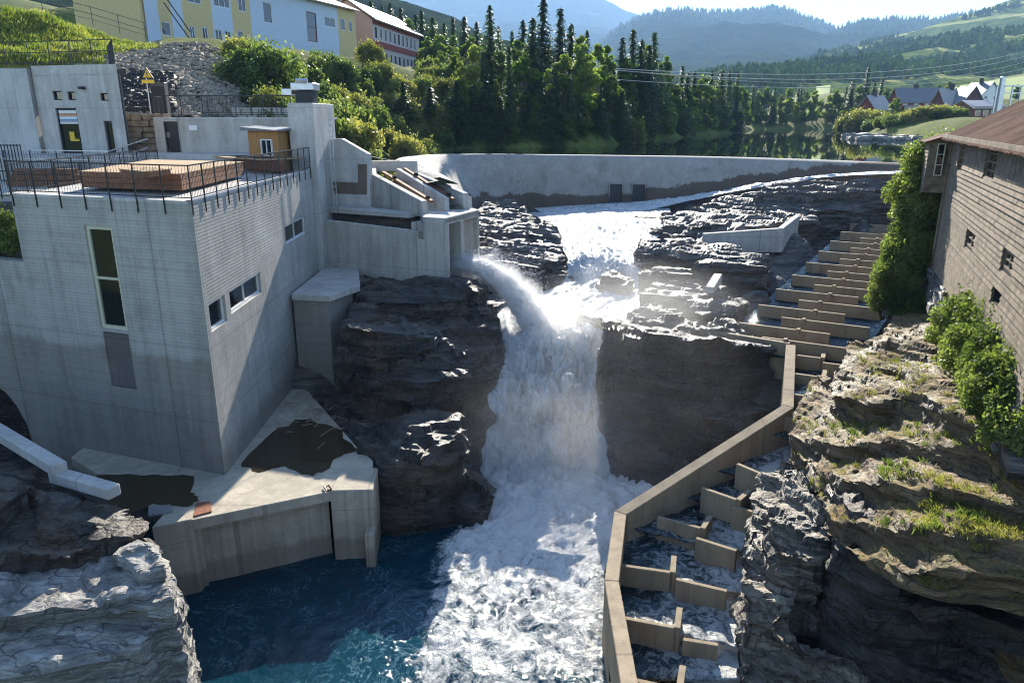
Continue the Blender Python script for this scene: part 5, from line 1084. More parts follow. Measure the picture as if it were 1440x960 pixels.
# hanging bay behind the corner
bb0 = V2(P0) - wdir * .02 + Vector((0, 0, 0)); f1 = V2(P0) + wn * .0; c1 = V2(P0) + wn * .95 - wdir * .3
by0 = Y(1316, 268, 33).z; q0, q1_, q2_, q3_ = V2(P0) - wdir * .1, V2(P0) - wdir * .1 + wn * .85, V2(P0) - wdir * 2.2 + wn * .85, V2(P0) - wdir * 2.2
m = MB(); m.prism([tuple(p[:2]) for p in (q0, q1_, q2_, q3_)], by0, ZE - .25); m.build('bay_core', M['black'], bn_)
for i in range(13):
    for (a, b, nn) in ((q0, q1_, wdir), (q1_, q2_, wn)):
        h = (ZE - .25 - by0) / 13; z0 = by0 + i * h; m = MB()
        m.add([tuple((p + nn * d + Vector((0, 0, zz)))) for p in (a, b) for d, zz in ((.0, z0), (.06, z0 - .02), (.025, z0 + h), (0, z0 + h))], [(0, 1, 2, 3), (7, 6, 5, 4), (0, 4, 5, 1), (1, 5, 6, 2), (2, 6, 7, 3), (3, 7, 4, 0)]); m.build('board', M['wood_old'], bn_)
wz0, wz1 = Y(1332, 245, 33).z, Y(1336, 201, 33).z
window(bn_, tuple(q0 + wdir * .12), wn, wdir, .3, .6, wz0, wz1, .04, M['frame'], 1, 2, .04)
m = MB(); m.add([tuple(q0 + Vector((0, 0, ZE + .02)) + wdir * .3), tuple(q1_ + wn * .25 + wdir * .3 + Vector((0, 0, ZE - .35))), tuple(q2_ + wn * .25 - wdir * .2 + Vector((0, 0, ZE - .35))), tuple(q3_ - wdir * .2 + Vector((0, 0, ZE + .02)))], [(0, 1, 2, 3)]); ob_ = m.build('bay_roof', M['roof_rust'], bn_); ob_.modifiers.new('s', 'SOLIDIFY').thickness = .04
# rubble foundation
fd = thing('rubble_foundation', 'rough grey rubble stone foundation wall under the old barn', 'foundation', (P0[0], P0[1], 9))
stg = rockmat('foundation stone', (.035, .033, .035), (.26, .25, .24), 0, .7)
z = 9.35
while z < ZB - .05:
    h = random.uniform(.3, .5); h = min(h, ZB - .02 - z); s = -.3 + random.uniform(-.2, .1)
    while s < LB:
        l = random.uniform(.4, 1.0); c = V2(P0) + wdir * (s + l / 2) - wn * (.25 + random.uniform(-.08, .08) - .1 * (ZB - z)) + Vector((0, 0, z + h / 2)); mb = MB()
        mb.obox(c, wdir * (l / 2 - .02), wn * .35, Vector((0, 0, h / 2 - .02))); mb.v = [(a + random.uniform(-.06, .06), b + random.uniform(-.06, .06), c_ + random.uniform(-.04, .04)) for a, b, c_ in mb.v]
        mb.build('stone', stg, fd, .05); s += l
    z += h
m = MB(); a = V2(P0) - wn * .55; b = a + wdir * LB; m.wall(a, b, 9.0, ZB - .02, ZB - .02, -.6); m.build('core', M['rock'], fd)
rock_mass('rock_buttress', 'dark rock buttress below the far corner of the old barn', [([(17.5, 32.2, 9.9), (19.0, 31.7, 10.5), (20.4, 33.5, 10.6), (20.6, 36, 10.4), (19.2, 34.8, 10)], 6), ([(16.6, 31.2, 8.4), (18.3, 30.6, 9), (19.5, 33.5, 9), (18.3, 33.9, 8.5)], 5)], M['rock'], .12, .7, 66)
# ------------------------------------------------------------ ground sheet (reaches the horizon)
poly = shore + [(60, 60), (40, 50), (35, 47), (30, 47), (24, 52), (-3, 60), (-8.4, 44.5), (-8.6, 46), (-11.5, 48), (-13.5, 52)]
shore_full = [(-8.6, 44.5), (-10.4, 46.5), (-12.6, 52)] + shore + [(110, 120), (70, 72), (42, 52), (33, 44), (18, 30), (0, 20)]
def sdist(X_, Y_, pg):   # >0 outside, <0 inside
    d = np.full(X_.shape, 1e9); ins = np.zeros(X_.shape, bool); n = len(pg)
    for i in range(n):
        ax, ay = pg[i]; bx, by = pg[(i + 1) % n]; ex, ey = bx - ax, by - ay; L = ex * ex + ey * ey + 1e-9
        t = np.clip(((X_ - ax) * ex + (Y_ - ay) * ey) / L, 0, 1); d = np.minimum(d, np.hypot(X_ - ax - t * ex, Y_ - ay - t * ey))
        c = ((ay > Y_) != (by > Y_)) & (X_ < (bx - ax) * (Y_ - ay) / (by - ay + 1e-12) + ax); ins ^= c
    return np.where(ins, -d, d)
def yz(px, py, y): p = Y(px, py, y); return (p.x, p.y, p.z)
gp = [(-12, 47, 14.5), (-16, 53, 16.8), (-22, 54, 17.0), (-30, 50, 16.6), (-30, 40, 13.4), (-40, 44, 15), (-60, 40, 17), (-20, 30, 9), (-26, 30, 9), (-40, 30, 10), (-12, 50, 14.6), (-22, 47, 15), (-33, 47, 18.8), (-42, 46, 19.5),
      yz(160, 75, 64), yz(240, 75, 65), yz(330, 82, 66), yz(200, 105, 57), yz(300, 115, 57), yz(380, 130, 55), yz(420, 150, 56), yz(120, 70, 58), yz(0, 15, 60), yz(60, 18, 62), yz(0, 60, 52), yz(100, 32, 66), yz(180, 55, 68),
      (-31, 79, 24.5), (-26, 92, 24.6), (-20, 108, 24.6), (-40, 95, 25), (-52, 85, 26), (-16, 124, 24.6), (-22, 142, 25), (-60, 115, 32), (-30, 72, 23.8), (-12, 140, 24), (-100, 90, 38), (-90, 60, 32), (-60, 60, 27),
      yz(420, 120, 64), yz(470, 170, 62), yz(520, 195, 66), yz(540, 150, 80), yz(600, 120, 95), yz(620, 160, 90), yz(500, 130, 74), yz(650, 100, 125),
      (-10, 130, 20), (0, 140, 19), (0, 120, 16), (15, 130, 15.5), (-30, 160, 30), (-60, 200, 44), (10, 180, 24), (40, 200, 18), (30, 160, 16), (60, 230, 16), (80, 320, 18), (120, 330, 20), (100, 240, 15), (150, 240, 19), (130, 190, 17), (170, 300, 24), (110, 150, 15), (140, 130, 17), (90, 90, 14.5), (200, 200, 20),
      (45, 46, 13.5), (60, 50, 14), (36, 40, 12.5), (30, 34, 11.5), (24, 24, 11), (20, 14, 11), (40, 10, 13), (16, 2, 11), (-20, 5, 8), (0, -5, 4), (-30, 20, 8), (-80, 0, 18), (80, 0, 18), (0, 420, 22), (200, 420, 30), (-200, 300, 60), (300, 200, 40), (400, 500, 50), (-300, 800, 120), (0, 1200, 40), (600, 900, 60), (0, 4000, 60), (3000, 3000, 60), (-3000, 3000, 100), (0, -2000, 30)]
def ground_h(X_, Y_):
    h = idw(X_, Y_, gp, 3.0, 4.0); d = sdist(X_, Y_, shore_full)
    lake = 13.45 - np.minimum(-d * .35 + .3, 3.5); r = np.clip(d / 14, 0, 1)
    land = 13.5 + np.minimum(d, 1.2) * .35 + (np.maximum(h, 13.6) - 13.8) * (r * (2 - r))
    out = np.where(d < 0, lake, np.where(Y_ > 45, land, h))
    out = np.where((X_ > -36) & (X_ < 0) & (Y_ < 40) & (Y_ > 0), np.minimum(out, -3), out); out = np.where((Y_ < 46.5) & (X_ > -34) & (X_ < -9), np.minimum(out, 12.2 if True else 0), out)
    can = (X_ > -17) & (X_ < 20 + np.clip((Y_ - 30), 0, 40) * .55) & (Y_ > -3) & (Y_ < 72); out = np.where(can, np.minimum(out, -3), out)
    c2 = (X_ > -17) & (X_ < -11) & (Y_ > 47) & (Y_ < 60); out = np.where(c2, np.where(d > 0, land, lake), out)
    return out
u = np.linspace(-1, 1, 301); ax_ = np.sinh(u * 6.3) / math.sinh(6.3) * 9000
gX, gY = np.meshgrid(ax_ + 0, ax_ + 62, indexing='ij'); gZ = ground_h(gX, gY)
Pg = np.stack([gX, gY, gZ], -1).reshape(-1, 3); rr = np.hypot(Pg[:, 0], Pg[:, 1]); lm = (Pg[:, 2] > 13.6)
Pg[:, 2] += lm * fbm(Pg * .25, 201, 4) * np.clip(rr / 80, .3, 2) * .5
me = gridmesh('ground', Pg.reshape(gX.shape + (3,)))
if me.polygons[1000].normal.z < 0: me.flip_normals()
grd = bpy.data.objects.new('ground', me); COL.objects.link(grd); me.materials.append(M['ground']); tagp(grd, kind='structure')
from mathutils.bvhtree import BVHTree
_v = [Vector(p) for p in Pg.reshape(-1, 3)[:0]]
dgp = bpy.context.evaluated_depsgraph_get(); bvh = BVHTree.FromObject(grd, dgp)
def gz_at(x, y):
    h = bvh.ray_cast(Vector((x, y, 3000)), Vector((0, 0, -1)))[0]; return h.z if h else 14
def hit(px, py):   # photo ray -> ground point
    d = ray(px, py).normalized(); h = bvh.ray_cast(Vector((0, 0, CAMZ)), d)[0]; return h
# scree slope and grass bank as separate sheets of ground just above
def sheet(name, poly_px, ydist, mt, lift=.06, n=60, amp=.15, seed=0, f=1.2):
    P_ = [Y(a, b, y) for (a, b), y in zip(poly_px, ydist)]
    xs_, ys_ = [p.x for p in P_], [p.y for p in P_]; X_, Y_ = np.meshgrid(np.linspace(min(xs_), max(xs_), n), np.linspace(min(ys_), max(ys_), n), indexing='ij')
    ins = sdist(X_, Y_, [(p.x, p.y) for p in P_]); zz = np.array([gz_at(a, b) for a, b in zip(X_.reshape(-1), Y_.reshape(-1))])
    Q = np.stack([X_.reshape(-1), Y_.reshape(-1), zz + np.where(ins.reshape(-1) < 0, lift, -.25)], 1); Q[:, 2] += fbm(Q * f, seed, 4) * amp
    me = gridmesh(name, Q.reshape(X_.shape + (3,)))
    if me.polygons[10].normal.z < 0: me.flip_normals()
    o = bpy.data.objects.new(name, me); COL.objects.link(o); me.materials.append(mt); tagp(o, kind='structure'); return o
sm_, snt, sb_ = mat('scree gravel'); v_ = pos(snt); n1 = noise(snt, v_, .35, 6, .6); n2 = noise(snt, v_, 4, 8, .75)
k_ = mth(snt, 'ADD', mth(snt, 'MULTIPLY', n1, .5), mth(snt, 'MULTIPLY', n2, .5)); snt.links.new(ramp(snt, k_, [(.38, (.07, .055, .04)), (.5, (.17, .14, .11)), (.6, (.27, .23, .18))]), sb_.inputs['Base Color']); sb_.inputs['Roughness'].default_value = .95; bump(snt, sb_, n2, 1, .2)
sheet('scree_slope', [(150, 125), (165, 88), (250, 62), (330, 78), (395, 95), (425, 135), (425, 165), (330, 160), (220, 150)], [54, 60, 66, 66, 62, 58, 53, 52, 52], sm_, .12, 90, .25, 301, 1.4)
gs = sheet('grass_bank', [(-20, 80), (-20, -5), (60, 12), (150, 38), (205, 55), (225, 62), (165, 82), (110, 88), (60, 85)], [50, 62, 66, 66, 67, 66, 60, 56, 52], M['grass'], .1, 80, .3, 303, .9)
# loose stones on the scree
def stones(name, pts, smin, smax, mt, seed):
    g = np.random.default_rng(seed); base = np.array([(-1, -1, -1), (1, -1, -1), (1, 1, -1), (-1, 1, -1), (-1, -1, 1), (1, -1, 1), (1, 1, 1), (-1, 1, 1)], float) * .5
    fc = np.array([(0, 3, 2, 1), (4, 5, 6, 7), (0, 1, 5, 4), (1, 2, 6, 5), (2, 3, 7, 6), (3, 0, 4, 7)]); V = []
    p = np.array(pts, float); n = len(p); s = g.uniform(smin, smax, n) ** 1.0; B_ = base[None] * (1 + g.uniform(-.35, .35, (n, 8, 3))) * np.stack([s * g.uniform(.7, 1.6, n), s, s * g.uniform(.35, .7, n)], 1)[:, None]
    a = g.uniform(0, 6.28, n); c, s_ = np.cos(a), np.sin(a); x = B_[..., 0] * c[:, None] - B_[..., 1] * s_[:, None]; y = B_[..., 0] * s_[:, None] + B_[..., 1] * c[:, None]
    B_ = np.stack([x, y, B_[..., 2]], -1) + p[:, None]; V = B_.reshape(-1, 3)
    F = (np.arange(n)[:, None, None] * 8 + fc[None]).reshape(-1); me = bpy.data.meshes.new(name); me.vertices.add(len(V)); me.vertices.foreach_set('co', V.reshape(-1)); me.loops.add(len(F)); me.loops.foreach_set('vertex_index', F)
    me.polygons.add(6 * n); me.polygons.foreach_set('loop_start', np.arange(0, 24 * n, 4)); me.polygons.foreach_set('loop_total', np.full(6 * n, 4)); me.update(calc_edges=True)
    o = bpy.data.objects.new(name, me); COL.objects.link(o); me.materials.append(mt); tagp(o, kind='stuff'); return o
pp = []
for _ in range(5200):
    h = hit(random.uniform(150, 430), random.uniform(62, 165))
    if h and 46 < h.y < 72 and h.x < -10: pp.append((h.x, h.y, h.z + .12))
stones('scree_stones', pp, .08, .38, simple('scree stone', (.30, .25, .19), .9, 0, .5, 2, bmp=.4), 5)
pp = []
for _ in range(900):
    h = hit(random.uniform(165, 240), random.uniform(105, 160))
    if h and 46 < h.y < 60: pp.append((h.x, h.y, h.z + .15))
for _ in range(500):
    x = random.uniform(-33, -24); pp.append((x, random.uniform(45.8, 50), gz_at(x, 47.5) + random.uniform(0, .4)))
stones('rubble_stones', pp, .2, .7, M['rock'], 6)
pp = [tuple(Z(random.uniform(560, 625), random.uniform(200, 207), 13.5)) for _ in range(30)] + [tuple(Z(random.uniform(1190, 1330), random.uniform(188, 197), 13.6)) for _ in range(160)]
stones('shore_stones', pp, .5, 1.6, M['rock_pale'], 7)

# ------------------------------------------------------------ hills and mountains
def hillmat(name, c0, c1, c2, clear, th=.6, sc_=.004):
    m, nt, b = mat(name); v = pos(nt); a = noise(nt, v, sc_, 6, .6, .4); d = noise(nt, v, sc_ * 12, 5, .7); e = noise(nt, pos(nt, (1, .6, 6)), sc_ * 1.6, 4, .55, .5)
    c = ramp(nt, mth(nt, 'ADD', mth(nt, 'MULTIPLY', a, .4), mth(nt, 'MULTIPLY', d, .6)), [(.38, c0), (.5, c1), (.62, c2)])
    c = mixc(nt, ramp(nt, e, [(th, (0, 0, 0)), (th + .05, (1, 1, 1))]), c, clear)
    nt.links.new(c, b.inputs['Base Color']); b.inputs['Roughness'].default_value = 1; b.inputs['Specular IOR Level'].default_value = 0; bump(nt, b, d, 1, 12); return m
def hill(name, sky_, D0, D1, z0, mt, seed, nx=260, ny=120, amp=.05, power=1.25, back=.35, x0=None, x1=None, relief=1.0):
    px = np.linspace(sky_[0][0], sky_[-1][0], nx); py = np.interp(px, [s[0] for s in sky_], [s[1] for s in sky_]); rows = []
    for j in range(ny):
        t = j / (ny - 1) * (1 + back); row = []
        D = D0 + (D1 - D0) * t
        for a, b in zip(px, py):
            r = ray(a, b); k = D1 / r.y; zt = CAMZ + r.z * k; x = r.x / r.y * D
            f = min(1, t) ** power; z = z0 + (zt - z0) * f if t <= 1 else zt - (zt - z0) * ((t - 1) / back) ** 1.2 * .8
            row.append((x, D, z))
        rows.append(row)
    Q = np.array(rows).reshape(-1, 3); H_ = D1 - D0; w_ = np.repeat(np.clip(np.sin(np.minimum(1, np.arange(ny) / (ny - 1) * (1 + back)) * math.pi), 0, 1), nx)
    Q[:, 2] += w_ * (fbm(Q * np.array([1, 1, .3]) / (H_ * .22), seed, 5) * H_ * amp * relief) + fbm(Q / (H_ * .03), seed + 9, 4) * H_ * .004
    me = gridmesh(name, Q.reshape(ny, nx, 3)); 
    if me.polygons[nx * 10].normal.z < 0: me.flip_normals()
    o = bpy.data.objects.new(name, me); COL.objects.link(o); me.materials.append(mt); tagp(o, kind='structure'); return o, Q.reshape(ny, nx, 3)
mA = hillmat('mountain forest', (.014, .024, .014), (.03, .045, .022), (.05, .065, .03), (.12, .12, .07), .62, .0015)
mB = hillmat('ridge forest', (.012, .022, .012), (.025, .038, .018), (.045, .06, .025), (.13, .13, .08), .66, .0022)
mC = hillmat('hillside pasture and woods', (.045, .08, .02), (.10, .14, .035), (.18, .21, .06), (.40, .40, .14), .47, .004)
hill('mountain', [(300, -90), (480, -70), (600, -40), (700, -30), (780, -18), (845, -4), (862, 6), (880, 15), (895, 19), (912, 28), (940, 50), (1000, 80)], 2600, 6500, 60, mA, 401, 220, 90, .035)
_, QB = hill('ridge', [(780, 120), (830, 70), (860, 48), (885, 32), (905, 22), (930, 17), (960, 14), (990, 18), (1020, 16), (1050, 17), (1085, 12), (1100, 13), (1125, 22), (1150, 32), (1178, 42), (1190, 46), (1240, 62), (1300, 80)], 900, 3600, 30, mB, 411, 260, 110, .03)
_, QB2 = hill('ridge', [(1040, 110), (1100, 80), (1150, 56), (1178, 41), (1195, 34), (1220, 28), (1260, 27), (1290, 26), (1310, 28), (1370, 20), (1440, 24), (1500, 30)], 1100, 3000, 30, mB, 421, 200, 100, .03)
_, QC = hill('hillside', [(820, 158), (900, 148), (960, 136), (1020, 118), (1080, 98), (1130, 88), (1190, 74), (1235, 56), (1290, 42), (1340, 26), (1380, 14), (1410, 4), (1440, -4), (1540, -30), (1650, -60)], 380, 1700, 17, mC, 431, 340, 150, .05)
hill('hillside', [(-500, -140), (-200, -120), (100, -90), (300, -60), (450, -30), (560, 0), (640, 25), (700, 60), (760, 90), (840, 130)], 180, 700, 26, mB, 441, 160, 60, .05)
# green field
fm_ = simple('bright meadow grass', (.20, .26, .05), .95, 0, .12, .05)
def flatfield(name, px4, ds):
    P_ = [Y(a, b, d) for (a, b), d in zip(px4, ds)]; m = MB(); n = 12; G = []
    for i in range(n + 1):
        for j in range(n + 1):
            s, t = i / n, j / n; G.append(P_[0].lerp(P_[1], s).lerp(P_[3].lerp(P_[2], s), t) + Vector((0, 0, .6 * math.sin(s * 3) * math.sin(t * 3))))
    m.add(G, [(i * (n + 1) + j, (i + 1) * (n + 1) + j, (i + 1) * (n + 1) + j + 1, i * (n + 1) + j + 1) for i in range(n) for j in range(n)])
    o = m.build(name, fm_, smooth=True); tagp(o, kind='structure')
    if o.data.polygons[0].normal.z < 0: o.data.flip_normals()
flatfield('meadow', [(1330, 138), (1500, 150), (1500, 98), (1345, 121)], [300, 290, 400, 420]); flatfield('meadow', [(1148, 140), (1165, 142), (1168, 120), (1148, 122)], [430, 430, 520, 520])

# ------------------------------------------------------------ foliage
def leafquads(c, size, g, flat=.0, droop=None):
    n = len(c); a = g.normal(size=(n, 3)); a /= np.linalg.norm(a, axis=1)[:, None]; b = g.normal(size=(n, 3)); b -= a * np.sum(a * b, 1)[:, None]; b /= np.linalg.norm(b, axis=1)[:, None]
    s = size * g.uniform(.6, 1.35, n)[:, None] / 2; l = s * g.uniform(1.0, 1.7, (n, 1))
    return np.stack([c - a * l, c - b * s * .8, c + a * l, c + b * s * .8], 1).reshape(-1, 3)
def crown_birch(seed, H, Rr, nleaf, size, base=.1, clumps=110):
    g = np.random.default_rng(seed); C = []; lobes = [(0, 0, H * .86, Rr * .34), (0, 0, H * .62, Rr * .5)]
    for i in range(9):
        t = g.uniform(.16, .82); a = i * 2.4 + g.uniform(-.5, .5); r = Rr * g.uniform(.35, .75) * (1.1 - .65 * t); lobes.append((r * math.cos(a), r * math.sin(a), H * t, Rr * g.uniform(.22, .48) * (1.15 - .5 * t)))
    for _ in range(clumps):
        q = lobes[g.integers(0, len(lobes))]; d3 = g.normal(size=3); d3 /= np.linalg.norm(d3); f = g.uniform(.4, 1.05); C.append((q[0] + d3[0] * q[3] * f, q[1] + d3[1] * q[3] * f, q[2] + d3[2] * q[3] * f * 1.25, H * g.uniform(.022, .055)))
    C.append((0, 0, H * .97, H * .04)); C = np.array(C); k = g.integers(0, len(C), nleaf); d = g.normal(size=(nleaf, 3)); d /= np.linalg.norm(d, axis=1)[:, None]
    p = C[k, :3] + d * (C[k, 3] * g.uniform(.35, 1.25, nleaf) ** .6)[:, None] * np.array([1, 1, .85]); return leafquads(p, size, g), C
def crown_spruce(seed, H, Rr, size, dens=1.0):
    g = np.random.default_rng(seed); P_ = []; A_ = []; L_ = []; z = H * .06
    while z < H * .985:
        t = z / H; r = Rr * (1 - t) ** .72 * g.uniform(.7, 1.12) + .2; nb = max(4, int(9 * dens * (1 - t * .5)))
        for _ in range(nb):
            a = g.uniform(0, 6.28); rr_ = r * g.uniform(.7, 1.1); m = max(3, int(rr_ / size * 1.7))
            for q in range(m):
                f = (q + g.uniform(0, 1)) / m; dr = -f * f * rr_ * .38 + f * .1 * rr_; off = g.normal() * .22 * rr_ * f
                P_.append((math.cos(a) * rr_ * f - math.sin(a) * off, math.sin(a) * rr_ * f + math.cos(a) * off, z + dr + g.normal() * .05)); A_.append(a); L_.append(1 - .3 * f)
        z += H * .013 * g.uniform(.8, 1.3) + .03
    P_ = np.array(P_); A_ = np.array(A_); L_ = np.array(L_); n = len(P_); d = np.stack([np.cos(A_ + g.normal(size=n) * .5), np.sin(A_ + g.normal(size=n) * .5), -.45 + g.normal(size=n) * .2], 1)
    sdv = np.stack([-np.sin(A_), np.cos(A_), g.normal(size=n) * .35], 1); s = size * g.uniform(.6, 1.2, n)[:, None] * L_[:, None]
    V = np.stack([P_ - d * s * .7, P_ - sdv * s * .42 , P_ + d * s * .8 + np.array([0, 0, -.1]) * s, P_ + sdv * s * .42], 1).reshape(-1, 3); return V
def tree_thing(kind, seed, H, Rr, label, group, size=.4, nleaf=7000, mt=None):
    root = thing('spruce_tree' if kind == 'spruce' else 'birch_tree', label, 'tree', (0, 0, 0), group); g = random.Random(seed)
    tm = MB(); lean = (g.uniform(-.03, .03) * H, g.uniform(-.03, .03) * H)
    if kind == 'spruce':
        V = crown_spruce(seed, H, Rr, size, 1.5); tm.tube([(0, 0, -1.5), (lean[0] * .3, lean[1] * .3, H * .5), (0, 0, H)], [H * .014 + .05, H * .009 + .02, .02], 6); me = quads_mesh('crown', V, len(V) // 4); m_ = M['spruce']
    else:
        V, C = crown_birch(seed, H, Rr, nleaf, size); tm.tube([(0, 0, -1.5), (lean[0] * .5, lean[1] * .5, H * .45), (0, 0, H * .92)], [H * .014 + .03, H * .009, .02], 6)
        for c in C[:22]: tm.tube([(lean[0] * .4, lean[1] * .4, max(H * .12, c[2] * .62)), (c[0] * .5, c[1] * .5, c[2] * .86), tuple(c[:3])], [H * .005, H * .003, .01], 4)
        me = quads_mesh('crown', V, len(V) // 4); m_ = mt or M['birch']
    t = tm.build('trunk', M['trunk'] if kind == 'spruce' else M['trunk_b'], root); o = bpy.data.objects.new('crown', me); COL.objects.link(o); me.materials.append(m_); o.parent = root; return root
def bush_mesh(seed, w_, h, nleaf, size, clumps=16, name='foliage'):
    g = np.random.default_rng(seed); C = []
    for _ in range(clumps):
        a = g.uniform(0, 6.28); r = w_ * .5 * math.sqrt(g.uniform(0, 1)) * .8; C.append((r * math.cos(a), r * math.sin(a), h * g.uniform(.2, .85) * (1 - .35 * (r / w_ * 2)), min(w_, h) * g.uniform(.14, .26)))
    C = np.array(C); k = g.integers(0, len(C), nleaf); d = g.normal(size=(nleaf, 3)); d /= np.linalg.norm(d, axis=1)[:, None]
    p = C[k, :3] + d * (C[k, 3] * g.uniform(.3, 1.3, nleaf) ** .6)[:, None]; sp_ = g.random(nleaf) < .08; p[sp_, 2] += g.uniform(0, h * .25, sp_.sum())
    p[:, 2] = np.abs(p[:, 2]); V = leafquads(p, size, g); return quads_mesh(name, V, len(V) // 4), C
def bush_thing(seed, w_, h, label, group, size, nleaf, mt, name='bush'):
    root = thing(name, label, 'bush', (0, 0, 0), group); me, C = bush_mesh(seed, w_, h, nleaf, size); o = bpy.data.objects.new('foliage', me); COL.objects.link(o); me.materials.append(mt); o.parent = root
    tm = MB()
    for c in C[:8]: tm.tube([(c[0] * .1, c[1] * .1, -.4), (c[0] * .6, c[1] * .6, c[2] * .6), tuple(c[:3])], [.05, .035, .01], 4)
    tm.build('stems', M['trunk'], root); return root
def place(root, x, y, z, s=1, rz=None, label=None, group=None, sz=None):
    root.location = (x, y, z); root.scale = (s, s, sz or s); root.rotation_euler = (0, 0, random.uniform(0, 6.28) if rz is None else rz)
    if label: root['label'] = label
    if group: root['group'] = group
GW = 'trees in the wood along the left lake shore'
protos = {}
def inst(key, maker, used={}):
    if key not in used: used[key] = 1; protos[key] = maker(); return protos[key]
    return copy_tree(protos[key])
SPL, BIL = 'dark green spruce in the mixed wood on the left lake shore', 'light green leafy tree in the mixed wood on the left lake shore'
def spr(i): return inst(('s', i), lambda: tree_thing('spruce', 500 + i, 20, (4.6, 3.6, 5.2)[i], SPL, GW, .6))
def bir(i):
    i = random.randrange(6); return inst(('b', i), lambda: tree_thing('birch', 520 + i, 14, (3.6, 2.6, 4.2, 3.0, 2.4, 3.8)[i], BIL, GW, .42, 8000, M['birch_pale'] if i % 3 == 1 else M['birch']))
# left wood: (px, py of the foot, distance, height, kind)
spec = []
def T(px, ytop, d, kind, wd=1.0):
    while d < 260 and float(sdist(np.array([Y(px, 180, d).x]), np.array([float(d)]), shore_full)[0]) < 1.5: d += 1.5
    x = Y(px, 180, d).x; g0 = max(13.5, gz_at(x, d)); zt = Y(px, ytop, d).z; spec.append((x, d, g0, max(4, zt - g0), kind, wd))
for px, yt, d, k in ((690, 4, 104, 's'), (762, -12, 112, 's'), (748, 22, 106, 's'), (785, 8, 118, 's'), (716, 60, 96, 's'), (735, 78, 99, 'b'), (668, 62, 98, 'b'), (650, 85, 95, 'b'), (640, 70, 108, 'b'), (705, 70, 104, 'b'), (800, 45, 112, 's'),
        (815, 48, 108, 'b'), (838, 60, 112, 'b'), (825, 75, 103, 'b'), (792, 75, 101, 'b'), (770, 95, 99, 'b'), (850, 62, 118, 'b'), (860, 95, 112, 's'), (871, 50, 128, 's'), (885, 38, 132, 's'), (897, 52, 130, 's'), (914, 42, 134, 's'), (868, 120, 108, 'b'), (887, 135, 107, 'b'), (878, 80, 124, 'b'),
        (908, 60, 126, 's'), (925, 85, 136, 's'), (903, 62, 140, 'b'), (932, 78, 145, 'b'), (948, 118, 142, 'b'), (963, 100, 150, 's'), (955, 90, 160, 's'), (972, 98, 165, 's'), (984, 105, 165, 'b'), (996, 98, 172, 's'), (1010, 96, 175, 's'), (1020, 98, 175, 's'), (1032, 100, 178, 's'), (1005, 120, 168, 'b'), (1028, 118, 170, 'b'), (966, 125, 150, 'b'), (988, 135, 160, 'b'), (940, 105, 150, 's'), (920, 110, 140, 'b'),
        (622, 95, 110, 'b'), (605, 50, 130, 'b'), (628, 30, 140, 's'), (655, 20, 142, 's'), (672, 28, 135, 's'), (640, 22, 150, 's'), (612, 22, 155, 's'), (598, 12, 150, 's'), (590, 18, 160, 's'), (570, 8, 165, 's'), (556, 2, 160, 's'), (545, 5, 170, 's'), (530, -2, 170, 's'), (580, 25, 145, 'b'), (618, 48, 128, 'b'), (640, 48, 125, 'b'), (662, 50, 122, 'b'), (720, 40, 128, 's'), (735, 25, 130, 's'), (702, 35, 132, 's'), (728, 55, 118, 'b'), (800, 30, 135, 's'), (822, 40, 138, 's'), (845, 70, 140, 's'), (812, 60, 128, 'b'), (680, 70, 100, 's'), (697, 110, 93, 'b'), (655, 120, 90, 'b'), (720, 120, 92, 'b'), (755, 130, 93, 'b'), (815, 130, 96, 'b'), (843, 120, 99, 's'), (690, 60, 115, 'b'), (770, 60, 120, 's'), (780, 100, 97, 's'), (742, 115, 96, 's'), (634, 130, 88, 'b'), (858, 105, 100, 'b'), (800, 105, 98, 's')):
    T(px, yt, d, k)
WZ = ((600, 'behind the salmon school wing'), (650, 'on the rise right of the school wing'), (705, 'in the left part of the lakeside wood'), (760, 'in the middle of the lakeside wood'), (815, 'right of the middle of the lakeside wood'), (865, 'at the shore near the end of the power lines'), (915, 'on the wooded point past the power line ends'), (965, 'in the thin right part of the lakeside wood'), (2000, 'at the far right end of the lakeside wood'))
def zone(px, Zn): return next(t for m_, t in Zn if px < m_)
for i, (x, y, z, h, k, px_) in enumerate(spec):
    r = spr(i % 3) if k == 's' else bir(i % 3); s = h / (20 if k == 's' else 14)
    place(r, x, y, z - .2, s * (1.0 if s < 1 else 1), sz=s); sx_ = (1.35 if 735 < px_ < 795 and k == 's' else 1) * random.uniform(.75, 1.15) * (1.25 if s < .7 else 1); r.scale = (s * sx_, s * sx_ * random.uniform(.85, 1.15), s)
    sz_ = 'tall' if h > 17 else 'middling' if h > 11 else 'short'; dp_ = 'at the water' if y < 105 else 'half hidden' if y < 128 else 'rear row'
    r['label'] = f"{sz_} {'dark spruce' if k == 's' else 'leafy light green tree'}, {dp_}, {zone(px_, WZ)}"; r['group'] = GW
GS = 'shore bushes at the foot of the lakeside wood'
for px in range(560, 1045, 9):
    d = 80.0
    while d < 260 and float(sdist(np.array([Y(px, 180, d).x]), np.array([d]), shore_full)[0]) < .6: d += 1
    r = bsh_(0) if False else copy_tree(protos[('b', 0)]) if random.random() < .45 and ('b', 0) in protos else spr(random.randrange(3)); s_ = random.uniform(.22, .42) * (d / 100) ** .5; x = Y(px, 180, d).x
    place(r, x + random.uniform(-1, 1), d + random.uniform(0, 2), 13.4, s_); r.scale = (s_ * 1.5, s_ * 1.5, s_); r['label'] = ('small young spruce' if r.name.startswith('spruce') else 'low leafy sapling') + ' ' + zone(px, WZ); r['group'] = GS
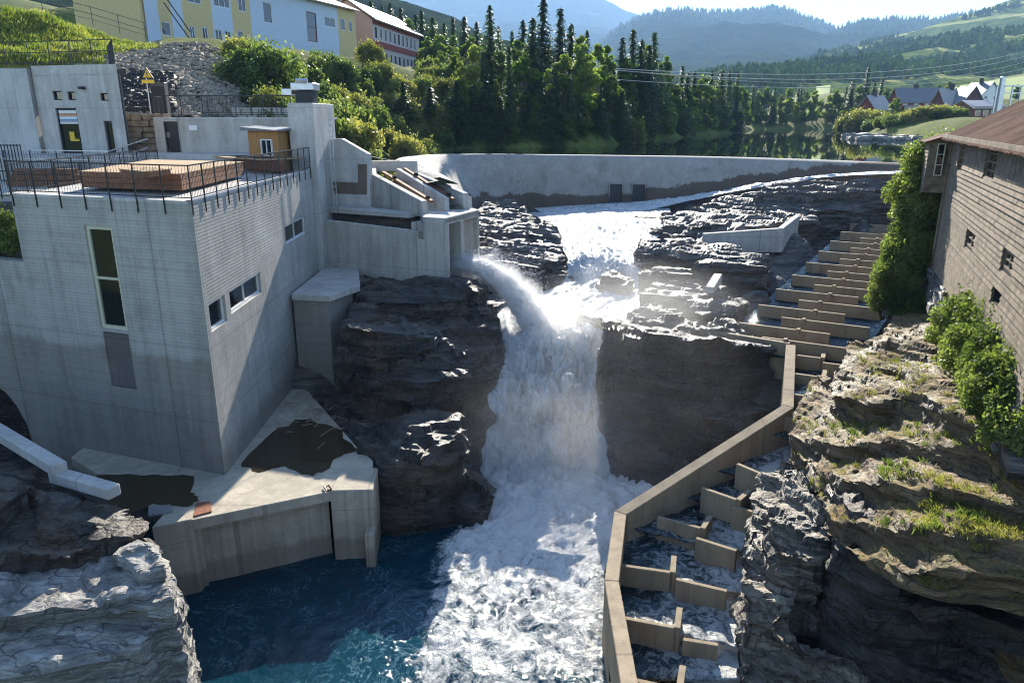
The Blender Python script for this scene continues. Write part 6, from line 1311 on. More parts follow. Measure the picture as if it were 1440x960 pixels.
# far shore trees
GF = 'trees along the far lake shore'; FL1, FL2 = 'dark spruce in the belt of trees along the far lake shore', 'round leafy tree in the belt of trees along the far lake shore'
def far(px, yt, d, k, zb=None):
    if 1040 < px < 1200 and d < 295:
        dd_ = 150.0
        while dd_ < 320 and float(sdist(np.array([Y(px, 180, dd_).x]), np.array([dd_]), shore_full)[0]) < 2.0 or dd_ < 200: dd_ += 2
        d = dd_ + random.uniform(0, 9)
    x = Y(px, 180, d).x; z0 = gz_at(x, d) if zb is None else zb; h = max(5, Y(px, yt, d).z - z0); r = spr(random.randrange(3)) if k == 's' else bir(random.randrange(3)); s = h / (20 if k == 's' else 14)
    place(r, x, d, z0 - .3, s); r.scale = (s * (1.1 if k == 's' else 1.25), s * 1.1, s); r['label'] = ('dark spruce ' if k == 's' else 'round leafy tree ') + ('at the water ' if d < 296 else 'in the rear ') + zone(px, ((960, 'beyond the lakeside wood'), (1040, 'above the end of the wood'), (1090, 'at the left end of the far shore belt'), (1140, 'in the left part of the far shore belt'), (1190, 'in the middle of the far shore belt'), (1235, 'left of the red boathouse cottage'), (1280, 'behind the red houses on the right'), (1320, 'beside the red two-storey house'), (2000, 'behind the brown houses at the right')));  r['group'] = GF
for px, yt, d, k in ((1046, 125, 290, 'b'), (1055, 118, 290, 's'), (1063, 128, 288, 'b'), (1075, 122, 290, 'b'), (1085, 120, 292, 's'), (1095, 132, 288, 'b'), (1106, 122, 290, 'b'), (1118, 120, 292, 's'), (1130, 128, 286, 'b'), (1142, 126, 288, 'b'), (1152, 138, 280, 'b'), (1162, 132, 284, 'b'), (1172, 125, 285, 'b'), (1184, 120, 282, 's'), (1192, 110, 275, 's'), (1211, 92, 262, 's'), (1203, 118, 262, 'b'), (1222, 112, 258, 's'), (1232, 108, 262, 's'), (1240, 125, 255, 'b'), (1178, 145, 262, 'b'),
        (1196, 150, 250, 'b'), (1215, 148, 240, 'b'), (1226, 135, 245, 'b'), (1250, 125, 262, 'b'), (1262, 132, 258, 'b'), (1275, 122, 265, 'b'), (1290, 128, 262, 'b'), (1300, 120, 275, 's'), (1312, 118, 285, 'b'), (1325, 112, 290, 'b'), (1338, 118, 290, 'b'), (1352, 118, 262, 'b'), (1365, 125, 255, 'b'), (1257, 150, 178, 'b'), (1252, 158, 175, 'b'), (1230, 152, 215, 'b'), (1420, 118, 300, 'b'), (1385, 118, 270, 'b')):
    far(px, yt, d, k)
for _ in range(26):
    far(random.uniform(1044, 1190), random.uniform(138, 158), 280, 'b')
for _ in range(46):
    px = random.uniform(1040, 1330); far(px, random.uniform(118, 140), random.uniform(300, 370), random.choice('bbs'))
for _ in range(30):
    px = random.uniform(860, 1040); far(px, random.uniform(108, 128), random.uniform(200, 300), random.choice('bss'))
# forests on the hills, too many to count: one instanced mesh each
def forest(name, Q, n, kinds, seed, tmin, tmax, hmin, hmax, cond=None):
    g = np.random.default_rng(seed); ny, nx = Q.shape[:2]; pts = []; 
    fi = g.uniform(0, 1, n * 3); fj = g.uniform(tmin, tmax, n * 3) * (ny - 1)
    ii = (fi * (nx - 2)).astype(int); jj = np.minimum(fj.astype(int), ny - 2); a = (fi * (nx - 2) - ii)[:, None]; b = (fj - jj)[:, None]
    p = Q[jj, ii] * (1 - a) * (1 - b) + Q[jj, ii + 1] * a * (1 - b) + Q[jj + 1, ii] * (1 - a) * b + Q[jj + 1, ii + 1] * a * b
    msk = fbm(p * np.array([.006, .006, .02]), seed, 4) > (cond if cond is not None else -.9); p = p[msk][:n]
    N_ = len(p); k = 7; h = g.uniform(hmin, hmax, N_); an = np.arange(k) / k * 6.283
    con = g.random(N_) < kinds
    # each tree: three stacked ragged cones (conifer) or a lumpy double cone (leafy)
    V = []; rad = np.where(con, .2, .38)
    lv = [(0.08, .85, 0), (.38, 1.0, 0), (.72, .72, 0), (1.0, .0, 0)]
    ring = []
    for q, (tz, tr, _) in enumerate(lv):
        trr = np.where(con, [1.0, .72, .34, .0][q], tr); jit = g.uniform(.65, 1.35, (N_, k)); r = (h * rad * trr)[:, None] * jit
        ring.append(np.stack([p[:, 0:1] + r * np.cos(an + q * .4), p[:, 1:2] + r * np.sin(an + q * .4), p[:, 2:3] + (h * tz)[:, None] + h[:, None] * g.uniform(-.05, .05, (N_, k)) * (q < 3)], -1))
    V = np.stack(ring, 1).reshape(-1, 3); base = np.arange(N_)[:, None, None] * (4 * k); fq = []
    for q in range(3):
        for j in range(k): fq.append((q * k + j, q * k + (j + 1) % k, (q + 1) * k + (j + 1) % k, (q + 1) * k + j))
    F = (base + np.array(fq)[None]).reshape(-1); nf_ = N_ * len(fq); me = bpy.data.meshes.new(name); me.vertices.add(len(V)); me.vertices.foreach_set('co', V.reshape(-1)); me.loops.add(len(F)); me.loops.foreach_set('vertex_index', F)
    me.polygons.add(nf_); me.polygons.foreach_set('loop_start', np.arange(0, 4 * nf_, 4)); me.polygons.foreach_set('loop_total', np.full(nf_, 4)); me.update(calc_edges=True)
    o = bpy.data.objects.new(name, me); COL.objects.link(o); me.materials.append(M['far_forest']); tagp(o, kind='stuff'); return o
ff, fnt, fb = mat('far forest'); n_ = noise(fnt, pos(fnt), .02, 4, .6); n2_ = noise(fnt, pos(fnt), .35, 2, .6)
fnt.links.new(ramp(fnt, mth(fnt, 'ADD', mth(fnt, 'MULTIPLY', n_, .5), mth(fnt, 'MULTIPLY', n2_, .5)), [(.4, (.03, .055, .018)), (.52, (.075, .115, .03)), (.62, (.14, .18, .05))]), fb.inputs['Base Color']); fb.inputs['Roughness'].default_value = 1; fb.inputs['Specular IOR Level'].default_value = 0; M['far_forest'] = ff
forest('hillside_forest', QC, 9500, .3, 451, .0, .98, 5, 12, -.03)
forest('ridge_forest', QB, 5000, .9, 452, .55, 1.0, 14, 26); forest('ridge_forest', QB2, 3500, .9, 453, .5, 1.0, 12, 22)
# bushes on the left bank below the school
GB = 'bushes on the bank below the school'
BL = ['fresh green bush on the bank below the school', 'rounded darker bush on the bank below the school', 'dry yellowish shrub on the bank below the school']
def bsh(i): return inst(('u', i), lambda: bush_thing(540 + i, 5, 4.2, BL[i], GB, .26, 7000, (M['leaf'], M['leaf'], M['leaf_dry'])[i]))
BZ = ((360, 'at the left end of the bank by the scree'), (420, 'on the bank above the winch machine'), (470, 'on the bank behind the tall pillar'), (510, 'on the bank right of the tall pillar'), (550, 'on the bank below the salmon school wing'), (590, 'on the bank between school wing and dam'), (630, 'at the right end of the bank near the wood'), (2000, 'at the foot of the wood'))
def x_px(r):
    d = r.location.y * CT - (r.location.z - CAMZ) * ST; return 720 + FOC * r.location.x / d
bl = [(345, 92, 62, 6, 0), (360, 70, 64, 7, 0), (385, 75, 64, 7, 0), (375, 105, 58, 5, 0), (405, 95, 60, 6, 0), (430, 100, 60, 6.5, 0), (400, 125, 56, 4.5, 0), (425, 135, 56, 5, 1), (455, 120, 60, 6, 0), (480, 130, 62, 6, 0), (455, 150, 57, 5, 0), (480, 165, 58, 5, 1), (510, 150, 62, 7, 1), (530, 175, 60, 6.5, 1), (500, 185, 56, 4.5, 1), (545, 165, 66, 6, 0), (560, 150, 72, 6, 2), (585, 140, 78, 6, 2), (510, 80, 82, 7, 0), (490, 70, 84, 7, 0), (465, 85, 76, 6, 0), (440, 80, 74, 6, 0), (415, 70, 72, 6, 0), (505, 110, 76, 5, 0), (535, 120, 80, 5, 2), (560, 120, 86, 5, 2), (590, 125, 88, 5, 2), (615, 130, 90, 5, 0), (610, 155, 82, 5, 0), (592, 170, 76, 5, 1), (575, 180, 70, 5, 1), (600, 180, 78, 4, 0), (570, 200, 62, 3, 0), (625, 165, 84, 5, 0), (640, 180, 84, 4, 0), (545, 105, 92, 4, 2), (500, 130, 68, 5, 2), (470, 105, 68, 5, 2), (350, 60, 70, 5, 0), (335, 75, 68, 4, 2), (540, 190, 62, 4, 0), (520, 205, 58, 3, 1), (660, 190, 88, 4, 0), (575, 110, 96, 4, 2), (600, 110, 100, 4, 2)]
bl += [(px + random.uniform(-14, 14), py + random.uniform(-12, 12), d + random.uniform(-3, 3), sz_ * .8, random.choice((k, 0, k, 2))) for (px, py, d, sz_, k) in bl if px > 345]
for i, (px, py, d, sz_, k) in enumerate(bl):
    x = Y(px, py, d).x; z = gz_at(x, d); r = bsh(k); s = sz_ / 5.0 * .72; place(r, x, d, z - .3, s, sz=s * random.uniform(.85, 1.25)); r['label'] = BL[k].replace('on the bank below the school', zone(x_px(r), BZ)); r['group'] = GB
for _ in range(75):
    px, py = random.uniform(395, 650), random.uniform(95, 205)
    if py < 95 + (px - 400) * .0 or (px < 480 and py > 175): continue
    h = hit(px, py)
    if h and 48 < h.y < 125 and h.z > 13.7:
        k = random.choice((0, 0, 2, 2, 1)) if px > 520 else random.choice((0, 0, 1)); r = bsh(k); s = random.uniform(.45, .8); place(r, h.x, h.y, h.z - .3, s, sz=s * random.uniform(.9, 1.3)); r['label'] = BL[k].replace('on the bank below the school', zone(x_px(r), BZ)); r['group'] = GB
# shrubs round the right bank houses and on the point
GR = 'shrubs on the point at the right lake shore'
for i, (px, py, d, sz_) in enumerate(((1198, 182, 185, 8), (1210, 180, 182, 9), (1225, 180, 180, 9), (1240, 178, 178, 8), (1268, 182, 172, 7), (1285, 180, 170, 7), (1300, 182, 168, 6), (1315, 178, 170, 6), (1192, 185, 190, 6), (1330, 176, 165, 6), (1238, 165, 190, 8), (1290, 165, 185, 7))):
    x = Y(px, py, d).x; r = bsh(2 if i < 4 else 0); s = sz_ / 5; place(r, x, d, 13.5, s, sz=s * .75); r['label'] = 'pale shrub on the low point at the right lake shore'; r['group'] = GR
for _ in range(42):
    px = random.uniform(1196, 1345); d = 150.0 + random.uniform(0, 6)
    while d < 250 and float(sdist(np.array([Y(px, 180, d).x]), np.array([d]), shore_full)[0]) < random.uniform(1, 14): d += 1
    x = Y(px, 180, d).x; k = random.choice((0, 1, 2)); r = bsh(k); s = random.uniform(.45, .95); place(r, x, d, gz_at(x, d) - .3, s, sz=s * .8); r['label'] = ('fresh green', 'darker rounded', 'dry yellowish')[k] + ' shrub on the shore ' + zone(px, ((1235, 'left of the red boathouse cottage'), (1290, 'below the red houses'), (2000, 'below the brown houses'))); r['group'] = GR
r = bsh(2); x = Y(893, 190, 108).x; place(r, x, 108, 13.3, .6, sz=.9, label='small bright yellow green bush leaning over the water below the wood', group='single shore bushes')
# climbing shrubs beside the barn
GK = 'leafy shrubs on the cliff beside the old barn'
def lsh(i): return inst(('l', i), lambda: bush_thing(560 + i, 2.6, 2.4, 'x', GK, .105, 9500, M['leaf'], 'shrub'))
lb_ = [(1322, 205, 35, 1.1), (1312, 228, 34.5, 1.2), (1303, 250, 35, 1.2), (1296, 275, 34.5, 1.2), (1310, 270, 33.8, 1.1), (1288, 300, 34.5, 1.2), (1302, 305, 33.6, 1.1), (1282, 330, 34, 1.0), (1298, 335, 33.4, 1.0), (1270, 352, 34, .9), (1288, 362, 33.2, .95), (1262, 385, 33, .8), (1280, 392, 32.4, .85), (1268, 415, 32.2, .75), (1250, 410, 33.5, .7), (1285, 420, 31.6, .7), (1318, 248, 33.6, .9), (1275, 440, 31.5, .6)]
for i, (px, py, d, s) in enumerate(lb_):
    p = Y(px + random.uniform(-9, 9), py + 14, d); s *= random.uniform(.6, 1.0); r = lsh(i % 2); place(r, p.x, p.y, p.z - .9 * s, s); r['label'] = ('leafy shrub at the ' + ('top' if py < 240 else 'upper middle' if py < 300 else 'lower middle' if py < 370 else 'foot') + ' of the green column left of the barn'); r['group'] = GK
GL = 'leafy shrubs below the barn foundation'
for i, (px, py, d, s) in enumerate(((1350, 455, 23.5, .7), (1375, 450, 22.5, .8), (1400, 455, 21.5, .8), (1420, 470, 20.5, .75), (1385, 490, 20.5, .8), (1360, 495, 21.5, .65), (1415, 510, 18.5, .8), (1440, 500, 18.5, .8), (1395, 535, 18, .65), (1430, 545, 17, .75), (1400, 560, 16.8, .6), (1440, 575, 16.2, .65), (1415, 590, 16, .5), (1332, 470, 24.5, .5), (1445, 460, 19.5, .7), (1425, 440, 20.5, .6), (1440, 520, 17.5, .8), (1455, 545, 17, .9), (1450, 600, 15.5, .7), (1380, 515, 19.5, .6))):
    p = Y(px, py + 12, d); r = lsh(i % 2); place(r, p.x, p.y, p.z - .8 * s, s); r['label'] = ('bright leafy shrub ' + ('against the rubble foundation' if py < 480 else 'in the middle of the slope' if py < 540 else 'at the foot of the slope') + (' at the right edge below the barn' if px > 1410 else ' below the old barn')); r['group'] = GL
# grass and plant tufts on the ledges and bank
def tufts(name, pts, h, nb, wd_, seed, mt):
    g = np.random.default_rng(seed); p = np.repeat(np.array(pts, float), nb, 0); n = len(p); p[:, :2] += g.normal(size=(n, 2)) * h * .35; a = g.uniform(0, 6.28, n); ln = g.uniform(.5, 1.2, n) * h; tl = g.normal(size=(n, 2)) * .35 * ln[:, None]
    dx = np.stack([np.cos(a), np.sin(a), np.zeros(n)], 1) * wd_; tip = p + np.stack([tl[:, 0], tl[:, 1], ln], 1); mid = p + np.stack([tl[:, 0] * .35, tl[:, 1] * .35, ln * .6], 1)
    V = np.stack([p - dx, p + dx, mid + dx * .7, tip], 1).reshape(-1, 3); me = quads_mesh(name, V, n); o = bpy.data.objects.new(name, me); COL.objects.link(o); me.materials.append(mt); tagp(o, kind='stuff'); return o
ldg = [o for o in bpy.data.objects if o.name.startswith('mossy_ledges')][0]; bl_ = BVHTree.FromObject(ldg, dgp) if False else None
dg2 = bpy.context.evaluated_depsgraph_get(); dg2.update(); bl_ = BVHTree.FromObject(ldg, dg2); pp = []; pc = []
def lhit(px, py): 
    d = ray(px, py).normalized(); h = bl_.ray_cast(Vector((0, 0, CAMZ)), d); return h if h[0] is not None and h[1].z > .5 else None
gg = np.random.default_rng(12)
for _ in range(2600):
    h = lhit(random.uniform(1100, 1440), random.uniform(500, 850))
    if h and vn(np.array([h[0]]) * 1.1, 5)[0] > .55: pp.append(tuple(h[0]))
tufts('grass_tufts', pp, .13, 12, .005, 13, M['leaf_dry']); pp2 = []
for (cx, cy, n) in ((1195, 600, 26), (1215, 598, 22), (1255, 660, 14), (1290, 740, 22), (1310, 738, 18), (1355, 720, 18), (1375, 725, 14), (1245, 745, 10), (1270, 595, 10), (1420, 680, 20), (1300, 640, 8), (1390, 650, 10), (1250, 660, 8)):
    for _ in range(n):
        h = lhit(cx + random.gauss(0, 12), cy + random.gauss(0, 8))
        if h: pp2.append(tuple(h[0]))
if pp2: tufts('weed_tufts', pp2[::2], .17, 18, .010, 14, M['leaf'])
gbv = BVHTree.FromObject(gs, dg2); pp = []
for _ in range(5000):
    d = ray(random.uniform(-5, 225), random.uniform(-5, 92)).normalized(); h = gbv.ray_cast(Vector((0, 0, CAMZ)), d)[0]
    if h: pp.append(tuple(h))
if pp: tufts('bank_grass', pp, .38, 8, .02, 15, M['grass'])
for (px, py, d) in ((0, 310, 29), (14, 330, 28.6), (-8, 345, 29)):
    p = Y(px, py, d); r = lsh(0); place(r, p.x, p.y, p.z - 1, .7); r['label'] = 'dark leafy shrub behind the wing wall at the left edge'; r['group'] = 'shrubs behind the wing wall'
hp = Z(625, 470, 7.2); r = lsh(1); place(r, hp.x, hp.y, hp.z - .2, .16, label='single small green plant growing in a crack of the dark outcrop', group='crack plants')

# ------------------------------------------------------------ school
KS = 1.16; SB, SE = 24.66, 31.96
scl = thing('school_building', 'long two-storey school with yellow, pale blue and salmon walls on the hill', 'building', (-24, 85, SB))
Sa, Sb = Y(205, 60, 80), Y(500, 60, 117); Sa, Sb = (Sa.x, 80.0), (Sb.x, 117.0)
us_ = (V2(Sb) - V2(Sa)); LS = us_.length; us_.normalize(); ns_ = Vector((us_.y, -us_.x, 0))
def sc_(px, py): p = onplane(px, py, Sa, Sb); return (V2(p) - V2(Sa)).dot(us_), p.z
segs = [(205, 224, 'blue'), (224, 242, 'yellow'), (242, 258, 'blue'), (258, 299, 'yellow'), (299, 327, 'blue'), (327, 353, 'yellow'), (353, 384, 'blue'), (384, 455, 'blue'), (455, 475, 'blue'), (475, 500, 'yellow')]
wn_ = [(263, 283, -8, 7, 2), (299, 324, -10, 13, 3), (334, 347, -5, 18, 2), (226, 242, 30, 52, 1), (266, 276, 36, 58, 2), (284, 294, 38, 58, 2), (302, 314, 41, 59, 2), (316, 326, 43, 60, 2), (334, 344, 43, 60, 1), (369, 384, 2, 34, 1), (430, 447, 16, 60, 1), (456, 472, 23, 40, 2), (478, 486, 26, 44, 1), (490, 496, 30, 46, 1)]
Hs = []
for (l, r, t, b, k) in wn_:
    a, zt = sc_(l, t); c, zb = sc_(r, (t + b) / 2 + (b - t) / 2); Hs.append((a, c, max(SB + .3, zb), zt, k))
for i, (l, r, c) in enumerate(segs):
    a, b = sc_(l, 30)[0], sc_(r, 30)[0]; hh = [(h[0] - a, h[1] - a, h[2], min(h[3], SE + 3)) for h in Hs if h[0] > a and h[1] < b]
    m = MB(); o_ = V2(Sa) + us_ * a; facade(m, tuple(o_), us_, ns_, b - a, SB - 2, SE, hh, .15); m.build('wall_panel', M[c], scl)
for h in Hs:
    inside = any(sc_(l, 30)[0] < h[0] and h[1] < sc_(r, 30)[0] for l, r, _ in segs)
    window(scl, tuple(V2(Sa) + ns_ * (0 if inside else .2)), us_, ns_, h[0], h[1], h[2], h[3], .14, M['frame_r'] if h[3] - h[2] > 3 else M['frame_w'], h[4], 1 if h[3] - h[2] > 3 else 0, .09)
bkS = V2(Sa) - ns_ * 9; bkE = V2(Sb) - ns_ * 9
m = MB(); m.prism([tuple((V2(Sa) - ns_ * .2)[:2]), tuple((V2(Sb) - ns_ * .2)[:2]), tuple(bkE[:2]), tuple(bkS[:2])], SB - 2, SE - .05); m.build('rear_walls', M['yellow'], scl)
m = MB(); A_, B_ = V2(Sa) + ns_ * .7, V2(Sb) + ns_ * .7 + us_ * .4; rdg = 4.8
m.add([(A_.x, A_.y, SE - .15), (B_.x, B_.y, SE - .15), ((V2(Sb) - ns_ * rdg + us_ * .4).x, (V2(Sb) - ns_ * rdg).y, SE + 2.0), ((V2(Sa) - ns_ * rdg).x, (V2(Sa) - ns_ * rdg).y, SE + 2.0), (bkE.x, bkE.y, SE - .15), (bkS.x, bkS.y, SE - .15)], [(0, 1, 2, 3), (3, 2, 4, 5)]); ro_ = m.build('roof', M['roof_pale'], scl); ro_.modifiers.new('s', 'SOLIDIFY').thickness = -.15
# stair and railing on the front
m = MB(); a, b = sc_(205, 30)[0], sc_(242, 58)[0]
for off_, zo in ((1.6, .0), (1.6, .9)): m.beam(V2(Sa) + us_ * (a + 1) + ns_ * off_ + Vector((0, 0, SB + 3.4 + zo)), V2(Sa) + us_ * (b + 1) + ns_ * off_ + Vector((0, 0, SB + .1 + zo)), .08, .08)
m.build('stair_rail', M['steel'], scl)
# end wing
Wa, Wb = (Y(525, 60, 122).x, 122.0), (Y(589, 60, 146).x, 146.0); uw = (V2(Wb) - V2(Wa)); Lw = uw.length; uw.normalize(); nw = Vector((uw.y, -uw.x, 0))
wg = thing('school_wing', 'school end wing with salmon gable and red band under a row of windows', 'building', (Wa[0], Wa[1], SB))
def wA(px, py): p = onplane(px, py, Wa, Wb); return (V2(p) - V2(Wa)).dot(uw), p.z
Hw = []
for i in range(10):
    a = 1.0 + i * (Lw - 1.8) / 10; Hw.append((a, a + 1.25, 28.72, 30.57)); 
for i in range(10):
    a = 1.0 + i * (Lw - 1.8) / 10; Hw.append((a, a + 1.25, 25.35, 26.98))
m = MB(); facade(m, (Wa[0], Wa[1], 0), uw, nw, Lw, SB - 2, 31.38, [(a, b, c, min(d, 31.15)) for a, b, c, d in Hw], .15); m.build('front_wall', simple('pale pink grey render', (.5, .42, .40), .8, 0, .06), wg)
for h in Hw: window(wg, (Wa[0], Wa[1], 0), uw, nw, *h, .13, M['frame_w'], 1, 0, .1)
m = MB(); m.obox(V2(Wa) + uw * Lw / 2 + nw * .05 + Vector((0, 0, 28.02)), uw * Lw / 2, nw * .06, Vector((0, 0, .45))); m.obox(V2(Wa) + uw * Lw / 2 + nw * .05 + Vector((0, 0, 30.98)), uw * Lw / 2, nw * .06, Vector((0, 0, .22))); m.build('red_band', M['redpaint'], wg)
gw = V2(Wa) - nw * 8; m = MB(); m.add([(Wa[0], Wa[1], SB - 2), (gw.x, gw.y, SB - 2), (gw.x, gw.y, 31.38), ((Wa[0] + gw.x) / 2, (Wa[1] + gw.y) / 2, 34.17), (Wa[0], Wa[1], 31.38)], [(4, 3, 2, 1, 0)]); m.build('gable_wall', M['pink'], wg)
m = MB(); a0, a1_ = V2(Wa) + nw * .8 - uw * .6, V2(Wb) + nw * .8 + uw * .6; c0, c1_ = V2(Wa) - nw * 4 - uw * .6, V2(Wb) - nw * 4 + uw * .6; d0, d1_ = V2(Wa) - nw * 8.8 - uw * .6, V2(Wb) - nw * 8.8 + uw * .6
m.add([(a0.x, a0.y, 31.15), (a1_.x, a1_.y, 31.15), (c1_.x, c1_.y, 34.28), (c0.x, c0.y, 34.28), (d0.x, d0.y, 31.15), (d1_.x, d1_.y, 31.15)], [(0, 1, 2, 3), (3, 2, 5, 4)]); ro_ = m.build('roof', simple('brown pink roof', (.38, .28, .24), .6, 0, .1), wg); ro_.modifiers.new('s', 'SOLIDIFY').thickness = -.2
fence('thin dark fence along the top of the grass bank below the school', [yz(60, 14, 66), yz(130, 30, 67), yz(205, 52, 68)], 1.1, 2.5, .4, 0, rails=(1.0, .5))
# ------------------------------------------------------------ houses on the right shore
def house(label, pxl, pxr, py_e, py_b, d, depth_, rise, wall, roof, yaw=0, nwin=3, storeys=1, chim=True, gable_front=False):
    a, b = Y(pxl, py_b, d), Y(pxr, py_b, d); zb, ze = a.z - 1, Y(pxl, py_e, d).z; W_ = (b - a).length; cx, cy = (a.x + b.x) / 2, d + depth_ / 2
    r = thing('house', label, 'house', (cx, cy, zb + 1)); ca, sa = math.cos(yaw), math.sin(yaw)
    def Tt(x, y, z): return (cx + x * ca - y * sa, cy + x * sa + y * ca, z)
    uu = Vector((ca, sa, 0)); nn = Vector((sa, -ca, 0)); hw, hd = W_ / 2, depth_ / 2
    H_ = []; 
    for s in range(storeys):
        for i in range(nwin):
            c = W_ * (i + .5) / nwin; zz = zb + 1 + (ze - zb - 1) * (s + .5) / storeys; q = min(.55, (ze - zb - 1) / storeys * .3); H_.append((c - .55, c + .55, zz - q, zz + q))
    m = MB(); facade(m, Tt(-hw, -hd, 0), uu, nn, W_, zb, ze, H_, .12); m.build('wall', wall, r)
    for h in H_: window(r, Tt(-hw, -hd, 0), uu, nn, *h, .1, M['frame_w'], 2, 0, .1)
    m = MB(); m.add([Tt(-hw, -hd + .01, zb), Tt(-hw, hd, zb), Tt(hw, hd, zb), Tt(hw, -hd + .01, zb), Tt(-hw, -hd + .01, ze), Tt(-hw, hd, ze), Tt(hw, hd, ze), Tt(hw, -hd + .01, ze)], [(0, 1, 5, 4), (1, 2, 6, 5), (2, 3, 7, 6)])
    if gable_front: m.add([Tt(-hw, -hd, ze), Tt(hw, -hd, ze), Tt(0, -hd, ze + rise), Tt(-hw, hd, ze), Tt(hw, hd, ze), Tt(0, hd, ze + rise)], [(0, 1, 2), (5, 4, 3)])
    else: m.add([Tt(-hw, -hd, ze), Tt(-hw, hd, ze), Tt(-hw, 0, ze + rise), Tt(hw, -hd, ze), Tt(hw, hd, ze), Tt(hw, 0, ze + rise)], [(2, 1, 0), (3, 4, 5)])
    m.build('side_walls', wall, r); m = MB(); o_ = .5
    if gable_front:
        m.add([Tt(-hw - o_, -hd - o_, ze - .3), Tt(0, -hd - o_, ze + rise + .1), Tt(0, hd + o_, ze + rise + .1), Tt(-hw - o_, hd + o_, ze - .3), Tt(hw + o_, -hd - o_, ze - .3), Tt(hw + o_, hd + o_, ze - .3)], [(0, 1, 2, 3), (1, 4, 5, 2)])
    else:
        m.add([Tt(-hw - o_, -hd - o_, ze - .3), Tt(hw + o_, -hd - o_, ze - .3), Tt(hw + o_, 0, ze + rise + .1), Tt(-hw - o_, 0, ze + rise + .1), Tt(hw + o_, hd + o_, ze - .3), Tt(-hw - o_, hd + o_, ze - .3)], [(0, 1, 2, 3), (3, 2, 4, 5)])
    rf = m.build('roof', roof, r); rf.modifiers.new('s', 'SOLIDIFY').thickness = .18
    if chim: m = MB(); c = Tt(-hw * .1, 0, 0); m.box(c[0] - .4, c[0] + .4, c[1] - .4, c[1] + .4, ze + rise - .4, ze + rise + 1.2); m.build('chimney', M['black'], rf)
    return r
house('small dark red boathouse cottage with pale sheet roof at the lake edge', 1224, 1247, 154, 172, 185, 7, 3.2, M['redpaint'], M['roof_pale'], .25, 3, 2)
house('red two-storey house with dark roof and white windows behind the shore', 1268, 1326, 143, 166, 205, 9, 3.6, M['redpaint'], M['roof_grey'], -.15, 4, 2)
house('small grey-roofed hut in front of the red house', 1276, 1297, 160, 168, 180, 4, 1.8, M['black'], M['roof_grey'], .1, 2, 1, False)
house('small teal wooden hut with pale roof at the shore', 1301, 1322, 161, 177, 170, 4, 1.2, M['teal'], M['roof_pale'], 0, 2, 1, False, True)
house('brown house with steep pale dormer roof right of the red house', 1328, 1362, 148, 168, 178, 7, 3.6, simple('brown red cladding', (.15, .05, .04), .8), M['roof_pale'], 0, 4, 2)
house('dark gabled dormer wing of the brown house', 1350, 1378, 144, 166, 175, 6, 3.4, simple('dark brown cladding', (.09, .05, .045), .8), M['roof_grey'], 0, 2, 2, False, True)
house('low brown house with flat light grey roof next to the barn roof', 1368, 1412, 150, 168, 165, 9, 1.3, simple('red brown cladding', (.2, .07, .05), .8), M['roof_pale'], 0, 4, 1, False)
house('white gabled house peeping above the brown roofs', 1372, 1402, 133, 150, 230, 8, 3.5, M['white'], M['roof_grey'], .2, 2, 2, True, True)
for i, (px, py) in enumerate(((1072, 104), (1092, 109), (1083, 101), (1110, 117), (1240, 88), (1268, 92), (1075, 130), (1188, 97))):
    house('tiny white farmhouse on the hazy far hillside', px - 3.5, px + 3.5, py - 3, py + 1, 800 + 20 * i, 9, 4, M['white'], M['roof_pale'], .2 * i, 2, 1, False)['group'] = 'far farmhouses'
# substation gantry
sg_ = thing('substation_gantry', 'grey lattice switchyard gantry in front of the green field at the right edge', 'gantry', Y(1410, 130, 150))
xs_ = [Y(p, 125, 150).x for p in (1402, 1412, 1424, 1436, 1448)]; zt_ = Y(1410, 121, 150).z; zb_ = 13
for x in xs_: m = MB(); m.beam((x, 150, zb_), (x, 150, zt_), .25, .25, up=(1, 0, 0)); m.build('post', M['galv'], sg_)
m = MB(); m.beam((xs_[0], 150, zt_), (xs_[-1], 150, zt_), .25, .3); m.beam((xs_[0], 150, zt_ - 1.3), (xs_[-1], 150, zt_ - 1.3), .2, .2); m.build('crossbeam', M['galv'], sg_)
x = Y(1409, 120, 140).x; m = MB(); m.beam((x, 140, 13), (x, 140, Y(1409, 108, 140).z), .7, .7, up=(1, 0, 0)); tagp(m.build('chimney_stack', M['galv'], None, .05), 'pale square chimney stack beside the switchyard gantry', 'chimney')
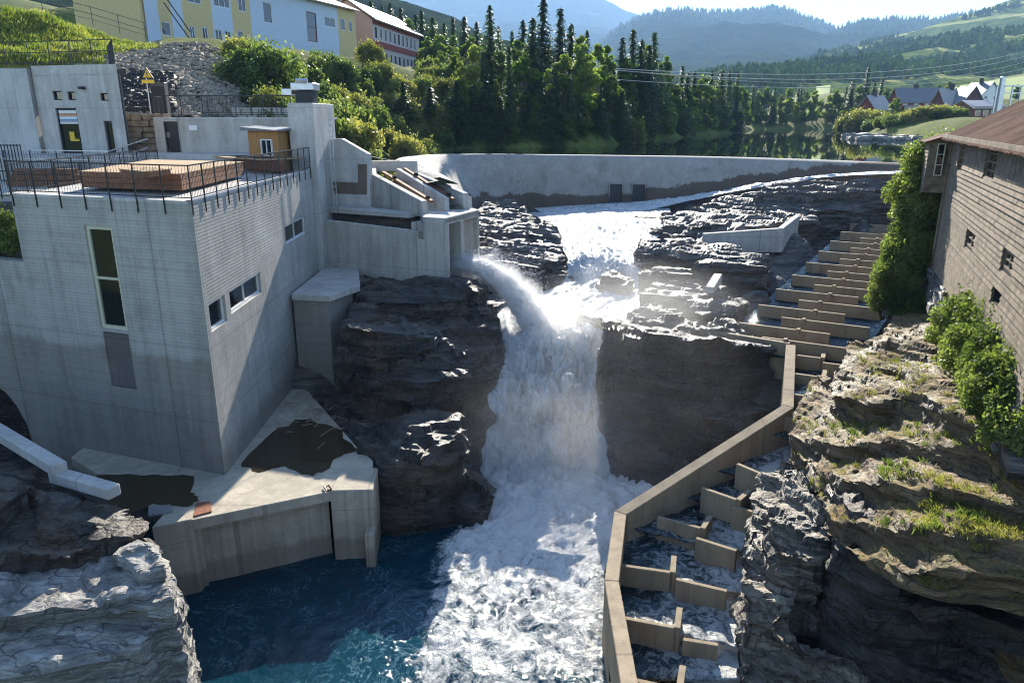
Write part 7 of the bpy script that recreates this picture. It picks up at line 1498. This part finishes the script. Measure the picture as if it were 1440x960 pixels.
# ------------------------------------------------------------ power lines
def wire(label, a, b, sag, r, mt, group='power line wires over the lake'):
    a, b = Y(*a), Y(*b); m = MB(); pts = [a.lerp(b, t) - Vector((0, 0, sag * 4 * t * (1 - t))) for t in [i / 20 for i in range(21)]]; m.tube(pts, r, 4); tagp(m.build('power_line', mt), label, 'cable', group)
wm = simple('bright aluminium cable', (.6, .52, .42), .4, .3, .05)
wire('upper power line wire spanning the lake from the wood to the right', (852, 96, 118), (1460, 68, 260), 3.6, .06, wm)
wire('second power line wire just below the upper one over the lake', (852, 98, 118), (1460, 74, 262), 4.2, .06, wm)
wire('lowest power line wire spanning the lake to the right', (850, 111, 117), (1460, 92, 262), 3.6, .05, wm)
wire('thin fourth power line wire between the upper and the lowest', (852, 97, 118), (1460, 82, 262), 4.6, .04, wm)
# ------------------------------------------------------------ air: spray mist and haze
def mist(name, c, r, dens, scale=1.1, col=(1.0, 1.0, 1.0), lo=.42, hi=.7):
    bmm = bmesh.new(); bmesh.ops.create_icosphere(bmm, subdivisions=3, radius=1); me = bpy.data.meshes.new(name); bmm.to_mesh(me); bmm.free()
    o = bpy.data.objects.new(name, me); COL.objects.link(o); o.location = c; o.scale = r; me.materials.append(volmat(name, dens, col, scale, .5, True, lo, hi)); tagp(o, kind='stuff')
mist('spray_mist', (1.4, 29.6, 3.2), (4.6, 3.6, 3.4), .55, .55, lo=.35, hi=.75)
for (mx_, my_, mz_, mr_) in ((-1.9, 39.5, 9.3, .7), (-1.1, 38.9, 9.1, .85), (-.3, 38.2, 8.8, 1.05), (.5, 37.4, 8.1, 1.25), (1.2, 36.5, 7.2, 1.45)): mist('spray_mist', (mx_, my_, mz_), (mr_, mr_, mr_), 2.6, 1.6, lo=.3, hi=.62)
mist('spray_mist', (2.2, 36.0, 6.9), (2.6, 2.4, 1.7), 1.1, 1.0)
mist('spray_mist', (6.5, 35.5, 7.5), (6.5, 6.0, 3.2), .16, .35, lo=.3, hi=.7)
mist('spray_mist', (4.0, 29.5, 4.5), (9.0, 7.5, 5.0), .03, .3, lo=.25, hi=.7)
hz = MB(); hz.box(-7000, 7000, -300, 7900, -6, 1150); h_ = hz.build('haze', volmat('haze air', 1 / 8000, (.40, .64, 1.0), None, .15)); tagp(h_, kind='stuff')
